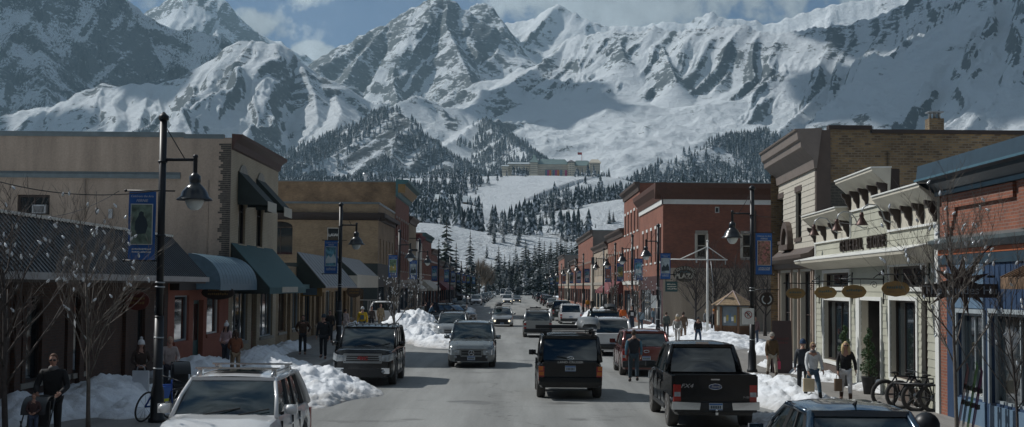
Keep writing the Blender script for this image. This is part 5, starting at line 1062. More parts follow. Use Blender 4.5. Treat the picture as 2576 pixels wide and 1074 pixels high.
def vehicle(kind, pm, x, y, rz, label, cat='car', group=None, detail=2, lights=False, rack=None, box=None, plate=True, over=None, name=None, hoodopen=False):
    k = dict(KINDS[kind]); k.update(over or {})
    L, W, H, belt, cl, wr = k['L'], k['W'], k['H'], k['belt'], k['cl'], k['wr']; wa, wf = k['wb']; yA, yAr = k['A']; yD, yDr = k['D']; rw = k['rw']*W/2
    t = empty(name or {'pickup': 'pickup_truck', 'sedan': 'parked_car', 'minivan': 'minivan', 'wagon': 'station_wagon'}.get(kind, 'sport_utility_vehicle'), (x, y, 0), rz, label, cat, group)
    h2 = L/2; ra = wr+.07
    top = [(-h2, belt*.97), (yD-.02, belt+.0), (yA, belt+.02), (yA+.02, belt), (h2-.55, k['hood']-.05), (h2-.12, k['nose']+.06), (h2, k['nose']-.08)]
    if 'trunk' in k: top = [(-h2, k['trunk']-.12), (-h2+.1, k['trunk']-.02), (yD, k['trunk']+.02)]+top[2:]
    if 'bed' in k: top = [(-h2, .80), (k['bed'][1], .80), (k['bed'][1]+.03, belt)]+top[2:]
    ns = 52 if detail > 1 else 26; ys = sorted({-h2, h2, *[(-h2+L*i/ns) for i in range(ns+1)], yA, yD, *([k['bed'][1], k['bed'][1]+.03] if 'bed' in k else []), h2-.03, h2-.1, -h2+.03, -h2+.1})
    rings = []
    for y_ in ys:
        e = abs(y_)/h2; w = W/2*(1-.045*e**4-(.14 if y_ > 0 else .05)*max(0, (e-.90)/.10)**2); zb = cl
        for c in (wa, wf):
            d = abs(y_-c)
            if d < ra: zb = max(zb, wr*.98+math.sqrt(ra*ra-d*d)*.98)
        zt = lerp_tab(top, y_); zb2 = cl if zb == cl else zb; zm = max(zb2+.04, min(.62*belt, zt-.2)); zs = max(zm+.05, zt-.12)
        cr = .045 if y_ > yA else .0
        half = [(w*.93, zb2), (w*.985, max(zb2+.02, min(zb2+.10, zm-.01))), (w, zm), (w*.985, (zm+zs)/2+.02), (w*.965, zs), (w*.925, zt-.035), (w*.86, zt), (w*.55, zt+cr*.9), (w*.3, zt+cr*.7), (0, zt+cr*.8)]
        rings.append([(p[0], y_, p[1]) for p in half]+[(-p[0], y_, p[1]) for p in reversed(half[:-1])])
    mb = MB(); n = len(rings[0]); vs = [p for r in rings for p in r]; fs = []
    for i in range(len(rings)-1):
        for j in range(n-1): fs.append((i*n+j, i*n+j+1, (i+1)*n+j+1, (i+1)*n+j))
    mb.add(vs, fs, True); mb.f += [tuple(range(n)), tuple((len(rings)-1)*n+q for q in reversed(range(n)))]; mb.sm += [False, False]
    body = mb.build('body', pm, t)
    try: body.data.set_sharp_from_angle(angle=R(35))
    except Exception: pass
    mb = MB(); mb.box(-W/2*.82, W/2*.82, -h2+.12, h2-.12, cl+.02, .62*belt); mb.build('underbody', BLACKP, t)
    # greenhouse
    wbl = W/2*.895; zb = belt-.01; zr = H-.07
    rows = [(yA, yAr), (yD, yDr)]
    yr0, yr1 = yDr, yAr
    mb = MB(); nr = 8; R_ = []
    for i in range(nr+1):
        u = i/nr; yy = yr0+(yr1-yr0)*u; cz = .055*(1-(2*u-1)**4); R_.append([(-rw, yy, zr), (-rw*.94, yy, zr+.035+cz*.4), (-rw*.6, yy, zr+.05+cz), (0, yy, zr+.06+cz), (rw*.6, yy, zr+.05+cz), (rw*.94, yy, zr+.035+cz*.4), (rw, yy, zr)])
    vs = [p for r in R_ for p in r]; fs = [(i*7+j, (i+1)*7+j, (i+1)*7+j+1, i*7+j+1) for i in range(nr) for j in range(6)]; mb.add(vs, fs, True)
    for sgn in (-1, 1):
        mb.tube([(sgn*(wbl+.01), yA+.05, zb-.02), (sgn*((wbl+rw)/2+.018), (yA+yAr)/2+.01, (zb+zr)/2+.03), (sgn*rw, yAr-.02, zr), (sgn*rw, yAr-.2, zr+.015)], [.04, .033, .036, .045], 8); mb.tube([(sgn*(wbl+.0), yD-.02, zb-.02), (sgn*((wbl+rw)/2+.018), (yD+yDr)/2-.015, (zb+zr)/2), (sgn*rw, yDr+.02, zr), (sgn*rw, yDr+.2, zr+.01)], [.085, .07, .06, .05], 8); mb.tube([(sgn*rw, yDr+.05, zr), (sgn*(rw+.012), (yDr+yAr)/2, zr+.012), (sgn*rw, yAr-.05, zr)], .045, 8)
    mb.bar((-rw, yDr, zr+.01), (rw, yDr, zr+.01), .07, .08); mb.bar((-rw, yAr, zr+.01), (rw, yAr, zr+.01), .06, .06)
    mb.build('roof', pm, t)
    mb = MB(); patch(mb, (wbl*.98, yA+.01, zb), (-wbl*.98, yA+.01, zb), (-rw*.98, yAr+.01, zr), (rw*.98, yAr+.01, zr), 8, 4, -.06, Vector((0, -1, -.3)).normalized()); ws = mb.build('windshield', CARGLASS, t)
    mb = MB(); patch(mb, (-wbl*.97, yD, zb+.02), (wbl*.97, yD, zb+.02), (rw*.96, yDr, zr-.02), (-rw*.96, yDr, zr-.02), 6, 3, .03, Vector((0, -1, .1)).normalized()); rwn = mb.build('rear_window', CARGLASS, t)
    pil = [yA]+list(k['pil'])+[yD]; 
    for sgn in (-1, 1):
        yy = [p for p in pil if True]
        for a, c in zip(pil[:-1], pil[1:]):
            def up(q): f = (q-yD)/(yA-yD); return yDr+(yAr-yDr)*f
            g = .035; a2, c2 = a-g, c+g
            if a2-c2 < .08: continue
            mb = MB(); f0 = .02; e1 = Vector((sgn*wbl*.995, a2, zb+f0)); e2 = Vector((sgn*wbl*.995, c2, zb+f0)); e3 = Vector((sgn*rw*1.0, up(c)+g, zr-.02)); e4 = Vector((sgn*rw*1.0, up(a)-g, zr-.02))
            patch(mb, e1, e2, e3, e4, 2, 3, 0.012*sgn, Vector((1, 0, 0))); mb.build('side_window', CARGLASS, t)
        mb = MB()
        for p in k['pil']: f = (p-yD)/(yA-yD); mb.bar((sgn*(wbl-.01), p, zb), (sgn*(rw-.01), yDr+(yAr-yDr)*f, zr), .06, .075)
        mb.build('pillar', BLACKP if kind not in ('wagon',) else pm, t)
    # wheels
    wx = W/2-.13
    for c in (wa, wf):
        for sgn in (-1, 1):
            q = .125; mb = MB(); seg = 22 if detail > 1 else 14
            mb.lathe([(wr*.62, -q), (wr*.9, -q*1.02), (wr, -q*.8), (wr*1.0, q*.8), (wr*.9, q*1.02), (wr*.62, q)], n=seg); mb.xf(lambda p: Vector((p.z*1.0, p.x, p.y))); wo = mb.build('wheel', RUBBER, t, (sgn*wx, c, wr))
            if detail > 0:
                mb = MB(); mb.lathe([(wr*.64, -.06), (wr*.66, .04), (wr*.58, .05), (wr*.5, -.02), (0, -.02)], n=seg)
                for s5 in range(5):
                    a = s5*2*math.pi/5; mb.bar((.03*math.cos(a), .03*math.sin(a), .03), (wr*.6*math.cos(a), wr*.6*math.sin(a), .045), .07, .03)
                mb.lathe([(.06, 0), (.06, .05), (0, .055)], n=8); mb.xf(lambda p: Vector((sgn*(p.z+.07), p.x, p.y))); mb.build('rim', ALLOY, wo)
    # front
    yf = h2; nz = k['nose']; 
    LM = LAMPON if lights else LAMPG
    for sgn in (-1, 1):
        mb = MB(); lw = .36; xo = W/2*.80; cx1 = W/2*.80; cx0 = cx1-.30; hz0, hz1 = nz-.31, nz-.09; mb.prism([(sgn*cx0, yf-.01, hz1-.02), (sgn*cx1, yf-.01, hz1), (sgn*(cx1+.01), yf-.01, hz0), (sgn*(cx0+.03), yf-.01, hz0+.02)], (0, .035, 0)); mb.prism([(sgn*cx1, yf+.022, hz1), (sgn*(W/2*.945), yf-.26, hz1+.05), (sgn*(W/2*.96), yf-.20, hz0+.06), (sgn*(cx1+.01), yf+.022, hz0)], (sgn*.02, .02, 0)); hl = mb.build('headlight', LAMPG, t)
        mb = MB(); mb.lathe([(.075, 0), (.07, .02), (.0, .03)], n=12); mb.xf(lambda p: Vector((sgn*(cx1-.13)+p.x, yf+.026+p.z*.8, nz-.2+p.y))); mb.build('bulb', LM, hl)
        mb = MB(); mb.lathe([(.06, 0), (.055, .015), (0, .02)], n=10); mb.xf(lambda p: Vector((sgn*W*.33+p.x, yf-.005+p.z, cl+.18+p.y))); mb.build('fog_lamp', LAMPG, t)
        th = k.get('tail', (.20, .40)); mb = MB(); yb = -h2; xo = W/2*.925; tz = belt-.16
        mb.box(sgn*(xo-.13), sgn*(xo+.035), yb-.022, yb+.13, tz-th[1], tz); tl = mb.build('taillight', LAMPR, t); mb = MB(); mb.box(sgn*(xo-.12), sgn*(xo+.025), yb-.03, yb-.021, tz-th[1]*.62, tz-th[1]*.38); mb.build('reverse_lens', LAMPO if kind == 'boxsuv' else LAMPG, tl)
        mb = MB(); mb.box(-.11, .11, -.055, .05, -.075, .08); mb.ball((0, .02, 0), .118, 10, (1.0, .75, .74)); mb.xf(lambda p: p+Vector((sgn*(W/2+.10), yA-.28, belt+.10))); mm = mb.build('mirror', pm if kind != 'pickup' else BLACKP, t); mb = MB(); mb.bar((sgn*(W/2-.08), yA-.30, belt+.02), (sgn*(W/2+.03), yA-.29, belt+.06), .06, .05); mb.build('mirror_arm', BLACKP, mm)
        if detail > 1:
            for yy in ((.25, -.72) if yA > 0 else (0,)):
                mb = MB(); mb.box(sgn*(W/2*.985), sgn*(W/2+.025), yy-.1, yy+.1, belt-.22, belt-.19); mb.build('door_handle', pm, t)
            mb = MB()
            for yy in (yA-.1, k['pil'][0]-.02, k['pil'][1]): mb.box(sgn*(W/2*.96), sgn*(W/2+.002), yy-.006, yy+.006, cl+.12, belt-.08)
            mb.box(sgn*(W/2*.96), sgn*(W/2+.012), wa+ra, wf-ra, cl+.02, cl+.10); mb.build('door_seam', BLACKP, t)
    mb = MB(); gw = k.get('gw', .42); gz0, gz1 = nz-.34, nz-.08; mb.box(-gw, gw, yf-.03, yf+.012, gz0, gz1); gr = mb.build('grille', BLACKP, t); mb = MB()
    nb = k.get('bars', 3)
    for i in range(nb): z = gz0+.03+(gz1-gz0-.06)*i/max(1, nb-1); mb.box(-gw+.02, gw-.02, yf+.012, yf+.03, z-.011, z+.011)
    mb.box(-gw-.02, gw+.02, yf+.008, yf+.035, gz1-.01, gz1+.025); mb.box(-gw-.02, gw+.02, yf+.008, yf+.035, gz0-.025, gz0+.01); mb.box(-gw-.03, -gw+.0, yf+.008, yf+.034, gz0, gz1); mb.box(gw, gw+.03, yf+.008, yf+.034, gz0, gz1); mb.build('grille_bar', mat('satin_chrome', (.22, .24, .25), rough=.3, metal=1) if kind != 'wagon' else BLACKP, gr)
    mb = MB(); mb.box(-W*.34, W*.34, yf-.05, yf+.01, cl+.02, cl+.26); mb.build('lower_intake', BLACKP, t)
    bz = cl+.05; mb = MB(); bm = k.get('bumper', BLACKP); w2 = W/2*.95
    prof = [(-h2+.25, bz), (-h2-.07, bz+.03), (-h2-.10, bz+.12), (-h2-.09, bz+.24), (-h2-.03, bz+.27), (-h2+.25, bz+.27)]
    mb.prism([(-w2, a, z) for a, z in prof], (2*w2, 0, 0)); mb.build('bumper', bm, t)
    if plate:
        for yy, zz in ((-h2-k.get('ply', .035), k.get('plz', belt-.42)), (yf+.04, nz-.42)):
            if yy > 0 and k.get('nofp'): continue
            mb = MB(); mb.box(-.155, .155, yy-.006, yy+.006, zz-.08, zz+.08); pl = mb.build('licence_plate', PLATE, t)
            mb = MB(); s = -1 if yy < 0 else 1; mb.box(-.15, .15, yy+s*.006, yy+s*.008, zz+.035, zz+.07); mb.box(-.15, .15, yy+s*.006, yy+s*.008, zz-.075, zz-.06)
            mb.build('plate_band', PLATEB, pl)
            if detail > 1:
                mb = MB(); rn = random.Random(int(x*10+y)); 
                for i in range(6): mb.box(-.12+i*.042, -.092+i*.042, yy+s*.0065, yy+s*.0085, zz-.045, zz+.02)
                mb.build('plate_characters', NAVY, pl)
    if detail > 1:
        mb = MB(); mb.bar((.35, yA+.06, belt+.03), (-.25, yA-.10, belt+.13), .02); mb.bar((-.25, yA+.07, belt+.03), (-.75, yA-.08, belt+.12), .02); mb.build('wiper', BLACKP, ws)
        if kind != 'pickup': mb = MB(); mb.bar((0, yD-.03, belt+.05), (-.38, yD-.0, belt+.13), .02); mb.build('wiper', BLACKP, rwn)
        mb = MB(); mb.prism([(-.03, yAr-.02, H-.1), (.03, yAr-.02, H-.1), (.03, yAr+.09, H-.17), (-.03, yAr+.09, H-.17)], (0, 0, -.06)); 
    if k['rails'] and detail > 0:
        for sgn in (-1, 1):
            mb = MB(); z = H+.045; mb.tube([(sgn*rw*.9, yAr-.1, H-.02), (sgn*rw*.9, yAr-.22, z), (sgn*rw*.9, yDr+.25, z), (sgn*rw*.9, yDr+.12, H-.02)], .02, 6); mb.build('roof_rail', ALLOY if pm in (P_WHITE, P_SILVER, P_GREYB) else BLACKP, t)
    if rack:
        rc_ = CHROME if rack == 'silver' else BLACKP
        for yy in (yAr-.35, yDr+.55):
            mb = MB(); mb.box(-rw*1.02, rw*1.02, yy-.03, yy+.03, H+.09, H+.12)
            for sgn in (-1, 1): mb.box(sgn*rw*.84, sgn*rw*.95, yy-.05, yy+.05, H-.03, H+.1)
            mb.build('roof_rack', rc_, t)
    return t
def roofbox(t, x, y, z, w, l, h, m):
    mb = MB(); n = 12; prof = []
    for i in range(n+1):
        u = i/n; e = 1-abs(2*u-1)**5*.35; prof.append((y-l/2+l*u, w/2*e, h*(1-abs(2*u-1)**4*.55)))
    vs = []
    for yy, ww, hh in prof: vs += [(x-ww, yy, z), (x-ww, yy, z+hh*.45), (x-ww*.8, yy, z+hh*.92), (x, yy, z+hh), (x+ww*.8, yy, z+hh*.92), (x+ww, yy, z+hh*.45), (x+ww, yy, z)]
    fs = [(i*7+j, i*7+j+1, (i+1)*7+j+1, (i+1)*7+j) for i in range(n) for j in range(6)]+[tuple(range(7)), tuple(n*7+j for j in reversed(range(7)))]+[(i*7, (i+1)*7, (i+1)*7+6, i*7+6) for i in range(n)]
    mb.add(vs, fs, True); return mb.build('roof_box', m, t)
PI = math.pi
# named vehicles
def G(px, py): return gnd(px, py)
# 1 white SUV bottom left (facing the camera)
v = vehicle('suv', P_WHITE, -4.86, 24.3, PI, 'white SUV with silver roof rack and sunroof, nearest car at bottom left', rack='silver', over=dict(L=4.8, W=1.97, H=1.70, belt=1.06, A=(1.25, .55), rw=.74), group='vehicles parked along the left kerb')
mb = MB(); patch(mb, (-.42, -.55, 1.765), (.42, -.55, 1.765), (.42, .28, 1.755), (-.42, .28, 1.755), 4, 4, .012); mb.build('sunroof', CARGLASS, v)
# 2 black big SUV left
p = G(926, 965); v = vehicle('bigsuv', P_BLACK, -4.85, p.y+1.3, PI, 'large black SUV with wide chrome grille parked facing the camera beside a snow bank', over=dict(gw=.60, bars=4, nose=1.12, nofp=1), group='vehicles parked along the left kerb')
mb = MB(); text_on(mb, 'GMC', .15, (0, 2.645, .91), (-1, 0, 0), (0, 0, 1), .02, bold=.012); mb.build('emblem', mat('emblem_red', (.22, .02, .02)), v)
for i in range(6): mb = MB(); mb.box(-.62+i*.22, -.58+i*.22, -1.9, .2, 1.905, 1.95); mb.build('roof_rib', BLACKP, v)
for s_ in (-1, 1): mb = MB(); mb.box(s_*.62, s_*.88, 2.585, 2.61, .42, .60); mb.build('fog_lamp_surround', CHROME, v)
# 3 grey-silver SUV driving towards camera
p = G(1189, 922); v = vehicle('suv', P_GREYB, -1.62, p.y+1.3, PI, 'steel grey SUV with round star badge driving towards the camera in mid road', over=dict(H=1.80, gw=.40), group=None)
mb = MB(); c = (0, 2.42, .64)
mb.xf(lambda q: q); a_ = [(.11*math.cos(i*PI/8), 2.42, .60+.11*math.sin(i*PI/8)) for i in range(17)]; mb.tube(a_, .012, 5)
for i in range(3): a = PI/2+i*2*PI/3; mb.tube([(0, 2.42, .60), (.11*math.cos(a), 2.42, .60+.11*math.sin(a))], .012, 5)
mb.build('emblem', CHROME, v)
# 4 silver SUV behind it
p = G(1120, 858); vehicle('suv', P_SILVER, -3.55, p.y+1.3, PI, 'silver SUV with roof rack just behind the steel grey one, half hidden', rack='black', over=dict(W=1.85, H=1.68, belt=1.02))
# 5 grey brown wagon at angle
vehicle('suv', P_BROWN, -5.6, 122, PI+R(62), 'grey brown SUV parked nose-in at an angle on the left, seen from its side', rack='black', detail=1, over=dict(H=1.68), group='vehicles parked along the left kerb')
v = vehicle('suv', P_NAVY, -6.4, 165, PI, 'dark blue SUV with black roof box parked far down the left kerb', rack='black', detail=1, group='vehicles parked along the left kerb'); roofbox(v, 0, -.3, 1.9, .8, 1.9, .4, BLACKP)
# 7 black car with bonnet open
v = vehicle('sedan', P_BLACK, -7.3, 116, PI+R(30), 'black car with its bonnet raised at the left kerb', detail=1, group='vehicles parked along the left kerb'); mb = MB(); mb.prism([(-.75, 1.1, .98), (.75, 1.1, .98), (.68, .75, 1.85), (-.68, .75, 1.85)], (0, .05, .02)); mb.build('bonnet', P_BLACK, v)
# 8 white pickup in side street (side on, nose to the right)
v = vehicle('pickup', P_WHITE, -10.7, 112.8, -PI/2, 'white pickup truck with ladder rack crossing in the left side street', cat='pickup truck', detail=1, over=dict(H=1.95)); 
mb = MB()
for xx in (-.85, .85):
    mb.bar((xx, -2.75, 1.2), (xx, -2.75, 2.05), .06); mb.bar((xx, -1.2, 1.2), (xx, -1.2, 2.05), .06); mb.bar((xx, -2.9, 2.05), (xx, -.6, 2.05), .06)
mb.build('ladder_rack', GALV, v)
# 9.. left kerb row
vehicle('suv', P_WHITE, -6.1, 232, PI, 'white SUV parked halfway down the left kerb beyond the snow ridge', detail=1, lights=False, group='vehicles parked along the left kerb')
LAB = ['dark navy', 'black', 'silver', 'dark green', 'dark red', 'steel grey', 'white']; PMS = [P_NAVY, P_BLACK, P_SILVER, P_GREEN, P_RED, P_GREYB, P_WHITE]
rn = random.Random(3); row = [(262, 0, 'suv'), (284, 1, 'sedan'), (301, 5, 'suv'), (322, 0, 'wagon'), (343, 2, 'suv'), (363, 1, 'suv'), (384, 3, 'sedan'), (408, 6, 'minivan')]
for i, (yy, c, kd) in enumerate(row): vehicle(kd, PMS[c], -6.0+rn.uniform(-.2, .2), yy, PI, f"{LAB[c]} {dict(suv='SUV', sedan='sedan', wagon='wagon', minivan='van')[kd]}, {['first','second','third','fourth','fifth','sixth','seventh','eighth'][i]} in the far left row of parked cars after the white SUV", detail=0, group='vehicles parked along the left kerb', plate=False)
# 11 oncoming wagon
p = G(1263, 821); v = vehicle('wagon', P_SILVER, p.x, p.y+1.2, PI, 'white-silver wagon with lit headlights and dark roof box coming along the lane', lights=True, rack='silver', over=dict(W=1.8, H=1.5)); roofbox(v, .3, -.3, 1.66, .55, 1.7, .3, BLACKP)
vehicle('suv', P_WHITE, -.85, 246, PI, 'white SUV with headlights on, farther along the oncoming lane', detail=1, lights=True, group='oncoming traffic')
vehicle('minivan', P_WHITE, -.9, 335, PI, 'tall white van coming behind the far white SUV', cat='van', detail=0, lights=True, group='oncoming traffic', over=dict(H=2.1))
vehicle('sedan', P_NAVY, .95, 275, PI, 'dark sedan with headlights on beside the far white SUV', detail=0, lights=True, group='oncoming traffic')
vehicle('minivan', P_WHITE, -2.6, 400, PI, 'pale camper van at the far end of the road', cat='van', detail=0, group='oncoming traffic', over=dict(H=2.6, L=6))
# 15 silver SUV rear
p = G(1352, 848); v = vehicle('suv', P_SILVER, p.x, p.y+1.3, 0, 'silver SUV with red tail-lamps and ski rack driving away in the right lane', rack='black', over=dict(H=1.70, W=1.88)); 
mb = MB(); mb.box(-.5, .25, -.6, .2, 1.86, 1.93); mb.box(-.1, .0, -1.2, .6, 1.93, 1.98); mb.build('ski_carrier', BLACKP, v)
# 16 black boxy SUV
p = G(1436, 997); v = vehicle('boxsuv', P_BLACK, 1.72, p.y+1.0, 0, 'boxy black off-roader with roof box and rack driving away in the right lane', rack='black', over=dict(gw=.5, bumper=P_BLACK, plz=.92, tail=(.2, .42)))
mb = MB(); mb.box(-1.0, .26, -.9, -.6, 2.03, 2.14); mb.build('ski_carrier', BLACKP, v); roofbox(v, .62, -.35, 2.03, .68, 1.9, .36, mat('roof_box_grey', (.13, .14, .145), rough=.35))
mb = MB(); text_on(mb, 'LAND CRUISER', .085, (0, -2.42, 1.10), (1, 0, 0), (0, 0, 1), .01, sx=1.3); mb.build('lettering', CHROME, v)
mb = MB(); mb.tube([(.09*math.cos(i*PI/8), -2.42, 1.22+.055*math.sin(i*PI/8)) for i in range(17)], .009, 5); mb.tube([(.04*math.cos(i*PI/8), -2.42, 1.235+.03*math.sin(i*PI/8)) for i in range(17)], .008, 5); mb.build('emblem', CHROME, v)
for s_ in (-1, 1): mb = MB(); mb.box(s_*.80, s_*.93, -2.432, -2.42, .86, .98); mb.build('indicator', LAMPO, v)
# 17 white suv parked right
p = G(1545, 893); vehicle('suv', P_WHITE, 4.85, p.y+1.2, 0, 'white SUV with dark rear window parked between the dark SUV and the red one', over=dict(H=1.80, W=1.9), group='vehicles parked along the right kerb')
p = G(1600, 942); v = vehicle('suv', P_RED, 5.0, p.y+1.1, 0, 'dark red SUV parked at the right kerb behind the walking man', over=dict(H=1.68, W=1.86, L=4.55), rack=None, group='vehicles parked along the right kerb')
mb = MB(); mb.tube([(.10*math.cos(i*PI/8), -2.30, .93+.045*math.sin(i*PI/8)) for i in range(17)], .012, 5); mb.build('emblem', CHROME, v)
# 20 pickup
p = G(1803, 1072); v = vehicle('pickup', P_BLACK, 4.72, p.y+1.85, 0, 'black pickup truck with chrome rear bumper parked nearest at the right kerb', cat='pickup truck', over=dict(bumper=BLACKP, plz=.57, ply=.12, tail=(.2, .44)), group='vehicles parked along the right kerb')
h2 = 2.95
mb = MB()
for s_ in (-1, 1): mb.box(s_*.93, s_*1.0, -h2+.06, -1.1, .78, 1.26)
mb.box(-.93, .93, -1.16, -1.10, .80, 1.25); mb.build('bed_side', P_BLACK, v)
mb = MB(); mb.box(-.93, .93, -h2-.015, -h2+.055, .70, 1.27); mb.prism([(-.95, -h2-.06, 1.275), (.95, -h2-.06, 1.275), (.95, -h2+.06, 1.275), (-.95, -h2+.06, 1.275)], (0, 0, .03)); tg = mb.build('tailgate', P_BLACK, v)
mb = MB(); mb.xf(lambda q: q); mb.prism([(.15*math.cos(i*PI/12), -h2-.022, 1.02+.065*math.sin(i*PI/12)) for i in range(24)], (0, -.01, 0)); em = mb.build('emblem', mat('emblem_blue', (.01, .03, .10), rough=.3), tg)
mb = MB(); mb.tube([(.15*math.cos(i*PI/12), -h2-.034, 1.02+.065*math.sin(i*PI/12)) for i in range(25)], .008, 5); text_on(mb, 'Ford', .10, (0, -h2-.036, 1.02), (1, 0, 0), (0, 0, 1), .008, font_shear=.3); mb.build('emblem_rim', CHROME, em)
mb = MB(); text_on(mb, 'FX4', .13, (-.66, -h2-.02, 1.03), (1, 0, 0), (0, 0, 1), .01, sx=1.3, font_shear=.3); text_on(mb, 'F-150', .06, (.72, -h2-.02, .78), (1, 0, 0), (0, 0, 1), .01); mb.build('lettering', ALLOY, tg)
mb = MB(); mb.box(-.1, .1, -h2-.03, -h2-.016, 1.17, 1.20); mb.build('tailgate_handle', CHROME, tg)
for s_ in (-1, 1): mb = MB(); mb.prism([(s_*.38, -h2-.2, .50), (s_*1.0, -h2-.16, .50), (s_*1.0, -h2-.16, .68), (s_*.36, -h2-.2, .66)], (0, .12, 0)); mb.build('chrome_bumper', CHROME, v)
mb = MB(); mb.bar((0, -h2-.05, .42), (0, -h2-.28, .42), .06); mb.ball((0, -h2-.25, .50), .035, 8); mb.build('tow_hitch', CHROME, v)
mb = MB(); mb.box(-.16, .16, -.78, -.66, 1.90, 1.965); mb.build('brake_lamp', CHROME, v)
mb = MB(); 
for s_ in (-1, 1): mb.box(s_*.35-.22, s_*.35+.22, -.42, -.28, 1.15, 1.6); mb.ball((s_*.35, -.35, 1.68), .12, 8)
# 21 blue car bottom right
vehicle('suv', P_BLUE, 4.78, 20.2, 0, 'deep blue car cut off by the bottom right edge, roof and rear window showing', over=dict(H=1.66, belt=1.04, W=1.80, rw=.74, rails=0, L=4.5, D=(-2.15, -1.55), A=(1.1, .1)), group='vehicles parked along the right kerb')
v = bpy.context.scene.objects[-1]
blue = [o for o in COL.objects if o.get('label', '').startswith('deep blue car')][0]
mb = MB(); mb.prism([(-.02, -1.28, 1.66), (.02, -1.28, 1.66), (.006, -1.40, 1.76), (-.006, -1.40, 1.76)], (0, .02, 0)); mb.prism([(-.03, -1.05, 1.655), (.03, -1.05, 1.655), (.0, -1.33, 1.75)], (0, -.05, 0)); mb.build('antenna', BLACKP, blue)
# 22-26 right kerb further
v = vehicle('boxsuv', P_GREEN, 5.5, 82.5, 0, 'dark SUV with roof rack parked beside the big snow pile on the right', rack='black', group='vehicles parked along the right kerb'); roofbox(v, .45, 0, 2.0, .7, 1.7, .3, BLACKP)
p = G(1443, 815); vehicle('minivan', P_WHITE, 5.2, p.y+1.4, 0, 'white minivan with red tail-lamps parked behind the dark pickup', cat='minivan', detail=1, group='vehicles parked along the right kerb')
vehicle('pickup', P_GREEN, 4.85, 133, 0, 'dark green pickup parked just beyond the white minivan', cat='pickup truck', detail=1, group='vehicles parked along the right kerb')
vehicle('sedan', P_SILVER, 6.3, 213, 0, 'light silver sedan parked behind the small snow heap on the right', detail=1, group='vehicles parked along the right kerb')
for i, (yy, c, kd) in enumerate([(232, 1, 'suv'), (252, 4, 'suv'), (271, 0, 'suv'), (292, 1, 'pickup'), (315, 5, 'suv'), (340, 3, 'sedan'), (366, 0, 'suv')]): vehicle(kd, PMS[c], 6.3+rn.uniform(-.2, .2), yy, 0, f"{LAB[c]} {dict(suv='SUV', sedan='sedan', pickup='pickup')[kd]}, {['first','second','third','fourth','fifth','sixth','seventh'][i]} of the far right row beyond the silver sedan", detail=0, group='vehicles parked along the right kerb', plate=False)
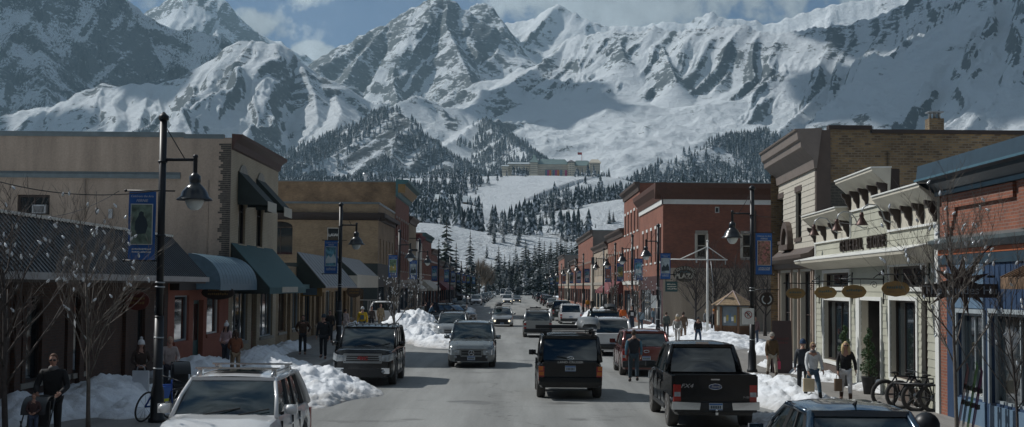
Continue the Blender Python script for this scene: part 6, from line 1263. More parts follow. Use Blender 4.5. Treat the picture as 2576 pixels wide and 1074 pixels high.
# ------------------------------------------------------------------ street lamps
ENAM = mat('black_enamel', (.008, .011, .014), rough=.28, var=.2, spec=.6)
BULBW = mat('lamp_globe', (.55, .6, .6), rough=.2, var=.1)
PICS = [mat('picture_grey_green', (.12, .17, .13), var=.6, scale=7), mat('picture_lake', (.10, .26, .33), var=.7, scale=6), mat('picture_flowers', (.22, .12, .09), var=.9, scale=14), mat('picture_sky', (.30, .36, .38), var=.5, scale=5), mat('picture_meadow', (.12, .2, .12), var=.6, scale=9)]
BORD = mat('banner_border', (.5, .52, .5)); EAG = mat('picture_dark', (.02, .035, .045)); SNOWP = mat('picture_white', (.5, .55, .56)); PINKP = mat('picture_pink', (.35, .14, .13)); YELP = mat('picture_yellow', (.35, .28, .07))
def street_lamp(x, y, side, pic, label, H=7.15, detail=True, group='street lamps with blue banners'):
    """side -1: left kerb (arm to +x)"""
    t = empty('street_lamp', (x, y, .15), 0, label, 'street lamp', group); s = -side; h = H-.15
    mb = MB(); mb.lathe([(.20, 0), (.20, .08), (.16, .12), (.15, .7), (.11, .85), (.105, 2.4)], n=14); mb.build('base', BLACKM, t)
    mb = MB(); mb.tube([(0, 0, 2.3), (0, 0, h-.12)], [.085, .085], 12); mb.lathe([(.09, -.12), (.12, -.09), (.12, -.02), (.07, .02), (.02, .08)], (0, 0, h), 12)
    for zz in (2.35, 4.2, 5.9): mb.lathe([(.10, 0), (.115, .03), (.10, .06)], (0, 0, zz), 12)
    mb.build('pole', BLACKM, t)
    za = h-1.02; mb = MB(); mb.tube([(0, 0, za), (s*.72, 0, za)], .035, 8); mb.lathe([(.03, -.4), (.05, -.3), (.05, .05), (.065, .08), (.04, .12)], (s*.75, 0, za), 10); mb.build('arm', BLACKM, t)
    mb = MB(); mb.tube([(0, 0, h-.18), (s*.5, 0, za+.03)], .012, 5); mb.build('tie_rod', BLACKM, t)
    mb = MB(); mb.lathe([(.03, 0), (.07, -.04), (.13, -.10), (.13, -.22), (.11, -.26), (.2, -.34), (.29, -.46), (.32, -.56), (.40, -.62), (.41, -.65), (.36, -.63), (.25, -.6)], (s*.75, 0, za-.28), 20); sh = mb.build('lamp_shade', ENAM, t)
    mb = MB(); mb.lathe([(.22, 0), (.21, -.08), (.15, -.2), (.08, -.25), (0, -.26)], (s*.75, 0, za-.9), 16); mb.build('globe', BULBW, sh)
    zb1 = za-.72; bw, bh = .62, 1.6; x0 = side*.13; x1 = side*(.13+bw)
    for zz in (zb1, zb1-bh): 
        mb = MB(); mb.tube([(-side*.3 if zz == zb1 else 0, 0, zz), (x1+side*.06, 0, zz)], .018, 6); mb.ball((x1+side*.08, 0, zz), .035, 8); mb.build('banner_arm', BLACKM, t)
    mb = MB(); n = 8; vs = []
    xm = (x0+x1)/2
    for j in range(n+1):
        for i in range(5): vs.append((x0+(x1-x0)*i/4, -.008+.02*math.sin(j*.8+i*.6), zb1-.02-(bh-.04)*j/n))
    mb.add(vs, [(j*5+i, j*5+i+1, (j+1)*5+i+1, (j+1)*5+i) for j in range(n) for i in range(4)], True); bn = mb.build('banner', BANB, t)
    px0, px1 = xm-.235, xm+.235; pz1, pz0 = zb1-.32, zb1-1.22; mb = MB(); mb.box(px0-.018, px1+.018, -.05, -.038, pz0-.018, pz1+.018); bo = mb.build('picture_border', BORD, bn)
    mb = MB(); mb.box(px0, px1, -.056, -.05, pz0, pz1); pc = mb.build('banner_picture', PICS[pic % 5], bn); mb = MB(); y_ = -.060
    if pic == 0:
        mb.prism([(xm+a, y_, pz0+.22+b_) for a, b_ in ((-.1, 0), (.1, .02), (.15, .2), (.11, .36), (.05, .42), (.05, .5), (-.01, .53), (-.06, .49), (-.07, .42), (-.14, .3), (-.15, .12))], (0, .004, 0)); m_ = EAG
    elif pic == 2:
        rn = random.Random(2); m_ = PINKP
        for i in range(14): cx_, cz_ = rn.uniform(px0+.06, px1-.06), rn.uniform(pz0+.05, pz1-.05); mb.prism([(cx_+.05*math.cos(a), y_-.0005*i, cz_+.05*math.sin(a)) for a in (k*PI/4 for k in range(8))], (0, .003, 0))
    else:
        m_ = [EAG, SNOWP, PINKP, EAG, YELP][pic % 5]; mb.prism([(px0+.005, y_, pz0+.3), (px0+.12, y_, pz0+.5), (xm, y_, pz0+.38), (px1-.1, y_, pz0+.58), (px1-.005, y_, pz0+.34), (px1-.005, y_, pz0+.15), (px0+.005, y_, pz0+.12)], (0, .004, 0))
    mb.build('picture_subject', m_, bn)
    mb = MB(); text_on(mb, 'Celebrate the Arts', .068, (xm, -.045, zb1-.13), (1, 0, 0), (0, 0, 1), .004, font_shear=.25); text_on(mb, 'FERNIE', .085, (xm, -.045, zb1-.23), (1, 0, 0), (0, 0, 1), .004, font_shear=.2); strokes(mb, (xm, -.042, zb1-1.37), (1, 0, 0), (0, 0, 1), .42, .04, 2, pic); mb.build('lettering', BORD, bn)
    if detail:
        mb = MB()
        for zz in (1.2, 1.9, 3.05, 3.15): mb.lathe([(.118, 0), (.118, .03)], (0, 0, zz), 12)
        mb.build('strap', GALV, t)
    return t
Lp = [(412, 290, 0, 'nearest left street lamp, tallest in view, banner showing a perched dark bird'), (858, 512, 1, 'second left street lamp with a blue lake banner, beside the black SUV'), (1011, 579, 4, 'third left street lamp with a green meadow banner, beyond the snow pile'), (1057, 603, 3, 'fourth left street lamp with a pale banner, before the iron balcony'), (1106, 628, 1, 'fifth left street lamp, thin, by the cream awning')]
def lampY(px, py): d = pdir(px, py); return None
for px, py, pc, lb in Lp:
    d = pdir(px, py); t_ = (7.15-CAMH)/d.z; q = CAM+d*t_; street_lamp(max(min(q.x, -7.9), -8.5), q.y, -1, pc, lb)
for i, yy in enumerate((176, 196, 214, 240, 262, 300)): street_lamp(-8.1, yy, -1, (i*2+1) % 5, f"{['sixth','seventh','eighth','ninth','tenth','last'][i]} left street lamp, small in the distance", detail=False)
Rp = [(1892, 470, 2, 'nearest right street lamp with a flower banner, by the pickup truck'), (1656, 565, 3, 'second right street lamp with a pale sky banner, left of the PLAZA sign'), (1591, 591, 1, 'third right street lamp with a turquoise banner'), (1548, 612, 4, 'fourth right street lamp with a tan and green banner'), (1518.6, 625, 2, 'fifth right street lamp with a small red-toned banner')]
for px, py, pc, lb in Rp:
    d = pdir(px, py); t_ = (7.15-CAMH)/d.z; q = CAM+d*t_; street_lamp(min(max(q.x, 8.3), 9.4), q.y, 1, pc, lb)
for i, yy in enumerate((158, 178, 200, 228, 262, 300)): street_lamp(8.3, yy, 1, (i*2+1) % 5, f"{['sixth','seventh','eighth','ninth','tenth','last'][i]} right street lamp, small in the distance", detail=False)
# ------------------------------------------------------------------ string of wires
def wire(a, b, sag, label, bulbs=0, r=.012):
    a, b = Vector(a), Vector(b); pts = [a.lerp(b, i/16)-Vector((0, 0, sag*4*(i/16)*(1-i/16))) for i in range(17)]; mb = MB(); mb.tube([p-a for p in pts], r, 5); t = mb.build('overhead_wire', BLACKP if not bulbs else GALV, None, tuple(a)); tag(t, label, 'wire', 'wires strung over the pavement')
    return t
wire(at(405, 478, 30.6), at(-60, 440, 30), .25, 'pale sagging light string from nearest left lamp to the left edge'); wire(at(300, 480, 44), at(-50, 520, 44), .6, 'dark sagging cable below the light string on the left')
wire(at(1940, 545, 52), at(1894, 538, 51.3), .05, 'short cable from right lamp to the cream siding'); wire(at(2110, 560, 45), at(2600, 500, 38), .35, 'thin cable across the front of the general store cornice')
mb = MB(); hb = at(242, 480, 40)
tf = empty('bare_lamp_socket', tuple(hb), 0, 'small dark socket dangling on a cable before the beige wall', 'socket'); mb.tube([(0, 0, 0), (0.03, 0, -.5)], .008, 4); mb.build('cord', BLACKP, tf); mb = MB(); mb.lathe([(.03, 0), (.06, -.12), (.02, -.2)], (.03, 0, -.5), 8); mb.build('socket', BLACKP, tf)
# prayer flags by the orange brick
fl = [((.33, .35, .36), 2485, 490), ((.20, .22, .26), 2478, 505), ((.45, .46, .45), 2462, 530), ((.20, .04, .04), 2440, 553), ((.03, .10, .06), 2425, 566)]
t = empty('prayer_flags', tuple(at(2492, 470, 34)), 0, 'short string of faded prayer flags hanging before the orange brick', 'flags'); o_ = Vector(t.location); mb = MB(); mb.tube([Vector((0, 0, 0)), at(2450, 545, 34)-o_, at(2390, 600, 34.5)-o_, at(2380, 690, 34.5)-o_], .01, 4); mb.build('cord', GALV, t)
for i, (c, px, py) in enumerate(fl):
    q = at(px, py, 34)-o_; mb = MB(); mb.add([q+Vector((-.07, 0, .12)), q+Vector((.10, .02, .16)), q+Vector((.08, .05, -.12)), q+Vector((-.12, .02, -.10))], [(0, 1, 2, 3)]); mb.build('flag', mat('flag_%d' % i, c), t)
# ------------------------------------------------------------------ white mast, kiosk, signs, bollards, bin, bikes, skis
p = gnd(1779.5, 853, .15); pt = at(1779.5, 609, p.y); h = pt.z-.15
t = empty('white_mast', (p.x, p.y, .15), 0, 'white flag mast with long crossarm in front of the plaza building', 'flagpole'); mb = MB(); mb.tube([(0, 0, 0), (0, 0, h*.5), (0, 0, h)], [.08, .07, .05], 12); mb.ball((0, 0, h+.06), .08, 8); mb.build('mast', WHITE, t)
za = at(1779.5, 653, p.y).z-.15; xa = at(1687, 653, p.y).x-p.x; xb = at(1830, 653, p.y).x-p.x; mb = MB(); mb.tube([(xa, 0, za), (xb, 0, za)], .035, 8); mb.build('crossarm', WHITE, t)
mb = MB(); zt = at(1779.5, 620, p.y).z-.15; mb.tube([(xa*.75, 0, za), (0, 0, zt)], .035, 6); mb.tube([(xb*.95, 0, za), (0, 0, zt)], .03, 6); mb.build('stay', WHITE, t)
mb = MB(); mb.tube([(.2, 0, za), (.35, 0, za-1.5), (.3, 0, .9)], .015, 4); mb.tube([(xb*.9, 0, za), (xb*.9, 0, za-.3)], .03, 5); mb.tube([(xa*.3, 0, za), (xa*.3, 0, za-.2)], .05, 5); mb.build('halyard', GALV, t)
p = gnd(1844, 857, .15)
t = empty('information_kiosk', (p.x, p.y, .15), R(-22), 'wooden hexagonal information kiosk with shingled pointed roof on the plaza', 'kiosk'); WK = mat('kiosk_wood', (.16, .085, .045), rough=.7, var=.2, scale=7); ez = 2.15; ax = at(1845, 733, p.y).z-.15; r6 = 1.05
hexp = lambda r_, z_, o=0: [(r_*math.cos(PI/3*i+o), r_*math.sin(PI/3*i+o), z_) for i in range(6)]
mb = MB(); SH = mat('cedar_shingle', (.24, .17, .10), rough=.8, var=.35, scale=9); n = 6
rows = 7
for j in range(rows):
    r0_, r1_ = 1.30*(1-j/rows), 1.30*(1-(j+1)/rows); z0_, z1_ = ez+(ax-ez)*j/rows, ez+(ax-ez)*(j+1)/rows; a, b_ = hexp(r0_+.03, z0_+.02), hexp(max(r1_, .01), z1_+.02)
    for i in range(6): mb.quad(a[i], a[(i+1) % 6], b_[(i+1) % 6], b_[i]); c_ = hexp(r0_+.03, z0_-.03); mb.quad(c_[i], c_[(i+1) % 6], a[(i+1) % 6], a[i])
mb.build('roof', SH, t); mb = MB(); a = hexp(1.33, ez)
for i in range(6): mb.bar(a[i], (0, 0, ax+.05), .05, .04)
mb.build('roof_ridge', mat('pinkish_ridge', (.42, .33, .30)), t); mb = MB()
for i in range(6): q = hexp(1.18, ez-.02); mb.bar(q[i], q[(i+1) % 6], .06, .14)
mb.build('eave_board', NAVY, t)
for i in range(6):
    c_ = hexp(r6, 0)[i]; mb = MB(); mb.box(c_[0]-.07, c_[0]+.07, c_[1]-.07, c_[1]+.07, 0, ez); mb.build('post', WK, t)
for i in range(6):
    a, b_ = Vector(hexp(r6*.97, 0)[i]), Vector(hexp(r6*.97, 0)[(i+1) % 6]); U = (b_-a).normalized(); mb = MB()
    for zz in (.12, .86): mb.bar(a+Vector((0, 0, zz)), b_+Vector((0, 0, zz)), .05, .07)
    nb = 11
    for k in range(nb): q = a.lerp(b_, (k+.5)/nb); mb.box(q.x-.025, q.x+.025, q.y-.025, q.y+.025, .1, .86)
    mb.build('balustrade', WK, t); mb = MB(); lp_ = MB(); lp_.add([a+U*.06-Vector((U.y, -U.x, 0))*.03+Vector((0, 0, .1)), b_-U*.06-Vector((U.y, -U.x, 0))*.03+Vector((0, 0, .1)), b_-U*.06-Vector((U.y, -U.x, 0))*.03+Vector((0, 0, .9)), a+U*.06-Vector((U.y, -U.x, 0))*.03+Vector((0, 0, .9))], [(0, 1, 2, 3)]); lp_.build('lower_panel', WK, t); c1, c2 = a.lerp(b_, .06), a.lerp(b_, .94); W = Vector((U.y, -U.x, 0)); mb.add([c1+Vector((0, 0, .92)), c2+Vector((0, 0, .92)), c2+Vector((0, 0, 2.1)), c1+Vector((0, 0, 2.1))], [(0, 1, 2, 3)]); bo = mb.build('notice_board', mat('board_cream', (.36, .34, .28)) if i % 2 else mat('board_grey', (.16, .19, .21)), t)
    if i % 2 == 0:
        for k in range(5): mb = MB(); q = c1.lerp(c2, .12+.17*k)-W*.01 if False else c1.lerp(c2, .1+.17*k)+W*.012; mb.add([q+Vector((0, 0, 1.1+.1*(k % 2))), q+U*.13+Vector((0, 0, 1.1+.1*(k % 2))), q+U*.13+Vector((0, 0, 1.45+.1*(k % 3))), q+Vector((0, 0, 1.45+.1*(k % 3)))], [(0, 1, 2, 3)]); mb.build('notice', [WHITE, YELP, LBLUEW][k % 3], bo)
# wreath sign, no parking sign
def round_sign(px, py, Y, r_, label):
    c = at(px, py, Y); t = empty('round_sign', tuple(c), 0, label, 'sign'); mb = MB(); mb.prism([(r_*math.cos(a*PI/12), .03, r_*math.sin(a*PI/12)) for a in range(24)], (0, -.06, 0)); mb.build('board', DKBROWN, t); mb = MB()
    for s_ in (-1, 1):
        for k in range(8): a = -PI/2+s_*(.35+k*.28); q = Vector((r_*.62*math.cos(a), -.045, r_*.62*math.sin(a))); mb.ball(q, r_*.11, 6, (1.2, .3, .8))
    mb.build('wreath_emblem', SNOWP, t); mb = MB(); mb.tube([(-r_*1.6, 0, r_*1.35), (r_*1.7, 0, r_*1.35)], .02, 6); mb.tube([(-r_*.5, 0, r_*.8), (-r_*.5, 0, r_*1.35)], .01, 4); mb.tube([(r_*.5, 0, r_*.8), (r_*.5, 0, r_*1.35)], .01, 4); mb.build('bracket', BLACKM, t)
round_sign(*ZR(113, 282), 53, .28, 'round dark sign with pale laurel wreath near the right lamp')
c = at(*Z6(1765, 262), 51.0); t = empty('parking_sign', tuple(c), 0, 'small white no-parking sign strapped to the nearest right lamp', 'sign'); mb = MB(); mb.box(-.22, .22, -.01, .01, -.3, .3); mb.build('plate', WHITE, t); mb = MB(); mb.tube([(.13*math.cos(a*PI/8), -.02, .06+.13*math.sin(a*PI/8)) for a in range(17)], .014, 5); mb.tube([(-.09, -.02, .15), (.09, -.02, -.03)], .014, 4); mb.build('ring', LAMPR, t); mb = MB(); text_on(mb, 'P', .2, (0, -.016, .06), (1, 0, 0), (0, 0, 1), .006); mb.build('lettering', BLACKP, t)
c = at(*Z6(1083, 165), 96); t = empty('small_street_sign', (c.x, 96, .15), 0, 'small white sign on a thin pole right of the bare lit trees', 'sign'); mb = MB(); mb.tube([(0, 0, 0), (0, 0, c.z+.4)], .03, 6); mb.build('pole', GALV, t); mb = MB(); mb.box(-.3, .3, -.05, -.03, c.z-.5, c.z+.4); mb.build('plate', WHITE, t)
def orn_sign(px, py, Y, r_, m, label, name='hanging_sign'):
    c = at(px, py, Y); t = empty(name, tuple(c), 0, label, 'sign'); mb = MB(); mb.prism([(r_*math.cos(a*PI/12), .03, r_*.8*math.sin(a*PI/12)) for a in range(24)], (0, -.06, 0)); mb.build('board', m, t); mb = MB(); strokes(mb, (0, -.032, 0), (1, 0, 0), (0, 0, 1), r_*1.2, r_*.22, 2, 4); mb.build('lettering', SIGNY, t); mb = MB(); mb.tube([(-1.2*r_, 0, r_), (r_, 0, r_)], .02, 6); mb.build('bracket', BLACKM, t)
orn_sign(*Z2(925, 225), 41, .36, mat('rust_red_sign', (.13, .03, .02)), 'round rust-red hanging sign under the metal roof on the left')
c = at(*Z3(845, 955), 98); orn_sign(*Z3(830, 958), 98, .55, BROWN, 'brown oval sign under the cream awning valance')
c = at(*Z3(522, 935), 78); t = empty('hanging_sign', tuple(c), 0, 'white and yellow hanging sign in front of the tan shops', 'sign'); mb = MB(); mb.box(-.6, .6, -.03, .03, -.45, .45); mb.build('board', SIGNY, t); mb = MB(); mb.box(-.5, .3, -.045, -.032, -.38, .38); mb.build('panel', LBLUEW, t)
# bollard / bin round tops
def bollard(x, y, r_, h, label):
    t = empty('bollard', (x, y, .15), 0, label, 'bollard'); mb = MB(); mb.lathe([(r_*.9, 0), (r_*.9, .1), (r_*.6, .16), (r_*.6, h-r_*1.1), (r_*.9, h-r_*.95)], n=16); mb.build('post', BLACKM, t); mb = MB(); mb.ball((0, 0, h-r_*.5), r_, 18); mb.build('dome', BLACKM, t)
c = at(2330, 1046, 24.3); bollard(c.x, 24.3, .24, c.z-.2, 'round black domed bollard behind the blue car')
p = gnd(437, 1060, .15); c = at(437, 965, 37); t = empty('litter_bin', (c.x, 37, .15), 0, 'black slatted litter bin with dome lid by the left lamp', 'litter bin'); mb = MB(); mb.lathe([(.27, c.z-.32), (.27, c.z-.28), (.22, c.z-.12), (.12, c.z-.03), (0, c.z)], n=18); mb.build('lid', BLACKM, t)
mb = MB()
for k in range(20): a = k*PI/10; mb.bar((.27*math.cos(a), .27*math.sin(a), .05), (.29*math.cos(a), .29*math.sin(a), c.z-.4), .03, .012)
mb.lathe([(.28, .04), (.28, .09)], n=18); mb.lathe([(.295, c.z-.42), (.295, c.z-.37)], n=18); mb.lathe([(.22, .05), (.22, c.z-.45)], n=14); mb.build('basket', BLACKM, t)
def bicycle(x, y, rz, label, frame=BLACKM, fat=.05, group='fat bikes leaning in the rack', lean=0.06):
    t = empty('bicycle', (x, y, .15), rz, label, 'bicycle', group); t.rotation_euler = (lean, 0, rz); r_ = .34
    for xx in (-.52, .54):
        mb = MB(); mb.tube([(xx+r_*math.cos(a*PI/12), 0, r_+.02+r_*math.sin(a*PI/12)) for a in range(25)], fat, 7, cap=False); w = mb.build('wheel', RUBBER, t); mb = MB()
        for a in range(10): mb.tube([(xx, 0, r_+.02), (xx+r_*math.cos(a*PI/5), 0, r_+.02+r_*math.sin(a*PI/5))], .004, 3)
        mb.lathe([(.03, -.04), (.03, .04)], n=8); mb.build('spokes', GALV, w) if False else None
        mb.xf(lambda p: p); mb.build('spokes', GALV, w)
    P = dict(bb=(-.08, 0, .34), seat=(-.22, 0, .84), head=(.33, 0, .82), hub=(-.52, 0, .36), fh=(.54, 0, .36), ht=(.31, 0, .94)); mb = MB()
    for a, b_ in (('bb', 'seat'), ('bb', 'head'), ('seat', 'head'), ('bb', 'hub'), ('seat', 'hub'), ('head', 'fh'), ('head', 'ht')): mb.tube([P[a], P[b_]], .022, 6)
    mb.build('frame', frame, t); mb = MB(); mb.tube([(.24, -.32, .97), (.32, -.12, .96), (.32, .12, .96), (.24, .32, .97)], .015, 6); mb.build('handlebar', BLACKM, t); mb = MB(); mb.ball((-.25, 0, .93), .13, 8, (1, .45, .25)); mb.tube([(-.22, 0, .8), (-.25, 0, .92)], .015, 5); mb.build('saddle', BLACKP, t)
    mb = MB(); mb.lathe([(.09, -.005), (.09, .005)], n=14); mb.xf(lambda p: Vector((p.x-.08, p.z-.06, p.y+.34))); mb.tube([(-.08, -.08, .34), (.02, -.1, .2)], .012, 5); mb.tube([(-.08, .08, .34), (-.18, .1, .48)], .012, 5); mb.build('crank', ALLOY, t)
    return t
for i, (px, py, dz) in enumerate(((2262, 1010, 0), (2302, 1014, .3), (2345, 1020, .6), (2390, 1022, .9))):
    p = gnd(px, py+14, .15); bicycle(p.x+.1, p.y, R(8-5*i), ['black fat bike at the left end of the rack by the store', 'second black fat bike from the left in the rack', 'third black fat bike from the left in the rack', 'black fat bike at the right end of the rack by the tree'][i], fat=.055, lean=.05*(-1)**i)
mb = MB(); 
p0 = gnd(2250, 1032, .15); p1 = gnd(2400, 1040, .15); t = empty('bike_rack', tuple(p0), 0, 'black tubular bike rack under the fat bikes', 'bike rack'); q = p1-p0; mb.tube([(0, 0, .02), (0, 0, .7), q+Vector((0, 0, .7)), q+Vector((0, 0, .02))], .03, 6); mb.build('rail', BLACKM, t)
p = gnd(375, 1062, .15); bicycle(p.x, p.y+.5, R(70), 'blue bicycle with yellow-banded bag leaning on the nearest left lamp', frame=mat('bike_blue', (.01, .07, .35), rough=.3), fat=.022, group='bicycle at the lamp', lean=.25)
bk = [o for o in COL.objects if o.get('label', '').startswith('blue bicycle')][0]; mb = MB(); mb.box(-.16, .26, -.06, .06, .45, .80); mb.build('frame_bag', mat('bag_blue', (.01, .09, .38)), bk); mb = MB(); mb.box(-.165, .265, -.065, .065, .45, .52); mb.build('bag_band', mat('hi_vis_yellow', (.55, .6, .02)), bk)
# skis / snowboards leaning at the right edge
for i, (px, c, lb, nm, w_, h) in enumerate(((2528, (.25, .02, .015), 'dark red snowboard standing at the right edge', 'snowboard', .26, 1.5), (2552, (.03, .035, .04), 'black skis standing between the red and green boards', 'skis', .1, 1.75), (2566, (.16, .45, .03), 'bright green skis standing outside the blue shop', 'skis', .1, 1.6), (2590, (.2, .03, .12), 'dark pink snowboard at the very edge of the blue shop', 'snowboard', .28, 1.5))):
    t = empty(nm, (10.45-.05*i, 31.0-.45*i, .15), R(90-30), lb, 'ski equipment'); mb = MB(); 
    for s_ in ((0,) if nm == 'snowboard' else (-.07, .07)):
        n = 12; vs = []
        for j in range(n+1):
            u = j/n; ww = w_/2*(1-abs(2*u-1)**6); vs += [(s_-ww, 0+.25*(1-u)+(.05 if u > .93 else 0), h*u), (s_+ww, .25*(1-u)+(.05 if u > .93 else 0), h*u)]
        m0 = len(mb.v); mb.add(vs, [(2*j, 2*j+1, 2*j+3, 2*j+2) for j in range(n)]); mb.add([(a, b_+.015, z) for a, b_, z in vs], [(2*j, 2*j+2, 2*j+3, 2*j+1) for j in range(n)])
    mb.build('deck', mat('board_%d' % i, c, rough=.3, var=.3), t); mb = MB()
    for zz in (.6, .95): mb.box(-.09, .09, .25*(1-zz/h)-.06, .25*(1-zz/h)-.005, zz-.05, zz+.05)
    mb.build('binding', BLACKP, t)
# sandwich board beside the man with pink bag
p = gnd(*ZR(215, 740), .15); t = empty('sandwich_board', tuple(p), 0, 'brown sandwich board behind the person with the pink bag', 'sandwich board'); mb = MB(); mb.prism([(-.38, 0, 0), (.38, 0, 0), (.36, .25, 1.95), (-.36, .25, 1.95)], (0, .04, 0)); mb.build('panel', mat('board_dark', (.07, .045, .045)), t); mb = MB(); mb.prism([(-.36, .55, 0), (.36, .55, 0), (.34, .3, 1.9), (-.34, .3, 1.9)], (0, .03, 0)); mb.build('rear_panel', DKBROWN, t); mb = MB(); strokes(mb, (0, .13, 1.2), (1, 0, 0), (0, .13, 1), .4, .09, 2, 7); mb.build('lettering', mat('faint_red', (.12, .04, .04)), t)
# ------------------------------------------------------------------ snow piles
def PL(px, py, rx, ry, h, lab, rot=0, seed=0, **k):
    p = gnd(px, py); pile(p.x, p.y, rx, ry, h, rot, seed, lab, z=k.pop('z', 0.0), **k)
PL(1035, 848, 3.0, 11.0, 2.7, 'tallest ploughed snow pile on the left kerb before the dark cars', 0, 1, lump=.32, n=110)
PL(1120, 866, 1.8, 5.0, .9, 'low sunlit tail of the tallest left snow pile', .15, 21, lump=.25, n=60)
PL(770, 985, 2.1, 5.4, 1.25, 'sunlit lumpy snow pile between the white and black SUVs', .1, 2, lump=.26, n=100)
PL(690, 940, 1.5, 6.5, 1.1, 'shaded snow bank behind the lumpy pile on the left sidewalk edge', .05, 3, n=80)
PL(255, 1030, 1.9, 3.4, 1.5, 'snow heap behind the bare tree on the left sidewalk', .1, 4, n=80, z=.15)
PL(60, 1060, 1.7, 3.0, 1.1, 'snow heap by the shop window at the far left edge', 0, 5, n=70, z=.15)
PL(330, 1050, 1.0, 2.0, .75, 'small snow heap beside the blue bicycle', .2, 6, n=60, z=.15)
PL(500, 945, 1.3, 5.0, 1.15, 'snow heap below the salmon shop window', 0, 7, n=70, z=.15)
PL(650, 905, 1.0, 6.0, .95, 'long snow heap under the teal awning shop windows', .0, 8, n=70, z=.15)
PL(730, 885, .9, 5.0, .8, 'snow heap by the tan shop fronts behind the standing men', 0, 9, n=60, z=.15)
PL(895, 845, 1.4, 8.0, 1.5, 'shaded snow heap behind the person in yellow', .0, 10, n=60, z=.15)
PL(1168, 785, 1.4, 22.0, 1.0, 'long narrow snow ridge between the parked cars on the left', .0, 11, lump=.12, n=70)
PL(1512, 822, 2.3, 17.0, 2.5, 'long tall snow ridge beside the dark SUV on the right', .02, 12, lump=.14, n=90)
PL(1412, 785, 2.0, 16.0, 1.3, 'small snow heap before the silver sedan on the right', .0, 13, lump=.15, n=60)
PL(1955, 1000, 1.6, 5.8, 1.05, 'bright snow bank along the right kerb beside the pickup', .0, 14, n=90, lump=.2)
PL(1790, 865, 3.0, 4.5, 1.3, 'snow mound on the plaza behind the man in the dark jacket', .0, 15, n=70, z=.15)
PL(1745, 845, 2.2, 7.0, 1.9, 'snow pile at the left end of the plaza by the mast', .0, 16, n=70, z=.15)
PL(1640, 842, 1.5, 7.0, 1.2, 'snow heap by the walking people near the second right lamp', .0, 17, n=60, z=.15)
PL(1850, 880, 1.8, 2.5, .9, 'snow mound in front of the kiosk behind the pickup cab', .0, 18, n=60, z=.15)
PL(1985, 940, .7, 4.2, .75, 'snow heap along the cream column shop front', .05, 19, n=60, z=.15)
PL(2110, 955, .55, 3.0, .6, 'snow heap under the left window of the general store', .05, 20, n=60, z=.15)
PL(2085, 965, .9, 1.6, .55, 'low snow patch behind the two shopping women', .05, 31, n=60, z=.15)
PL(2235, 990, 1.2, 2.6, .5, 'low snow heap by the topiary and the bikes', .05, 22, n=70, z=.15)
PL(2440, 1052, .9, 2.2, .55, 'snow heap at the foot of the lit tree by the bike rack', .05, 23, n=70, z=.15)
PL(1925, 898, .8, 2.4, 1.15, 'snow heap beside the wreath sign shop', .05, 24, n=50, z=.15)
PL(2020, 1085, 1.3, 4.0, .55, 'shaded low snow between the blue car and the pickup', .05, 25, n=60)
# ------------------------------------------------------------------ people
def skin_mesh(pts, edges, rad, sub=1, root=0):
    me = bpy.data.meshes.new('s'); me.from_pydata([tuple(p) for p in pts], edges, []); o = bpy.data.objects.new('s', me); COL.objects.link(o)
    m = o.modifiers.new('skin', 'SKIN'); m.use_smooth_shade = True
    if not me.skin_vertices: me.skin_vertices.new() if hasattr(me.skin_vertices, 'new') else None
    sv = me.skin_vertices[0].data
    for i, r in enumerate(rad):
        r = r if hasattr(r, '__len__') else (r, r); sv[i].radius = r; sv[i].use_root = (i == root)
    s = o.modifiers.new('sub', 'SUBSURF'); s.levels = sub; s.render_levels = sub
    dg = bpy.context.evaluated_depsgraph_get(); r = bpy.data.meshes.new_from_object(o.evaluated_get(dg))
    bpy.data.objects.remove(o); bpy.data.meshes.remove(me); return r
def me_obj(me, name, m, parent): me.name = name; me.materials.clear(); me.materials.append(m); o = bpy.data.objects.new(name, me); COL.objects.link(o); o.parent = parent; return o
SKIN = mat('skin', (.36, .20, .145), rough=.55, var=.06)
def clothm(c, nm='cloth'): return mat('%s_%02x%02x%02x' % (nm, int(c[0]*255), int(c[1]*255), int(c[2]*255)), c, rough=.85, var=.22, scale=7, bump=.35, bscale=14)
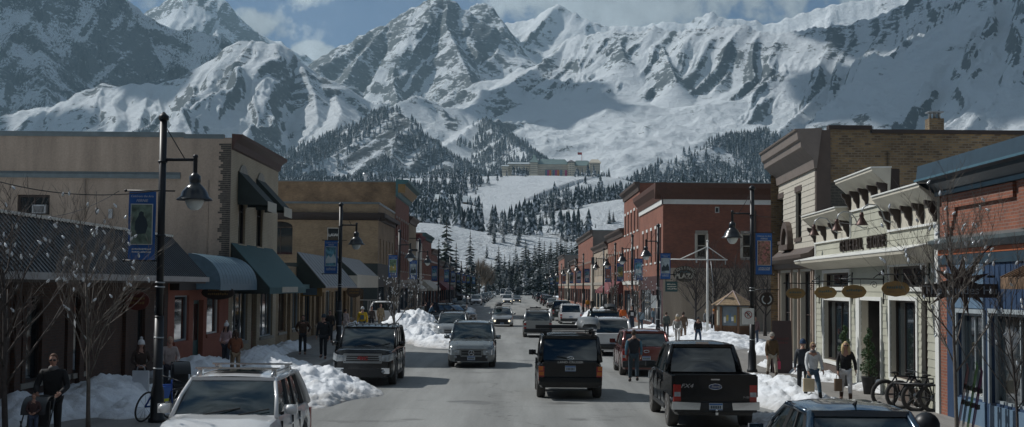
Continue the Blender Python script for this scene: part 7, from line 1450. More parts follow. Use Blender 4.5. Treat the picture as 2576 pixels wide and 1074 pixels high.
def person(x, y, z, face, label, h=1.74, jacket=(.02, .02, .025), legs=(.03, .04, .06), hair=(.05, .03, .02), hat=None, coat=0, walk=.0, arms='down', long_hair=False, boots=None, bag=None, scarf=None, sleeve=None, glasses=False, lean=0, fur=0, pompom=False, group='people on the pavements', w=1.0, stripe=None):
    """face: heading in degrees, 0 looks towards -y (camera), 180 away"""
    t = empty('person', (x, y, z), R(face), label, 'person', group, sc=h/1.75)
    f = -1.0; st = .24*walk    # forward is -y
    hipz, kn, an = .93, .50, .08
    def leg(s, ph): 
        fy = f*ph*st*1.6; ky = f*(ph*st*.8+(.05 if ph > 0 else -.00)); lift = .06 if ph < 0 and walk else 0
        return Vector((s*.095, 0, hipz-.03)), Vector((s*.105, ky, kn+.01)), Vector((s*.11, fy, an+lift)), Vector((s*.125, fy+f*.14, .035+lift*.4))
    LL, RL = leg(1, 1), leg(-1, -1)
    def arm(s, ph):
        S = Vector((s*.172*w, 0, 1.425)); 
        if arms == 'down' or (arms == 'bag' and s < 0): E = Vector((s*.232*w, .03-f*-ph*.10*walk, 1.15)); Hn = Vector((s*.235*w, f*(.06+ph*.16*walk), .90))
        elif arms == 'pockets': E = Vector((s*.29*w, .07, 1.17)); Hn = Vector((s*.20*w, f*.08, 1.0))
        elif arms == 'front': E = Vector((s*.25*w, f*.04, 1.16)); Hn = Vector((s*.10, f*.27, 1.06))
        elif arms == 'push': E = Vector((s*.25*w, f*.1, 1.16)); Hn = Vector((s*.20, f*.40, 1.06))
        elif arms == 'bag': E = Vector((s*.26*w, f*.02, 1.16)); Hn = Vector((s*.27, f*.12, .93))
        elif arms == 'phone': E = Vector((s*.25*w, f*.06, 1.17)); Hn = Vector((s*.08, f*.24, 1.28))
        return S, E, Hn
    LA, RA = arm(1, -1), arm(-1, 1)
    ly = f*lean
    pelvis = Vector((0, 0, hipz+.02)); waist = Vector((0, ly*.3, 1.10)); chest = Vector((0, ly*.8, 1.33)); neck = Vector((0, ly+.005, 1.49)); head = Vector((0, ly+f*.01, 1.60))
    sh = Vector((0, ly, 0)); LA = [p+sh for p in LA]; RA = [p+sh for p in RA]
    handL, handR = LA[2]+(LA[2]-LA[1]).normalized()*.085, RA[2]+(RA[2]-RA[1]).normalized()*.085
    pts = [pelvis, waist, chest, neck, head, *LL, *RL, *LA, handL, *RA, handR]
    ed = [(0, 1), (1, 2), (2, 3), (3, 4), (0, 5), (5, 6), (6, 7), (7, 8), (0, 9), (9, 10), (10, 11), (11, 12), (2, 13), (13, 14), (14, 15), (15, 16), (2, 17), (17, 18), (18, 19), (19, 20)]
    rd = [(.13, .10), (.115, .09), (.14, .10), (.055, .06), (.06, .07), .085, .055, .038, .035, .085, .055, .038, .035, .055, .042, .028, (.036, .018), .055, .042, .028, (.036, .018)]
    me = skin_mesh(pts, ed, rd, 1)
    # head with face and fingers joined into the same mesh
    bm = bmesh.new(); bm.from_mesh(me); hb = MB(); hc = Vector((0, ly+f*.015, 1.645)); n = 14; m = 10; vs = []
    for i in range(m+1):
        a = math.pi*i/m; zz = math.cos(a); rr_ = math.sin(a)
        for k in range(n):
            w_ = 2*math.pi*k/n; dx, dy = math.sin(w_), math.cos(w_)  # dy>0 back
            rx, ry = .076*rr_, .095*rr_; jaw = 1-.28*max(0, -zz)*(1 if True else 0); px_, py_, pz_ = dx*rx*jaw, dy*ry*(1 if dy > 0 else jaw), zz*.118
            if dy < -.95: py_ -= (.020*math.exp(-((zz+.12)/.16)**2))            # nose
            if abs(abs(dx)-.43) < .12 and dy < -.7: py_ += .008*math.exp(-((zz-.02)/.10)**2)   # eye sockets
            if dy < -.8: py_ += .005*math.exp(-((zz+.42)/.07)**2)             # mouth line
            vs.append(hc+Vector((px_, -f*py_ if f > 0 else py_, pz_)))
    fs = [(i*n+k, (i+1)*n+k, (i+1)*n+(k+1) % n, i*n+(k+1) % n) for i in range(m) for k in range(n)]; hb.add(vs, fs, True)
    for s in (-1, 1): hb.ball(hc+Vector((s*.078, .01, -.005)), .022, 6, (.4, .8, 1.2))
    for (Wr, Hd, s) in ((LA[2], handL, 1), (RA[2], handR, -1)):
        d = (Hd-Wr).normalized(); sd = Vector((0, f, 0)) if abs(d.y) < .7 else Vector((0, 0, 1)); sd = (sd-d*sd.dot(d)).normalized(); cu = Vector((-s, 0, 0)); cu = (cu-d*cu.dot(d)).normalized()
        for q in range(4):
            b0 = Hd+sd*((q-1.5)*.017)-d*.01; ln = (.030, .034, .032, .026)[q]; hb.tube([b0, b0+d*ln+cu*.004, b0+d*ln*1.7+cu*.018, b0+d*ln*2.0+cu*.034], [.009, .0085, .008, .006], 5)
        b0 = Wr.lerp(Hd, .45)+sd*.03; hb.tube([b0, b0+sd*.022+d*.025, b0+sd*.018+d*.055+cu*.012], [.011, .010, .007], 5)
    n0 = len(bm.verts); vv = [bm.verts.new(p) for p in hb.v]
    for fc, sm in zip(hb.f, hb.sm):
        try: q = bm.faces.new([vv[i] for i in fc]); q.smooth = True
        except Exception: pass
    bm.to_mesh(me); bm.free(); me_obj(me, 'body', SKIN, t)
    # eyes and mouth as tiny children
    mb = MB()
    for s in (-1, 1): mb.ball(hc+Vector((s*.031, f*.083, .004)), .010, 6)
    mb.build('eyes', mat('eye_dark', (.02, .015, .012), rough=.2), t) if not glasses else None
    if glasses:
        mb = MB()
        for s in (-1, 1): mb.ball(hc+Vector((s*.033, f*.092, .006)), .03, 8, (1, .35, .75))
        mb.bar(hc+Vector((-.075, f*.03, .012)), hc+Vector((-.05, f*.09, .012)), .008); mb.bar(hc+Vector((.075, f*.03, .012)), hc+Vector((.05, f*.09, .012)), .008); mb.build('sunglasses', BLACKP, t)
    mb = MB(); mb.ball(hc+Vector((0, f*.086, -.05)), .022, 6, (1, .3, .22)); mb.build('mouth', mat('lips', (.22, .07, .06)), t)
    # clothes
    k = .022+fur*.02
    tp = [pelvis+Vector((0, 0, -.04-.35*coat)), pelvis+Vector((0, 0, .03)), waist, chest, neck-Vector((0, 0, .012)), *LA, *RA]
    if coat: tp[0] = Vector((0, 0, pelvis.z-.04-.30*coat))
    ex = [(0, 1), (1, 2), (2, 3), (3, 4), (3, 5), (5, 6), (6, 7), (3, 8), (8, 9), (9, 10)]
    rr = [((.165+.03*coat)*w+k*.4, .13+.02*coat+k*.4), (.155*w+k*.4, .125+k*.4), (.14*w+k, .11+k), (.165*w+k*.5, .125+k*.4), (.07+fur*.02, .075+fur*.02), (.064+k*.3)*w, (.048+k*.3)*w, .040+k*.3, (.064+k*.3)*w, (.048+k*.3)*w, .040+k*.3]
    jm = clothm(jacket, 'fur' if fur else 'jacket')
    if sleeve:
        me_obj(skin_mesh([tp[0], tp[1], tp[2], tp[3], tp[4], LA[0], RA[0]], [(0, 1), (1, 2), (2, 3), (3, 4), (3, 5), (3, 6)], rr[:5]+[.078, .078], 1), 'vest', jm, t)
        for A_ in (LA, RA): me_obj(skin_mesh([A_[0], A_[1], A_[2]], [(0, 1), (1, 2)], [.066, .052, .042], 1), 'sleeve', clothm(sleeve, 'sleeve'), t)
    else: me_obj(skin_mesh(tp, ex, rr, 1, 2), 'jacket', jm, t)
    lp = [pelvis, LL[0], LL[1], LL[2]+Vector((0, 0, .02)), RL[0], RL[1], RL[2]+Vector((0, 0, .02))]
    me_obj(skin_mesh(lp, [(0, 1), (1, 2), (2, 3), (0, 4), (4, 5), (5, 6)], [(.15*w, .115), .098, .074, .066 if not boots else .047, .098, .074, .066 if not boots else .047], 1), 'trousers', clothm(legs, 'trousers'), t)
    for Lg in (LL, RL):
        a_, toe = Lg[2], Lg[3]; pts = [a_+Vector((0, 0, .04)), a_+Vector((0, -f*.03, -.035)), toe+Vector((0, 0, .018))]; e = [(0, 1), (1, 2)]; r_ = [.05, .056, .052]
        if boots: mid = a_.lerp(Lg[1], .62); pts = [mid]+pts; e = [(0, 1), (1, 2), (2, 3)]; r_ = [.068]+[.056, .048, .044]
        me_obj(skin_mesh(pts, e, r_, 1), 'boot' if boots else 'shoe', clothm(boots or (.02, .018, .018), 'shoe'), t)
    hm = clothm(hair, 'hair'); mb = MB()
    if not hat or long_hair:
        if not hat: mb.ball(hc+Vector((0, .014, .022)), .1, 12, (.86, .99, 1.12)); mb.v = [(p[0], p[1], p[2]) if not (p[1] < hc.y-.045 and p[2] < hc.z+.045) else (p[0]*.9, hc.y-.02, p[2]) for p in mb.v]
        if long_hair:
            for s in (-1, 0, 1): mb.tube([hc+Vector((s*.055, .045, .04)), hc+Vector((s*.085, .06 if s == 0 else .0, -.08)), hc+Vector((s*.095, .06 if s == 0 else -.02, -.22)), hc+Vector((s*.07, .07 if s == 0 else -.03, -.34))], [.05, .05, .042, .018], 8)
        mb.build('hair', hm, t)
    if hat:
        mb = MB(); mb.lathe([(.100, -.0), (.106, .02), (.103, .05), (.085, .10), (.045, .135), (0, .145)], (hc.x, hc.y+.012, hc.z+.015), 14, sx=.92, sy=1.06); mb.lathe([(.108, -.015), (.112, .0), (.108, .018)], (hc.x, hc.y+.012, hc.z+.015), 14, sx=.92, sy=1.05)
        if pompom == 'brim': mb.ball(hc+Vector((0, f*.12, .035)), .06, 8, (1, .9, .12))
        elif pompom: mb.ball(hc+Vector((0, .01, .185)), .045, 8)
        mb.build('hat', clothm(hat, 'hat'), t)
    if scarf: mb = MB(); mb.lathe([(.075, -.05), (.095, -.02), (.092, .02), (.07, .045)], (neck.x, neck.y, neck.z+.005), 12); mb.build('scarf', clothm(scarf, 'scarf'), t)
    if stripe: mb = MB(); mb.box(-.10, .10, f*.165, f*.13, 1.08, 1.32); mb.build('bib', clothm(stripe, 'bib'), t)
    t['hand'] = 0
    hw = Matrix.Rotation(R(face), 3, 'Z'); sc = h/1.75
    return t, Vector((x, y, z))+hw@(handL*sc), Vector((x, y, z))+hw@(handR*sc)
def bagobj(p, w, h, m, label, drop=.0, name='shopping_bag'):
    t = empty(name, (p.x, p.y, p.z-h-.12), 0, label, 'bag'); mb = MB(); mb.prism([(-w/2, -.06, 0), (w/2, -.06, 0), (w/2, .06, 0), (-w/2, .06, 0)], (0, .0, h)); mb.build('bag_body', m, t); mb = MB()
    for yy in (-.05, .05): mb.tube([(-w*.25, yy, h), (-w*.2, yy*.5, h+.10), (0, 0, h+.14), (w*.2, yy*.5, h+.10), (w*.25, yy, h)], .006, 4)
    mb.build('bag_handle', m, t); return t
def PP(px, py, face, label, z=.15, **k): p = gnd(px, py, z); return person(p.x, p.y, z, face, label, **k)
# right side, near
_, hl, hr = PP(2045, 1010, 12, 'woman in white puffer jacket and jeans carrying a tan paper bag', h=1.64, jacket=(.60, .62, .63), legs=(.045, .09, .13), hair=(.32, .22, .12), boots=(.015, .014, .015), walk=.8, arms='bag', scarf=(.16, .15, .15), glasses=True)
bagobj(hr, .30, .36, mat('tan_paper', (.42, .34, .22)), 'large tan paper shopping bag held by the woman in the white jacket')
_, hl, hr = PP(2128, 1013, -8, 'blonde woman in black jacket, white trousers and brown boots, nearest the store', h=1.68, jacket=(.010, .010, .012), legs=(.60, .60, .60), hair=(.50, .38, .20), long_hair=True, boots=(.07, .035, .02), walk=.5, arms='bag', glasses=True)
bagobj(hr, .20, .34, mat('brown_paper', (.16, .11, .07)), 'small brown paper bag in the hand of the blonde woman')
_, hl, hr = PP(2020, 1000, 170, 'person in dark jacket and blue cap just behind the woman in white', h=1.66, jacket=(.03, .035, .045), legs=(.02, .02, .025), hat=(.015, .04, .09), walk=.5)
_, hl, hr = PP(1942, 955, 5, 'person in brown fur coat, pale hat and cream trousers with pink bag', h=1.60, jacket=(.09, .055, .025), fur=1, legs=(.36, .33, .28), hat=(.30, .28, .25), boots=(.06, .04, .025), walk=.6, coat=.25, scarf=(.03, .03, .03))
bagobj(hl, .17, .26, mat('pink_plastic', (.55, .06, .14)), 'small bright pink bag carried by the person in the fur coat', name='shopping_bag')
# man in the road
PP(1594, 961, 180, 'man in dark vest with blue sleeves and jeans walking away in the road', z=0, h=1.80, jacket=(.012, .014, .02), sleeve=(.05, .13, .19), legs=(.03, .05, .065), walk=.35, w=1.12, group='people crossing the road')
# right mid
PP(1719, 859, 178, 'person in brown plaid jacket seen from behind on the right pavement', h=1.72, jacket=(.13, .085, .055), legs=(.16, .11, .075), hair=(.04, .025, .02), walk=.4)
PP(1704, 868, 160, 'blonde person in grey vest and white trousers with turquoise bag', h=1.66, jacket=(.25, .25, .23), sleeve=(.5, .5, .48), legs=(.58, .57, .55), hat=(.5, .47, .42), long_hair=True, hair=(.42, .33, .2), boots=(.03, .03, .03), walk=.4)
PP(1756, 867, 10, 'person in black jacket, dark cap and blue jeans walking before the plaza snow', h=1.52, jacket=(.012, .013, .017), legs=(.03, .065, .12), hat=(.02, .025, .03), walk=.6, w=1.1)
PP(1676, 849, 175, 'person in grey-green jacket by the second right lamp', h=1.60, jacket=(.09, .11, .10), legs=(.05, .055, .06), walk=.3)
PP(1646, 828, 20, 'woman with blonde hair and blue jacket farther along the right pavement', h=1.66, jacket=(.14, .22, .27), legs=(.10, .15, .2), hair=(.45, .33, .2), long_hair=True, walk=.4)
PP(1611, 838, 0, 'person in pale blue jacket between the red SUV and lit tree', h=1.72, jacket=(.22, .28, .32), legs=(.04, .06, .09), walk=.2)
PP(1589, 832, 10, 'person in black open coat over pale shirt near the right lamps', h=1.78, jacket=(.015, .015, .018), legs=(.02, .03, .05), walk=.2, stripe=(.4, .4, .4))
PP(1567, 828, 0, 'person in bright orange jacket on the right beyond the dark SUV', h=1.72, jacket=(.62, .13, .02), legs=(.03, .03, .035), hair=(.10, .05, .03), walk=.2)
PP(1558, 826, 60, 'person in red-brown jacket beside the orange jacketed one', h=1.7, jacket=(.14, .04, .025), legs=(.03, .03, .035))
PP(1795, 845, 0, 'person in black and orange jacket left of the kiosk', h=1.72, jacket=(.02, .02, .024), legs=(.02, .02, .025), hat=(.45, .16, .02))
PP(1777, 838, 30, 'person in grey jacket with pale hair behind the white mast', h=1.66, jacket=(.16, .16, .16), legs=(.03, .03, .035), hair=(.35, .28, .2), long_hair=True)
PP(1900, 872, 0, 'person in pale pink top behind the nearest right lamp', h=1.62, jacket=(.20, .13, .13), legs=(.06, .08, .12), hair=(.05, .03, .02), walk=.2)
PP(1958, 845, 190, 'figure in grey by the wreath sign shop doorway', h=1.7, jacket=(.12, .14, .16), legs=(.04, .04, .05), hair=(.16, .12, .1))
PP(1478, 785, 0, 'tiny figure in orange-yellow far along the right pavement', h=1.74, jacket=(.5, .22, .02), legs=(.04, .04, .05), group='distant people'); PP(1490, 787, 180, 'tiny dark figure far along the right pavement', h=1.74, jacket=(.03, .03, .03), legs=(.04, .04, .05), group='distant people')
# left
_, hl, hr = PP(352, 1012, 18, 'person with white bobble hat and brown jacket holding a big white bag', h=1.62, jacket=(.04, .025, .018), legs=(.03, .02, .018), hat=(.55, .55, .55), pompom=True, arms='front', hair=(.06, .03, .02), long_hair=True, boots=(.04, .03, .02))
bagobj((hl+hr)/2+Vector((0, -.02, .02)), .42, .58, mat('white_bag', (.50, .53, .55)), 'big white shopping bag held by the person in the bobble hat')
p = gnd(129, 1130, .15); _, hl, hr = person(p.x, p.y, .15, 8, 'man in long black coat and sunglasses pushing a dark pushchair', h=1.78, jacket=(.006, .006, .007), legs=(.01, .01, .012), hair=(.10, .05, .03), coat=.7, arms='push', glasses=True, w=1.12, scarf=(.12, .12, .12))
def stroller(x, y, rz, label, m=BLACKP):
    t = empty('pushchair', (x, y, .15), rz, label, 'pushchair', 'pushchairs'); mb = MB()
    for s in (-1, 1): mb.tube([(s*.24, .42, 1.02), (s*.25, .18, .75), (s*.26, -.40, .12)], .014, 6); mb.tube([(s*.26, .35, .12), (s*.24, -.1, .62)], .012, 6)
    mb.tube([(-.24, .42, 1.02), (0, .46, 1.04), (.24, .42, 1.02)], .018, 6); mb.build('frame', m, t); mb = MB(); mb.prism([(-.2, .15, .45), (.2, .15, .45), (.2, -.25, .40), (-.2, -.25, .40)], (0, 0, .06)); mb.prism([(-.2, .15, .48), (.2, .15, .48), (.19, .25, .95), (-.19, .25, .95)], (0, .04, 0)); mb.build('seat', m, t)
    mb = MB(); n = 8; mb.add([(sx*.22, .24-.42*math.sin(k*PI/2/n), .68+.36*math.cos(k*PI/2/n*.9)) for k in range(n+1) for sx in (-1, 1)], [(2*k, 2*k+1, 2*k+3, 2*k+2) for k in range(n)], True); mb.build('hood', m, t)
    for s in (-1, 1):
        for yy, r_ in ((.35, .12), (-.42, .09)): mb = MB(); mb.lathe([(r_*.75, -.02), (r_, -.015), (r_, .015), (r_*.75, .02)], n=14); mb.xf(lambda q: Vector((q.z+s*.27, q.x+yy, q.y+r_))); mb.build('wheel', RUBBER, t)
    return t
stroller(p.x-.02, p.y-.85, R(4), 'dark pushchair with a small child in front of the man in the black coat')
c, _, _ = person(p.x, p.y-1.0, .42, 8, 'small child in pale shoes sitting in the dark pushchair', h=.85, jacket=(.06, .03, .03), legs=(.05, .07, .12), hair=(.14, .07, .04), arms='front')
PP(425, 1000, 15, 'person in pale jacket behind the nearest left lamp', h=1.66, jacket=(.36, .30, .28), legs=(.03, .03, .04), hair=(.3, .22, .15), arms='push'); q = gnd(456, 1010, .15); stroller(q.x, q.y, R(20), 'black pushchair by the litter bin beyond the nearest left lamp')
PP(568, 928, -25, 'person in pink jacket and white bobble hat outside the salmon shop', h=1.68, jacket=(.48, .34, .34), legs=(.03, .035, .05), hat=(.58, .58, .58), pompom=True, hair=(.03, .02, .02), long_hair=True, arms='front')
PP(591, 955, 200, 'person with long brown hair and rust jacket seen from behind', h=1.62, jacket=(.13, .045, .02), legs=(.20, .15, .10), hair=(.035, .02, .014), long_hair=True, arms='front')
PP(761, 892, 5, 'man in brown jacket standing by the tan shops', h=1.76, jacket=(.06, .032, .018), legs=(.012, .014, .018), hair=(.025, .016, .012), arms='pockets', w=1.1, scarf=(.05, .05, .04))
PP(813, 903, -10, 'man in black leather jacket and cap beside the black SUV', h=1.86, jacket=(.014, .016, .018), legs=(.014, .016, .02), hat=(.03, .045, .06), arms='down', w=1.1, walk=.2)
PP(829, 862, 0, 'dark figure just behind the man in the leather jacket', h=1.75, jacket=(.02, .016, .014), legs=(.015, .015, .018), walk=.2)
PP(852, 845, 0, 'dark figure left of the second left lamp', h=1.78, jacket=(.025, .028, .02), legs=(.015, .015, .018), hat=(.03, .03, .03), walk=.2)
PP(868, 845, 170, 'woman in pale coat right of the second left lamp', h=1.64, jacket=(.38, .32, .31), legs=(.4, .36, .34), hair=(.03, .02, .02), coat=.3)
PP(911, 852, 0, 'person in yellow and grey ski jacket and white cap above the black SUV', h=1.84, jacket=(.55, .36, .02), legs=(.06, .08, .09), hat=(.4, .42, .42), stripe=(.07, .10, .11), w=1.1)
PP(934, 838, 20, 'person in dark brown jacket right of the yellow jacket', h=1.74, jacket=(.035, .025, .02), legs=(.02, .02, .022), hair=(.06, .03, .02))
PP(957, 832, 30, 'person in tan jacket right of the dark brown one', h=1.86, jacket=(.26, .19, .11), legs=(.28, .21, .13), hair=(.14, .09, .06))
PP(1081, 815, 100, 'person in blue jacket leaning at the open bonnet', h=1.74, jacket=(.045, .10, .16), legs=(.02, .025, .03), lean=.16, arms='front')
PP(1070, 812, 80, 'dark figure behind the person at the open bonnet', h=1.74, jacket=(.03, .025, .022), legs=(.02, .02, .022))
# mannequin in store entrance
p_ = FG.P((DR[0]+DR[1])/2-.35, -.9, 0); t = empty('mannequin', (p_.x, p_.y, .15), R(-20), 'headless mannequin with white shirt and dark trousers in the store entrance', 'mannequin')
me_obj(skin_mesh([(0, 0, .95), (0, 0, 1.15), (0, 0, 1.35), (0, 0, 1.46), (.2, 0, 1.38), (.26, .02, 1.15), (.25, 0, .92), (-.2, 0, 1.38), (-.26, .02, 1.15), (-.25, 0, .92)], [(0, 1), (1, 2), (2, 3), (2, 4), (4, 5), (5, 6), (2, 7), (7, 8), (8, 9)], [(.16, .11), (.14, .1), (.16, .11), .06, .07, .055, .05, .07, .055, .05]), 'shirt', clothm((.5, .5, .48), 'shirt'), t); me_obj(skin_mesh([(0, 0, .95), (.1, 0, .85), (.11, 0, .45), (.11, 0, .05), (-.1, 0, .85), (-.11, 0, .45), (-.11, 0, .05)], [(0, 1), (1, 2), (2, 3), (0, 4), (4, 5), (5, 6)], [.12, .09, .07, .06, .09, .07, .06]), 'trousers', clothm((.02, .025, .03), 'trousers'), t)
# ------------------------------------------------------------------ bare trees
BARK = mat('pale_bark', (.125, .11, .095), rough=.85, var=.25, scale=14); BARKD = mat('dark_bark', (.05, .042, .038), rough=.85, var=.25, scale=14); BULB = mat('glass_bulb', (.62, .66, .68), rough=.12, spec=1.0, coat=.6)
def bare_tree(x, y, z, h, spread, seed, label, bark=BARK, bulbs=0, r0=.055, group='bare trees strung with bulbs', levels=4, fork=.35, nb=7, lean=0.0):
    t = empty('bare_tree', (x, y, z), 0, label, 'tree', group); rn = random.Random(seed); trunk = MB(); br = MB(); tips = []
    def grow(mb, p, d, L, r, lev):
        pts = [p]; rs = [r]; n = 5
        for i in range(n): d = (d+Vector((rn.gauss(0, .10), rn.gauss(0, .10), rn.gauss(.03, .05)))).normalized(); p = p+d*L/n; pts.append(p.copy()); rs.append(r*(1-.62*(i+1)/n))
        mb.tube(pts, rs, 6 if lev == 0 else (5 if lev == 1 else 3), cap=lev < 2)
        if lev >= 2: tips.extend(pts[2:])
        if lev >= levels: return
        k = (nb, 5, 4, 3)[min(lev, 3)]
        for j in range(k):
            i = rn.randint(1, n) if lev else rn.randint(2, n); q = pts[i]; a = rn.uniform(0, 2*math.pi); e = Vector((math.cos(a), math.sin(a), 0)); nd = (d*rn.uniform(.55, .95)+e*spread*rn.uniform(.6, 1.1)+Vector((0, 0, .25))).normalized(); grow(br, q, nd, L*rn.uniform(.45, .68), max(rs[i]*.62, .004), lev+1)
    # trunk
    tp = [Vector((0, 0, 0))]; d = Vector((lean, 0, 1)).normalized(); n = 6; tr = [r0*1.25]
    for i in range(n): d = (d+Vector((rn.gauss(0, .03), rn.gauss(0, .03), 0))).normalized(); tp.append(tp[-1]+d*h*.72/n); tr.append(r0*(1-.5*(i+1)/n))
    trunk.tube(tp, tr, 9); trunk.build('trunk', bark, t)
    for j in range(nb+5):
        f = fork+(1-fork)*(j+.5)/(nb+5); i = min(n-1, int(f*n)); q = tp[i].lerp(tp[i+1], f*n-i); a = j*2.4+rn.uniform(-.4, .4); nd = Vector((math.cos(a)*spread, math.sin(a)*spread, rn.uniform(.7, 1.2))).normalized(); grow(br, q, nd, h*.42*(1.15-.55*f), r0*.5*(1.1-f*.5), 1)
    grow(br, tp[-1], d, h*.3, r0*.45, 1); br.build('branch', bark, t)
    if bulbs:
        m = MB(); m.lathe([(0, .04), (.012, .04), (.015, .024), (.026, -.008), (.023, -.034), (.009, -.055), (0, -.058)], n=8); me = m.mesh('light_bulb', BULB)
        rn.shuffle(tips)
        for i in range(min(bulbs, len(tips))):
            o = bpy.data.objects.new('light_bulb', me); COL.objects.link(o); o.parent = t; o.location = tips[i]-Vector((0, 0, .05)); o.rotation_euler = (rn.uniform(-.5, .5), rn.uniform(-.9, .9), 0)
    return t
def BT(px, py, top, sp, seed, label, z=.15, Y=None, **k):
    p = gnd(px, py, z) if Y is None else at(px, py, Y); h = at(px, top, p.y).z-z; return bare_tree(p.x, p.y, z, h, sp, seed, label, **k)
BT(222, 1100, 560, .62, 11, 'bare pale tree hung with glass bulbs left of the nearest left lamp', bulbs=70, r0=.047, levels=4)
p = at(18, 1000, 24.5); bare_tree(p.x, 24.5, .15, 4.6, .6, 12, 'bare tree with glass bulbs cut by the left edge of the view', bulbs=45, r0=.06, levels=4, bark=BARKD)
p = at(2408, 1100, 26.5); bare_tree(p.x, 26.5, .15, at(2408, 540, 26.5).z, .62, 13, 'bare pale tree with glass bulbs in front of the guides shop', bulbs=60, r0=.042, levels=4, fork=.42)
p = at(2560, 1100, 25.5); bare_tree(p.x, 25.5, .15, 3.4, .6, 18, 'thin bare tree by the small awning at the right edge', bulbs=14, r0=.03, levels=3, bark=BARKD)
BT(990, 868, 690, .5, 14, 'bare young tree with many bulbs beside the third left lamp', bulbs=60, r0=.07, levels=3)
BT(1042, 830, 700, .5, 15, 'bare young tree with bulbs left of the dark cars', bulbs=40, r0=.07, levels=3, bark=BARKD)
BT(1608, 845, 680, .5, 16, 'bare young tree with bulbs between the second and third right lamps', bulbs=70, r0=.07, levels=3)
BT(1540, 815, 690, .5, 17, 'bare young tree with bulbs by the snow ridge on the right', bulbs=50, r0=.08, levels=3)
for i, (px, y_, h_) in enumerate(((1750, 97, 5.2), (1800, 98, 5.8), (1850, 96, 5.4), (1895, 94, 5.0), (1925, 90, 4.6))): q = at(px, 700, y_); bare_tree(q.x, y_, .15, h_, .75, 30+i, f"dark leafless tree behind the kiosk, {['leftmost','second from left','middle','second from right','rightmost'][i]} of five", bark=BARKD, r0=.11, levels=4, group='dark leafless trees behind the kiosk', nb=8)
# ------------------------------------------------------------------ conifers
def needle_mat(name, col, snow=.55, th=.35):
    m, nt, b = nodemat(name); N = nt.nodes; L = nt.links; g = N.new('ShaderNodeNewGeometry'); sp = N.new('ShaderNodeSeparateXYZ'); L.new(g.outputs['True Normal'], sp.inputs[0])
    ab = N.new('ShaderNodeMath'); ab.operation = 'ABSOLUTE'; L.new(sp.outputs['Z'], ab.inputs[0]); nz = N.new('ShaderNodeTexNoise'); nz.inputs['Scale'].default_value = .6; nz.inputs['Detail'].default_value = 6; L.new(g.outputs['Position'], nz.inputs['Vector'])
    ad = N.new('ShaderNodeMath'); ad.operation = 'MULTIPLY_ADD'; L.new(nz.outputs['Fac'], ad.inputs[0]); ad.inputs[1].default_value = 1.6; L.new(ab.outputs[0], ad.inputs[2])
    mr = N.new('ShaderNodeMapRange'); mr.inputs[1].default_value = 1.25+th; mr.inputs[2].default_value = 1.55+th; mr.inputs[4].default_value = snow; L.new(ad.outputs[0], mr.inputs[0])
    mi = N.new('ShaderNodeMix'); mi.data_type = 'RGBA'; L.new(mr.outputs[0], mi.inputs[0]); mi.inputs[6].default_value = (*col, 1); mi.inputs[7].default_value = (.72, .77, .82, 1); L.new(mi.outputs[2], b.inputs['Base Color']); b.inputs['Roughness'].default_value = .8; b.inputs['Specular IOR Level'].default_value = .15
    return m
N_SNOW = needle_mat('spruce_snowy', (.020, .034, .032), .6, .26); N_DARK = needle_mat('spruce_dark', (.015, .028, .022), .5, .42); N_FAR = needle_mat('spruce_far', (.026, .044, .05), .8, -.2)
def conifer_mesh(seed, h=1.0, wd=.19, whorls=22, per=10):
    rn = random.Random(seed); vs = []; fs = []
    for j in range(whorls):
        f = (j+.4)/whorls; z0 = .07+.93*f; rad = wd*(1-f)**.85*(1.0+rn.uniform(-.18, .18))+.008; n = max(4, int(per*(1-.5*f)))
        for i in range(n):
            if rn.random() < .08: continue
            a = 2*math.pi*(i+rn.random()*.8)/n+j; L = rad*rn.uniform(.65, 1.2); dr = L*rn.uniform(.25, .55); w = L*rn.uniform(.26, .40); c, s = math.cos(a), math.sin(a); b = len(vs)
            P = lambda r_, t_, z_: (c*r_-s*t_, s*r_+c*t_, z_)
            z1 = z0+rn.uniform(-.01, .01)
            vs += [P(0, 0, z1+.012), P(L*.45, w, z1-dr*.35), P(L*.5, 0, z1-dr*.15), P(L*.45, -w, z1-dr*.35), P(L, w*.35, z1-dr*.8), P(L*1.08, 0, z1-dr*.9), P(L, -w*.35, z1-dr*.8), P(L*.55, w*.5, z1-dr*.8), P(L*.55, -w*.5, z1-dr*.8)]
            fs += [(b, b+1, b+2), (b, b+2, b+3), (b+1, b+4, b+2), (b+2, b+4, b+5), (b+2, b+5, b+6), (b+3, b+2, b+6), (b+1, b+7, b+4), (b+3, b+6, b+8)]
    b = len(vs); vs += [(.006, 0, .97), (-.004, .005, .97), (-.004, -.005, .97), (0, 0, 1.03)]; fs += [(b, b+1, b+3), (b+1, b+2, b+3), (b+2, b, b+3)]
    return vs, fs
CM = {}
for k_, m_ in (('snow', N_SNOW), ('dark', N_DARK)):
    for s_ in range(5):
        v_, f_ = conifer_mesh(s_*7+1, wd=(.15, .19, .22, .17, .13)[s_], whorls=(24, 20, 22, 18, 22)[s_]); me = bpy.data.meshes.new('crown'); me.from_pydata(v_, [], f_); me.materials.append(m_); CM[k_, s_] = me
mb_ = MB(); mb_.tube([(0, 0, -.03), (0, 0, .5), (0, 0, .97)], [.016, .010, .003], 6); TRK = mb_.mesh('trunk', BARKD)
def conifer(x, y, z, h, kind, s_, label, group, wd=1.0):
    t = empty('conifer_tree', (x, y, z), (x*7.3+y) % 6.28, label, 'tree', group); t.scale = (h*wd, h*wd, h)
    for nm, me in (('crown', CM[kind, s_]), ('trunk', TRK)): o = bpy.data.objects.new(nm, me); COL.objects.link(o); o.parent = t
    return t
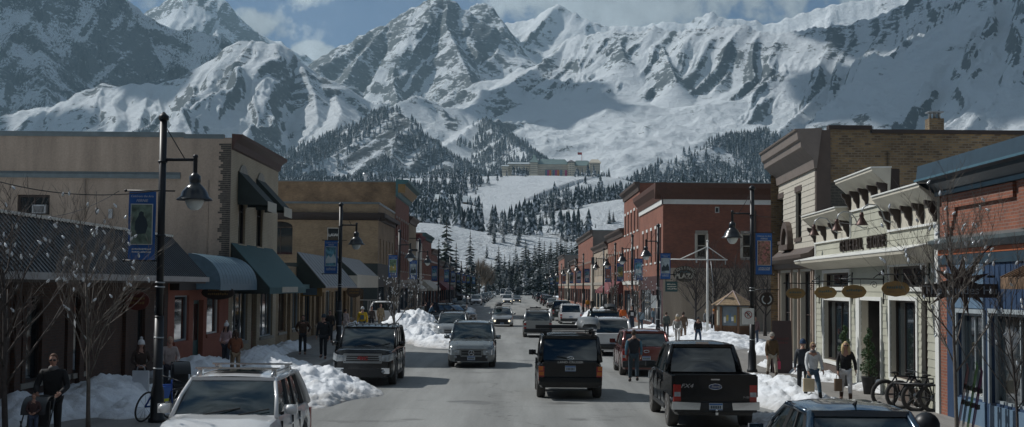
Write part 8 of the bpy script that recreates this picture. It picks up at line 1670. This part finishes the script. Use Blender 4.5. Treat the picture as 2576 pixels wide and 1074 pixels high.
def ground_z(x, y):
    if TR is None or y < 465: return 0.0
    rr, tx, H = TR[:3]; i = np.searchsorted(rr, y)-1; i = max(0, min(len(rr)-2, i)); tt = (math.atan(x/y)+.47)/.94*(NCOL-1); j = int(max(0, min(len(tx)-2, math.floor(tt)))); fi = (y-rr[i])/(rr[i+1]-rr[i]); fj = min(1, max(0, tt-j))
    return float((H[i, j]*(1-fj)+H[i, j+1]*fj)*(1-fi)+(H[i+1, j]*(1-fj)+H[i+1, j+1]*fj)*fi)
rn = random.Random(21); NC = 0
def CT(px, ptop, Y, kind, s_, label, group, wd=1.0, ground=None):
    global NC
    tp = at(px, ptop, Y); z = ground_z(tp.x, Y) if ground is None else ground
    if tp.z-z < 2: return
    conifer(tp.x, Y, z-.4, tp.z-z+.4, kind, s_, label, group, wd); NC += 1
CT(1124, 548, 300, 'dark', 2, 'largest dark spruce rising behind the left street buildings', 'spruces behind the left buildings', 1.15); CT(1104, 600, 285, 'dark', 1, 'dark spruce left of the largest one behind the buildings', 'spruces behind the left buildings', 1.1); CT(1148, 612, 310, 'dark', 3, 'dark spruce right of the largest one behind the buildings', 'spruces behind the left buildings', 1.1); CT(1183, 583, 380, 'dark', 0, 'slender dark spruce standing alone between left buildings and road end', 'spruces behind the left buildings', 1.15)
# stand at the end of the street
g1 = 'snow-dusted spruces closing the end of the street'
tops = [(1225, 640), (1240, 655), (1252, 625), (1265, 650), (1278, 635), (1290, 645), (1300, 625), (1312, 650), (1320, 610), (1330, 640), (1345, 618), (1352, 650), (1362, 600), (1375, 630), (1388, 610), (1398, 645), (1408, 590), (1420, 625), (1432, 600), (1445, 580), (1458, 610), (1470, 630), (1200, 660), (1215, 672), (1190, 690)]
for (px, tp) in tops:
    for q in range(6): CT(px+rn.uniform(-11, 11), tp+q*13+rn.uniform(-8, 10), 528+q*-6+rn.uniform(-5, 5), 'dark' if rn.random() < .75 else 'snow', rn.randrange(5), 'snow-dusted dark spruce in the dense stand closing the end of the street', g1, rn.uniform(1.2, 1.7))
# named clumps on the snow field
g2 = 'snowy spruces in clumps on the lower snow field'
cl = [(1245, 595, 52, 45, 10, 600, 'left clump'), (1290, 590, 55, 50, 8, 600, 'left clump'), (1345, 500, 90, 38, 16, 720, 'tall middle clump'), (1410, 478, 75, 40, 14, 780, 'tall middle clump'), (1250, 560, 120, 14, 12, 690, 'thin line of small trees'), (1470, 500, 90, 50, 18, 850, 'right forest belt'), (1560, 470, 110, 40, 18, 950, 'right forest belt'), (1400, 625, 80, 35, 12, 540, 'scattered small trees'), (1215, 535, 70, 12, 8, 760, 'thin line of small trees')]
for (cx, ct, wd_, hg, n_, Y, nm) in cl:
    for i in range(n_):
        px = cx+rn.uniform(-wd_/2, wd_/2); Yq = Y+rn.uniform(-25, 25); z = ground_z(at(px, 600, Yq).x, Yq); gy = proj((at(px, 600, Yq).x, Yq, z))[1]; hh = hg*rn.uniform(.45, 1.15)
        CT(px, gy-hh, Yq, 'snow', rn.randrange(5), f'snowy spruce in the {nm} on the snow field above the street', g2, rn.uniform(.9, 1.3))
for (px, hh, Y) in ((1533, 38, 700), (1543, 30, 702), (1498, 14, 690), (1440, 42, 620), (1456, 24, 640), (1225, 36, 560), (1425, 30, 600), (1415, 24, 610)):
    z = ground_z(at(px, 600, Y).x, Y); gy = proj((at(px, 600, Y).x, Y, z))[1]; CT(px, gy-hh, Y, 'snow', rn.randrange(5), 'lone snowy spruce standing apart on the open snow field', g2)
# tan leafless willow mass left of the stand
for i, (px, tp, Y) in enumerate(((1188, 665, 395), (1205, 640, 415), (1222, 655, 430), (1172, 690, 400))):
    q = at(px, 740, Y); z = 0; h_ = at(px, tp, Y).z; t = empty('leafless_willow', (q.x, Y, 0), 0, 'tan leafless willow left of the spruces at the street end', 'tree', 'tan willows at the street end'); rr_ = random.Random(i); mb = MB()
    for k in range(420):
        a = rr_.uniform(0, 6.28); u = rr_.random()**.5; e = Vector((math.cos(a)*u, math.sin(a)*u, 0))*h_*.34; zz = h_*(.45+.55*math.sqrt(max(0, 1-u*u))*rr_.uniform(.7, 1)); p0 = Vector((e.x*.4, e.y*.4, zz*.6)); p1 = e+Vector((0, 0, zz)); sd = Vector((rr_.gauss(0, 1), rr_.gauss(0, 1), 0)).normalized()*.13; mb.add([p0-sd, p0+sd, p1], [(0, 1, 2)])
    mb.build('crown', mat('willow_twig', (.15, .115, .08), var=.4, scale=.6), t); mb = MB(); mb.tube([(0, 0, 0), (0, 0, h_*.6)], [.4, .15], 7); mb.build('trunk', BARKD, t)
print('conifers', NC)
# ------------------------------------------------------------------ forest as one mass (farther hillside)
def forest():
    rr, tx, H, sl, forv, forest_, rockv = TR; rng = np.random.default_rng(5)
    # candidate points in fan grid
    def hz(X, Y):
        i = np.clip(np.searchsorted(rr, Y)-1, 0, len(rr)-2); tt = (np.arctan(X/Y)+.47)/.94*(NCOL-1); j = np.clip(np.floor(tt).astype(int), 0, len(tx)-2); fi = (Y-rr[i])/(rr[i+1]-rr[i]); fj = np.clip(tt-j, 0, 1)
        f = lambda A: (A[i, j]*(1-fj)+A[i, j+1]*fj)*(1-fi)+(A[i+1, j]*(1-fj)+A[i+1, j+1]*fj)*fi
        return f(H), f(forv), f(forest_), f(sl)
    # near hillside region
    N = 60000; Y = rng.uniform(640, 1640, N); ang = rng.uniform(-.2, .26, N); X = Y*ang; z, fv, ff, s = hz(X, Y)
    px = CX-2+FPX*ang; py = 720-(z-CAMH)/Y*FPX
    # density: woods by picture independent world noise plus world-space regions
    dn = fbm(X/90, Y/150, 4, 71, .6); left = 1/(1+np.exp((px-1195)/22)); right = 1/(1+np.exp(-(px-1450)/35))*np.exp(-((Y-1000)/190)**2); crest = np.exp(-((Y-1395)/55)**2)*(px > 1240)*(px < 1640); cr2 = np.exp(-((Y-1520)/50)**2)*((px < 1245)+(px > 1530))
    mid = np.exp(-((Y-880)/80)**2)*(px > 1300)*(px < 1420); skirt = np.exp(-((Y-1260)/60)**2)*(px > 1220)
    pr = 1.2*np.exp(-((Y-1412)/16)**2)*((px > 1285)*(px < 1325)+(px > 1345)*(px < 1372)+(px > 1440)*(px < 1530))+.40*left+.85*right+.20*crest+.9*cr2+.6*mid+.22*skirt+dn*1.3-.16-.22*((px > 1225)*(px < 1440)*(Y < 1370)*(Y > 960))
    k = rng.random(N) < np.clip(pr, 0, 1)*.52
    k &= ~((py < 452) & (px > 1325) & (px < 1440) & (Y < 1460) & (rng.random(N) < .9)); k &= ~((Y > 1425) & (Y < 1475) & (px > 1250) & (px < 1530))
    A = np.stack([X[k], Y[k], z[k], rng.uniform(5, 15, k.sum())*np.where(Y[k] > 1380, .8, 1)], 1)
    # mountain forest
    N = 420000; Y = np.exp(rng.uniform(np.log(1750), np.log(4900), N)); ang = rng.uniform(-.42, .42, N); X = Y*ang; z, fv, ff, s = hz(X, Y)
    dn = fbm(X/110, Y/110, 4, 73, .6); k = (ff > .04) & (rng.random(N) < np.clip((ff-.45)*1.6+dn*1.8+.28, 0, 1)*np.where(Y > 3500, 0, .5))
    B = np.stack([X[k], Y[k], z[k], rng.uniform(9, 20, k.sum())*np.where(Y[k] > 3600, 1.5, 1)], 1)
    if len(B) > 60000: B = B[rng.permutation(len(B))[:60000]]
    P = np.concatenate([A, B]); n = len(P); print('forest trees', len(A), len(B))
    t = []; f = []; b = 0
    for (z0, z1, r_) in ((.08, .55, .19), (.34, .80, .14), (.60, 1.0, .085)):
        k0 = len(t); m = 6
        for i in range(m): a = 2*math.pi*i/m; q = r_*(1.15 if i % 2 else .75); t.append((q*math.cos(a), q*math.sin(a), z0+(0 if i % 2 else .07)))
        t.append((0, 0, z1)); 
        for i in range(m): f.append((k0+i, k0+(i+1) % m, k0+m))
    t = np.array(t); f = np.array(f); a = rng.uniform(0, 6.28, n); c, s = np.cos(a)[:, None], np.sin(a)[:, None]; h = P[:, 3][:, None]; wd = rng.uniform(.85, 1.35, n)[:, None]
    vx = (t[None, :, 0]*c-t[None, :, 1]*s)*h*wd; vy = (t[None, :, 0]*s+t[None, :, 1]*c)*h*wd; vz = t[None, :, 2]*h
    V = np.stack([P[:, 0][:, None]+vx, P[:, 1][:, None]+vy, P[:, 2][:, None]+vz-.5], -1).reshape(-1, 3); F = (f[None]+(np.arange(n)*len(t))[:, None, None]).reshape(-1, 3)
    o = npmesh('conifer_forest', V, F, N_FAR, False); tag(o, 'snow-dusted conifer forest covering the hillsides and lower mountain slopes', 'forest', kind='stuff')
if TR is not None: forest()
# ------------------------------------------------------------------ hotel on the hill
HC = mat('hotel_wall', (.66, .58, .45), rough=.8, var=.06, scale=.1); HR_ = mat('hotel_roof', (.17, .24, .23), rough=.6, var=.1, scale=.2); HW = mat('hotel_window', (.03, .035, .04), rough=.2); HRD = mat('hotel_dark_roof', (.07, .06, .055))
def hotel():
    Y = 1440; s = Y/3400.0; zx = lambda px: (px-1290)*s; zz = lambda py: at(1400, py, Y).z
    Z6b = zf(1700, 550, 2.685); P = lambda x, y: Z6b(x, y)
    base = zz(455); t = empty('hilltop_hotel', (zx(1400), Y, base), 0, 'long pale hotel with green roofs and towers on the snowy hill', 'hotel'); ox = zx(1400)
    def wing(name, x0, x1, yt, yb, depth=26, y0=0, rows=6, cols=20, roof=4, rm=HR_, fl=1):
        a, b_ = zx(P(x0, 0)[0])-ox, zx(P(x1, 0)[0])-ox; z1 = zz(P(0, yt)[1])-base; z0 = zz(P(0, yb)[1])-base-6; mb = MB(); mb.box(a, b_, y0, y0+depth, z0, z1); w = mb.build(name, HC, t)
        st = (b_-a)/cols; hh = (z1-z0-5)/rows; 
        wm = MB()
        for c in range(cols):
            for r in range(rows): wm.box(a+st*(c+.3), a+st*(c+.7), y0-.15, y0+.1, z0+6+hh*(r+.25), z0+6+hh*(r+.8))
        o = wm.build('window_rows', HW, w); o['kind'] = 'stuff'
        rb = MB(); e = 1.2; r0_, r1_ = (a-e, b_+e), (y0-e, y0+depth+e); q = roof
        rb.add([(r0_[0], r1_[0], z1), (r0_[1], r1_[0], z1), (r0_[1], r1_[1], z1), (r0_[0], r1_[1], z1), (r0_[0]+q*.7, r1_[0]+q, z1+q), (r0_[1]-q*.7, r1_[0]+q, z1+q), (r0_[1]-q*.7, r1_[1]-q, z1+q), (r0_[0]+q*.7, r1_[1]-q, z1+q)], [(0, 1, 5, 4), (1, 2, 6, 5), (2, 3, 7, 6), (3, 0, 4, 7), (4, 5, 6, 7)]); rb.build('roof', rm, w)
        return a, b_, z1
    wing('west_wing', 475, 540, 205, 275, rows=3, cols=6, roof=1.5, rm=SNOWP, y0=-8); wing('west_wing', 535, 762, 175, 255, rows=4, cols=18, roof=2, rm=SNOWP)
    wing('main_block', 762, 835, 160, 275, y0=-4, rows=6, cols=6, roof=9); wing('main_block', 835, 1140, 175, 290, rows=7, cols=26, roof=6); wing('east_wing', 1205, 1360, 185, 280, rows=6, cols=14, roof=5); wing('east_wing', 1358, 1460, 160, 260, y0=-5, rows=6, cols=8, roof=4, rm=HC)
    a, b_, z1 = wing('central_tower', 1140, 1205, 158, 290, y0=-5, rows=7, cols=4, roof=.5)
    mb = MB(); e = 1; y0 = -5; ap = zz(P(0, 122)[1])-base; mb.add([(a-e, y0-e, z1+.5), (b_+e, y0-e, z1+.5), (b_+e, y0+26, z1+.5), (a-e, y0+26, z1+.5), ((a+b_)/2, y0+12, ap)], [(0, 1, 4), (1, 2, 4), (2, 3, 4), (3, 0, 4)]); mb.build('spire', HRD, t)
    mb = MB(); c = (zx(P(1285, 0)[0])-ox); zt = zz(P(0, 125)[1])-base; zb = zz(P(0, 165)[1])-base; mb.add([(c-17, 2, zb-4), (c+17, 2, zb-4), (c+17, 24, zb-4), (c-17, 24, zb-4), (c-6, 10, zt), (c+6, 10, zt), (c+6, 16, zt), (c-6, 16, zt)], [(0, 1, 5, 4), (1, 2, 6, 5), (2, 3, 7, 6), (3, 0, 4, 7), (4, 5, 6, 7)]); mb.build('spire', HR_, t)
    mb = MB(); mb.tube([(c, 12, zt), (c, 12, zt+9)], .25, 5); mb.box(c, c-4.5, 12, 12.2, zt+6.5, zt+9); mb.build('flag', mat('flag_red', (.35, .03, .03)), t)
    for i, x in enumerate((920, 940, 960, 995, 1018, 1040, 1070, 1118, 1150, 1180)):
        xx = zx(P(x, 0)[0])-ox; z = zz(P(0, 262)[1])-base; mb = MB(); mb.box(xx-1, xx+1.2, -3, -2.8, z-5, z+3); mb.build('flag', [BLUEC, mat('flag_magenta', (.4, .04, .15)), mat('flag_orange', (.5, .15, .02))][i % 3], t)
    # small chalets on the left slope
    for i, (px, py, w) in enumerate(((1120, 476, 15), (1152, 498, 14), (1165, 516, 13), (1133, 490, 12))):
        Yc = 1130-30*i; x = at(px, py, Yc).x; z = ground_z(x, Yc); c = empty('chalet', (x, Yc, z), R(15*i), f"small dark wooden chalet with snowy roof, {['topmost','second','lowest','leftmost'][i]} on the wooded left slope", 'chalet', 'chalets on the wooded slope'); mb = MB(); mb.box(-w/2, w/2, -5, 5, -3, 6.5); mb.build('wall', WOOD, c); mb = MB(); mb.prism([(-w/2-1, -7, 6), (-w/2-1, 7, 6), (-w/2-1, 0, 10.5)], (w+2, 0, 0)); mb.build('roof', SNOWP, c)
        mb = MB(); 
        mb.box(-w*.3, -w*.1, -5.1, -4.9, 1.5, 4.5); mb.build('window', HW, c); mb = MB(); mb.box(w*.1, w*.3, -5.1, -4.9, 1.5, 4.5); mb.build('window', HW, c)
hotel()
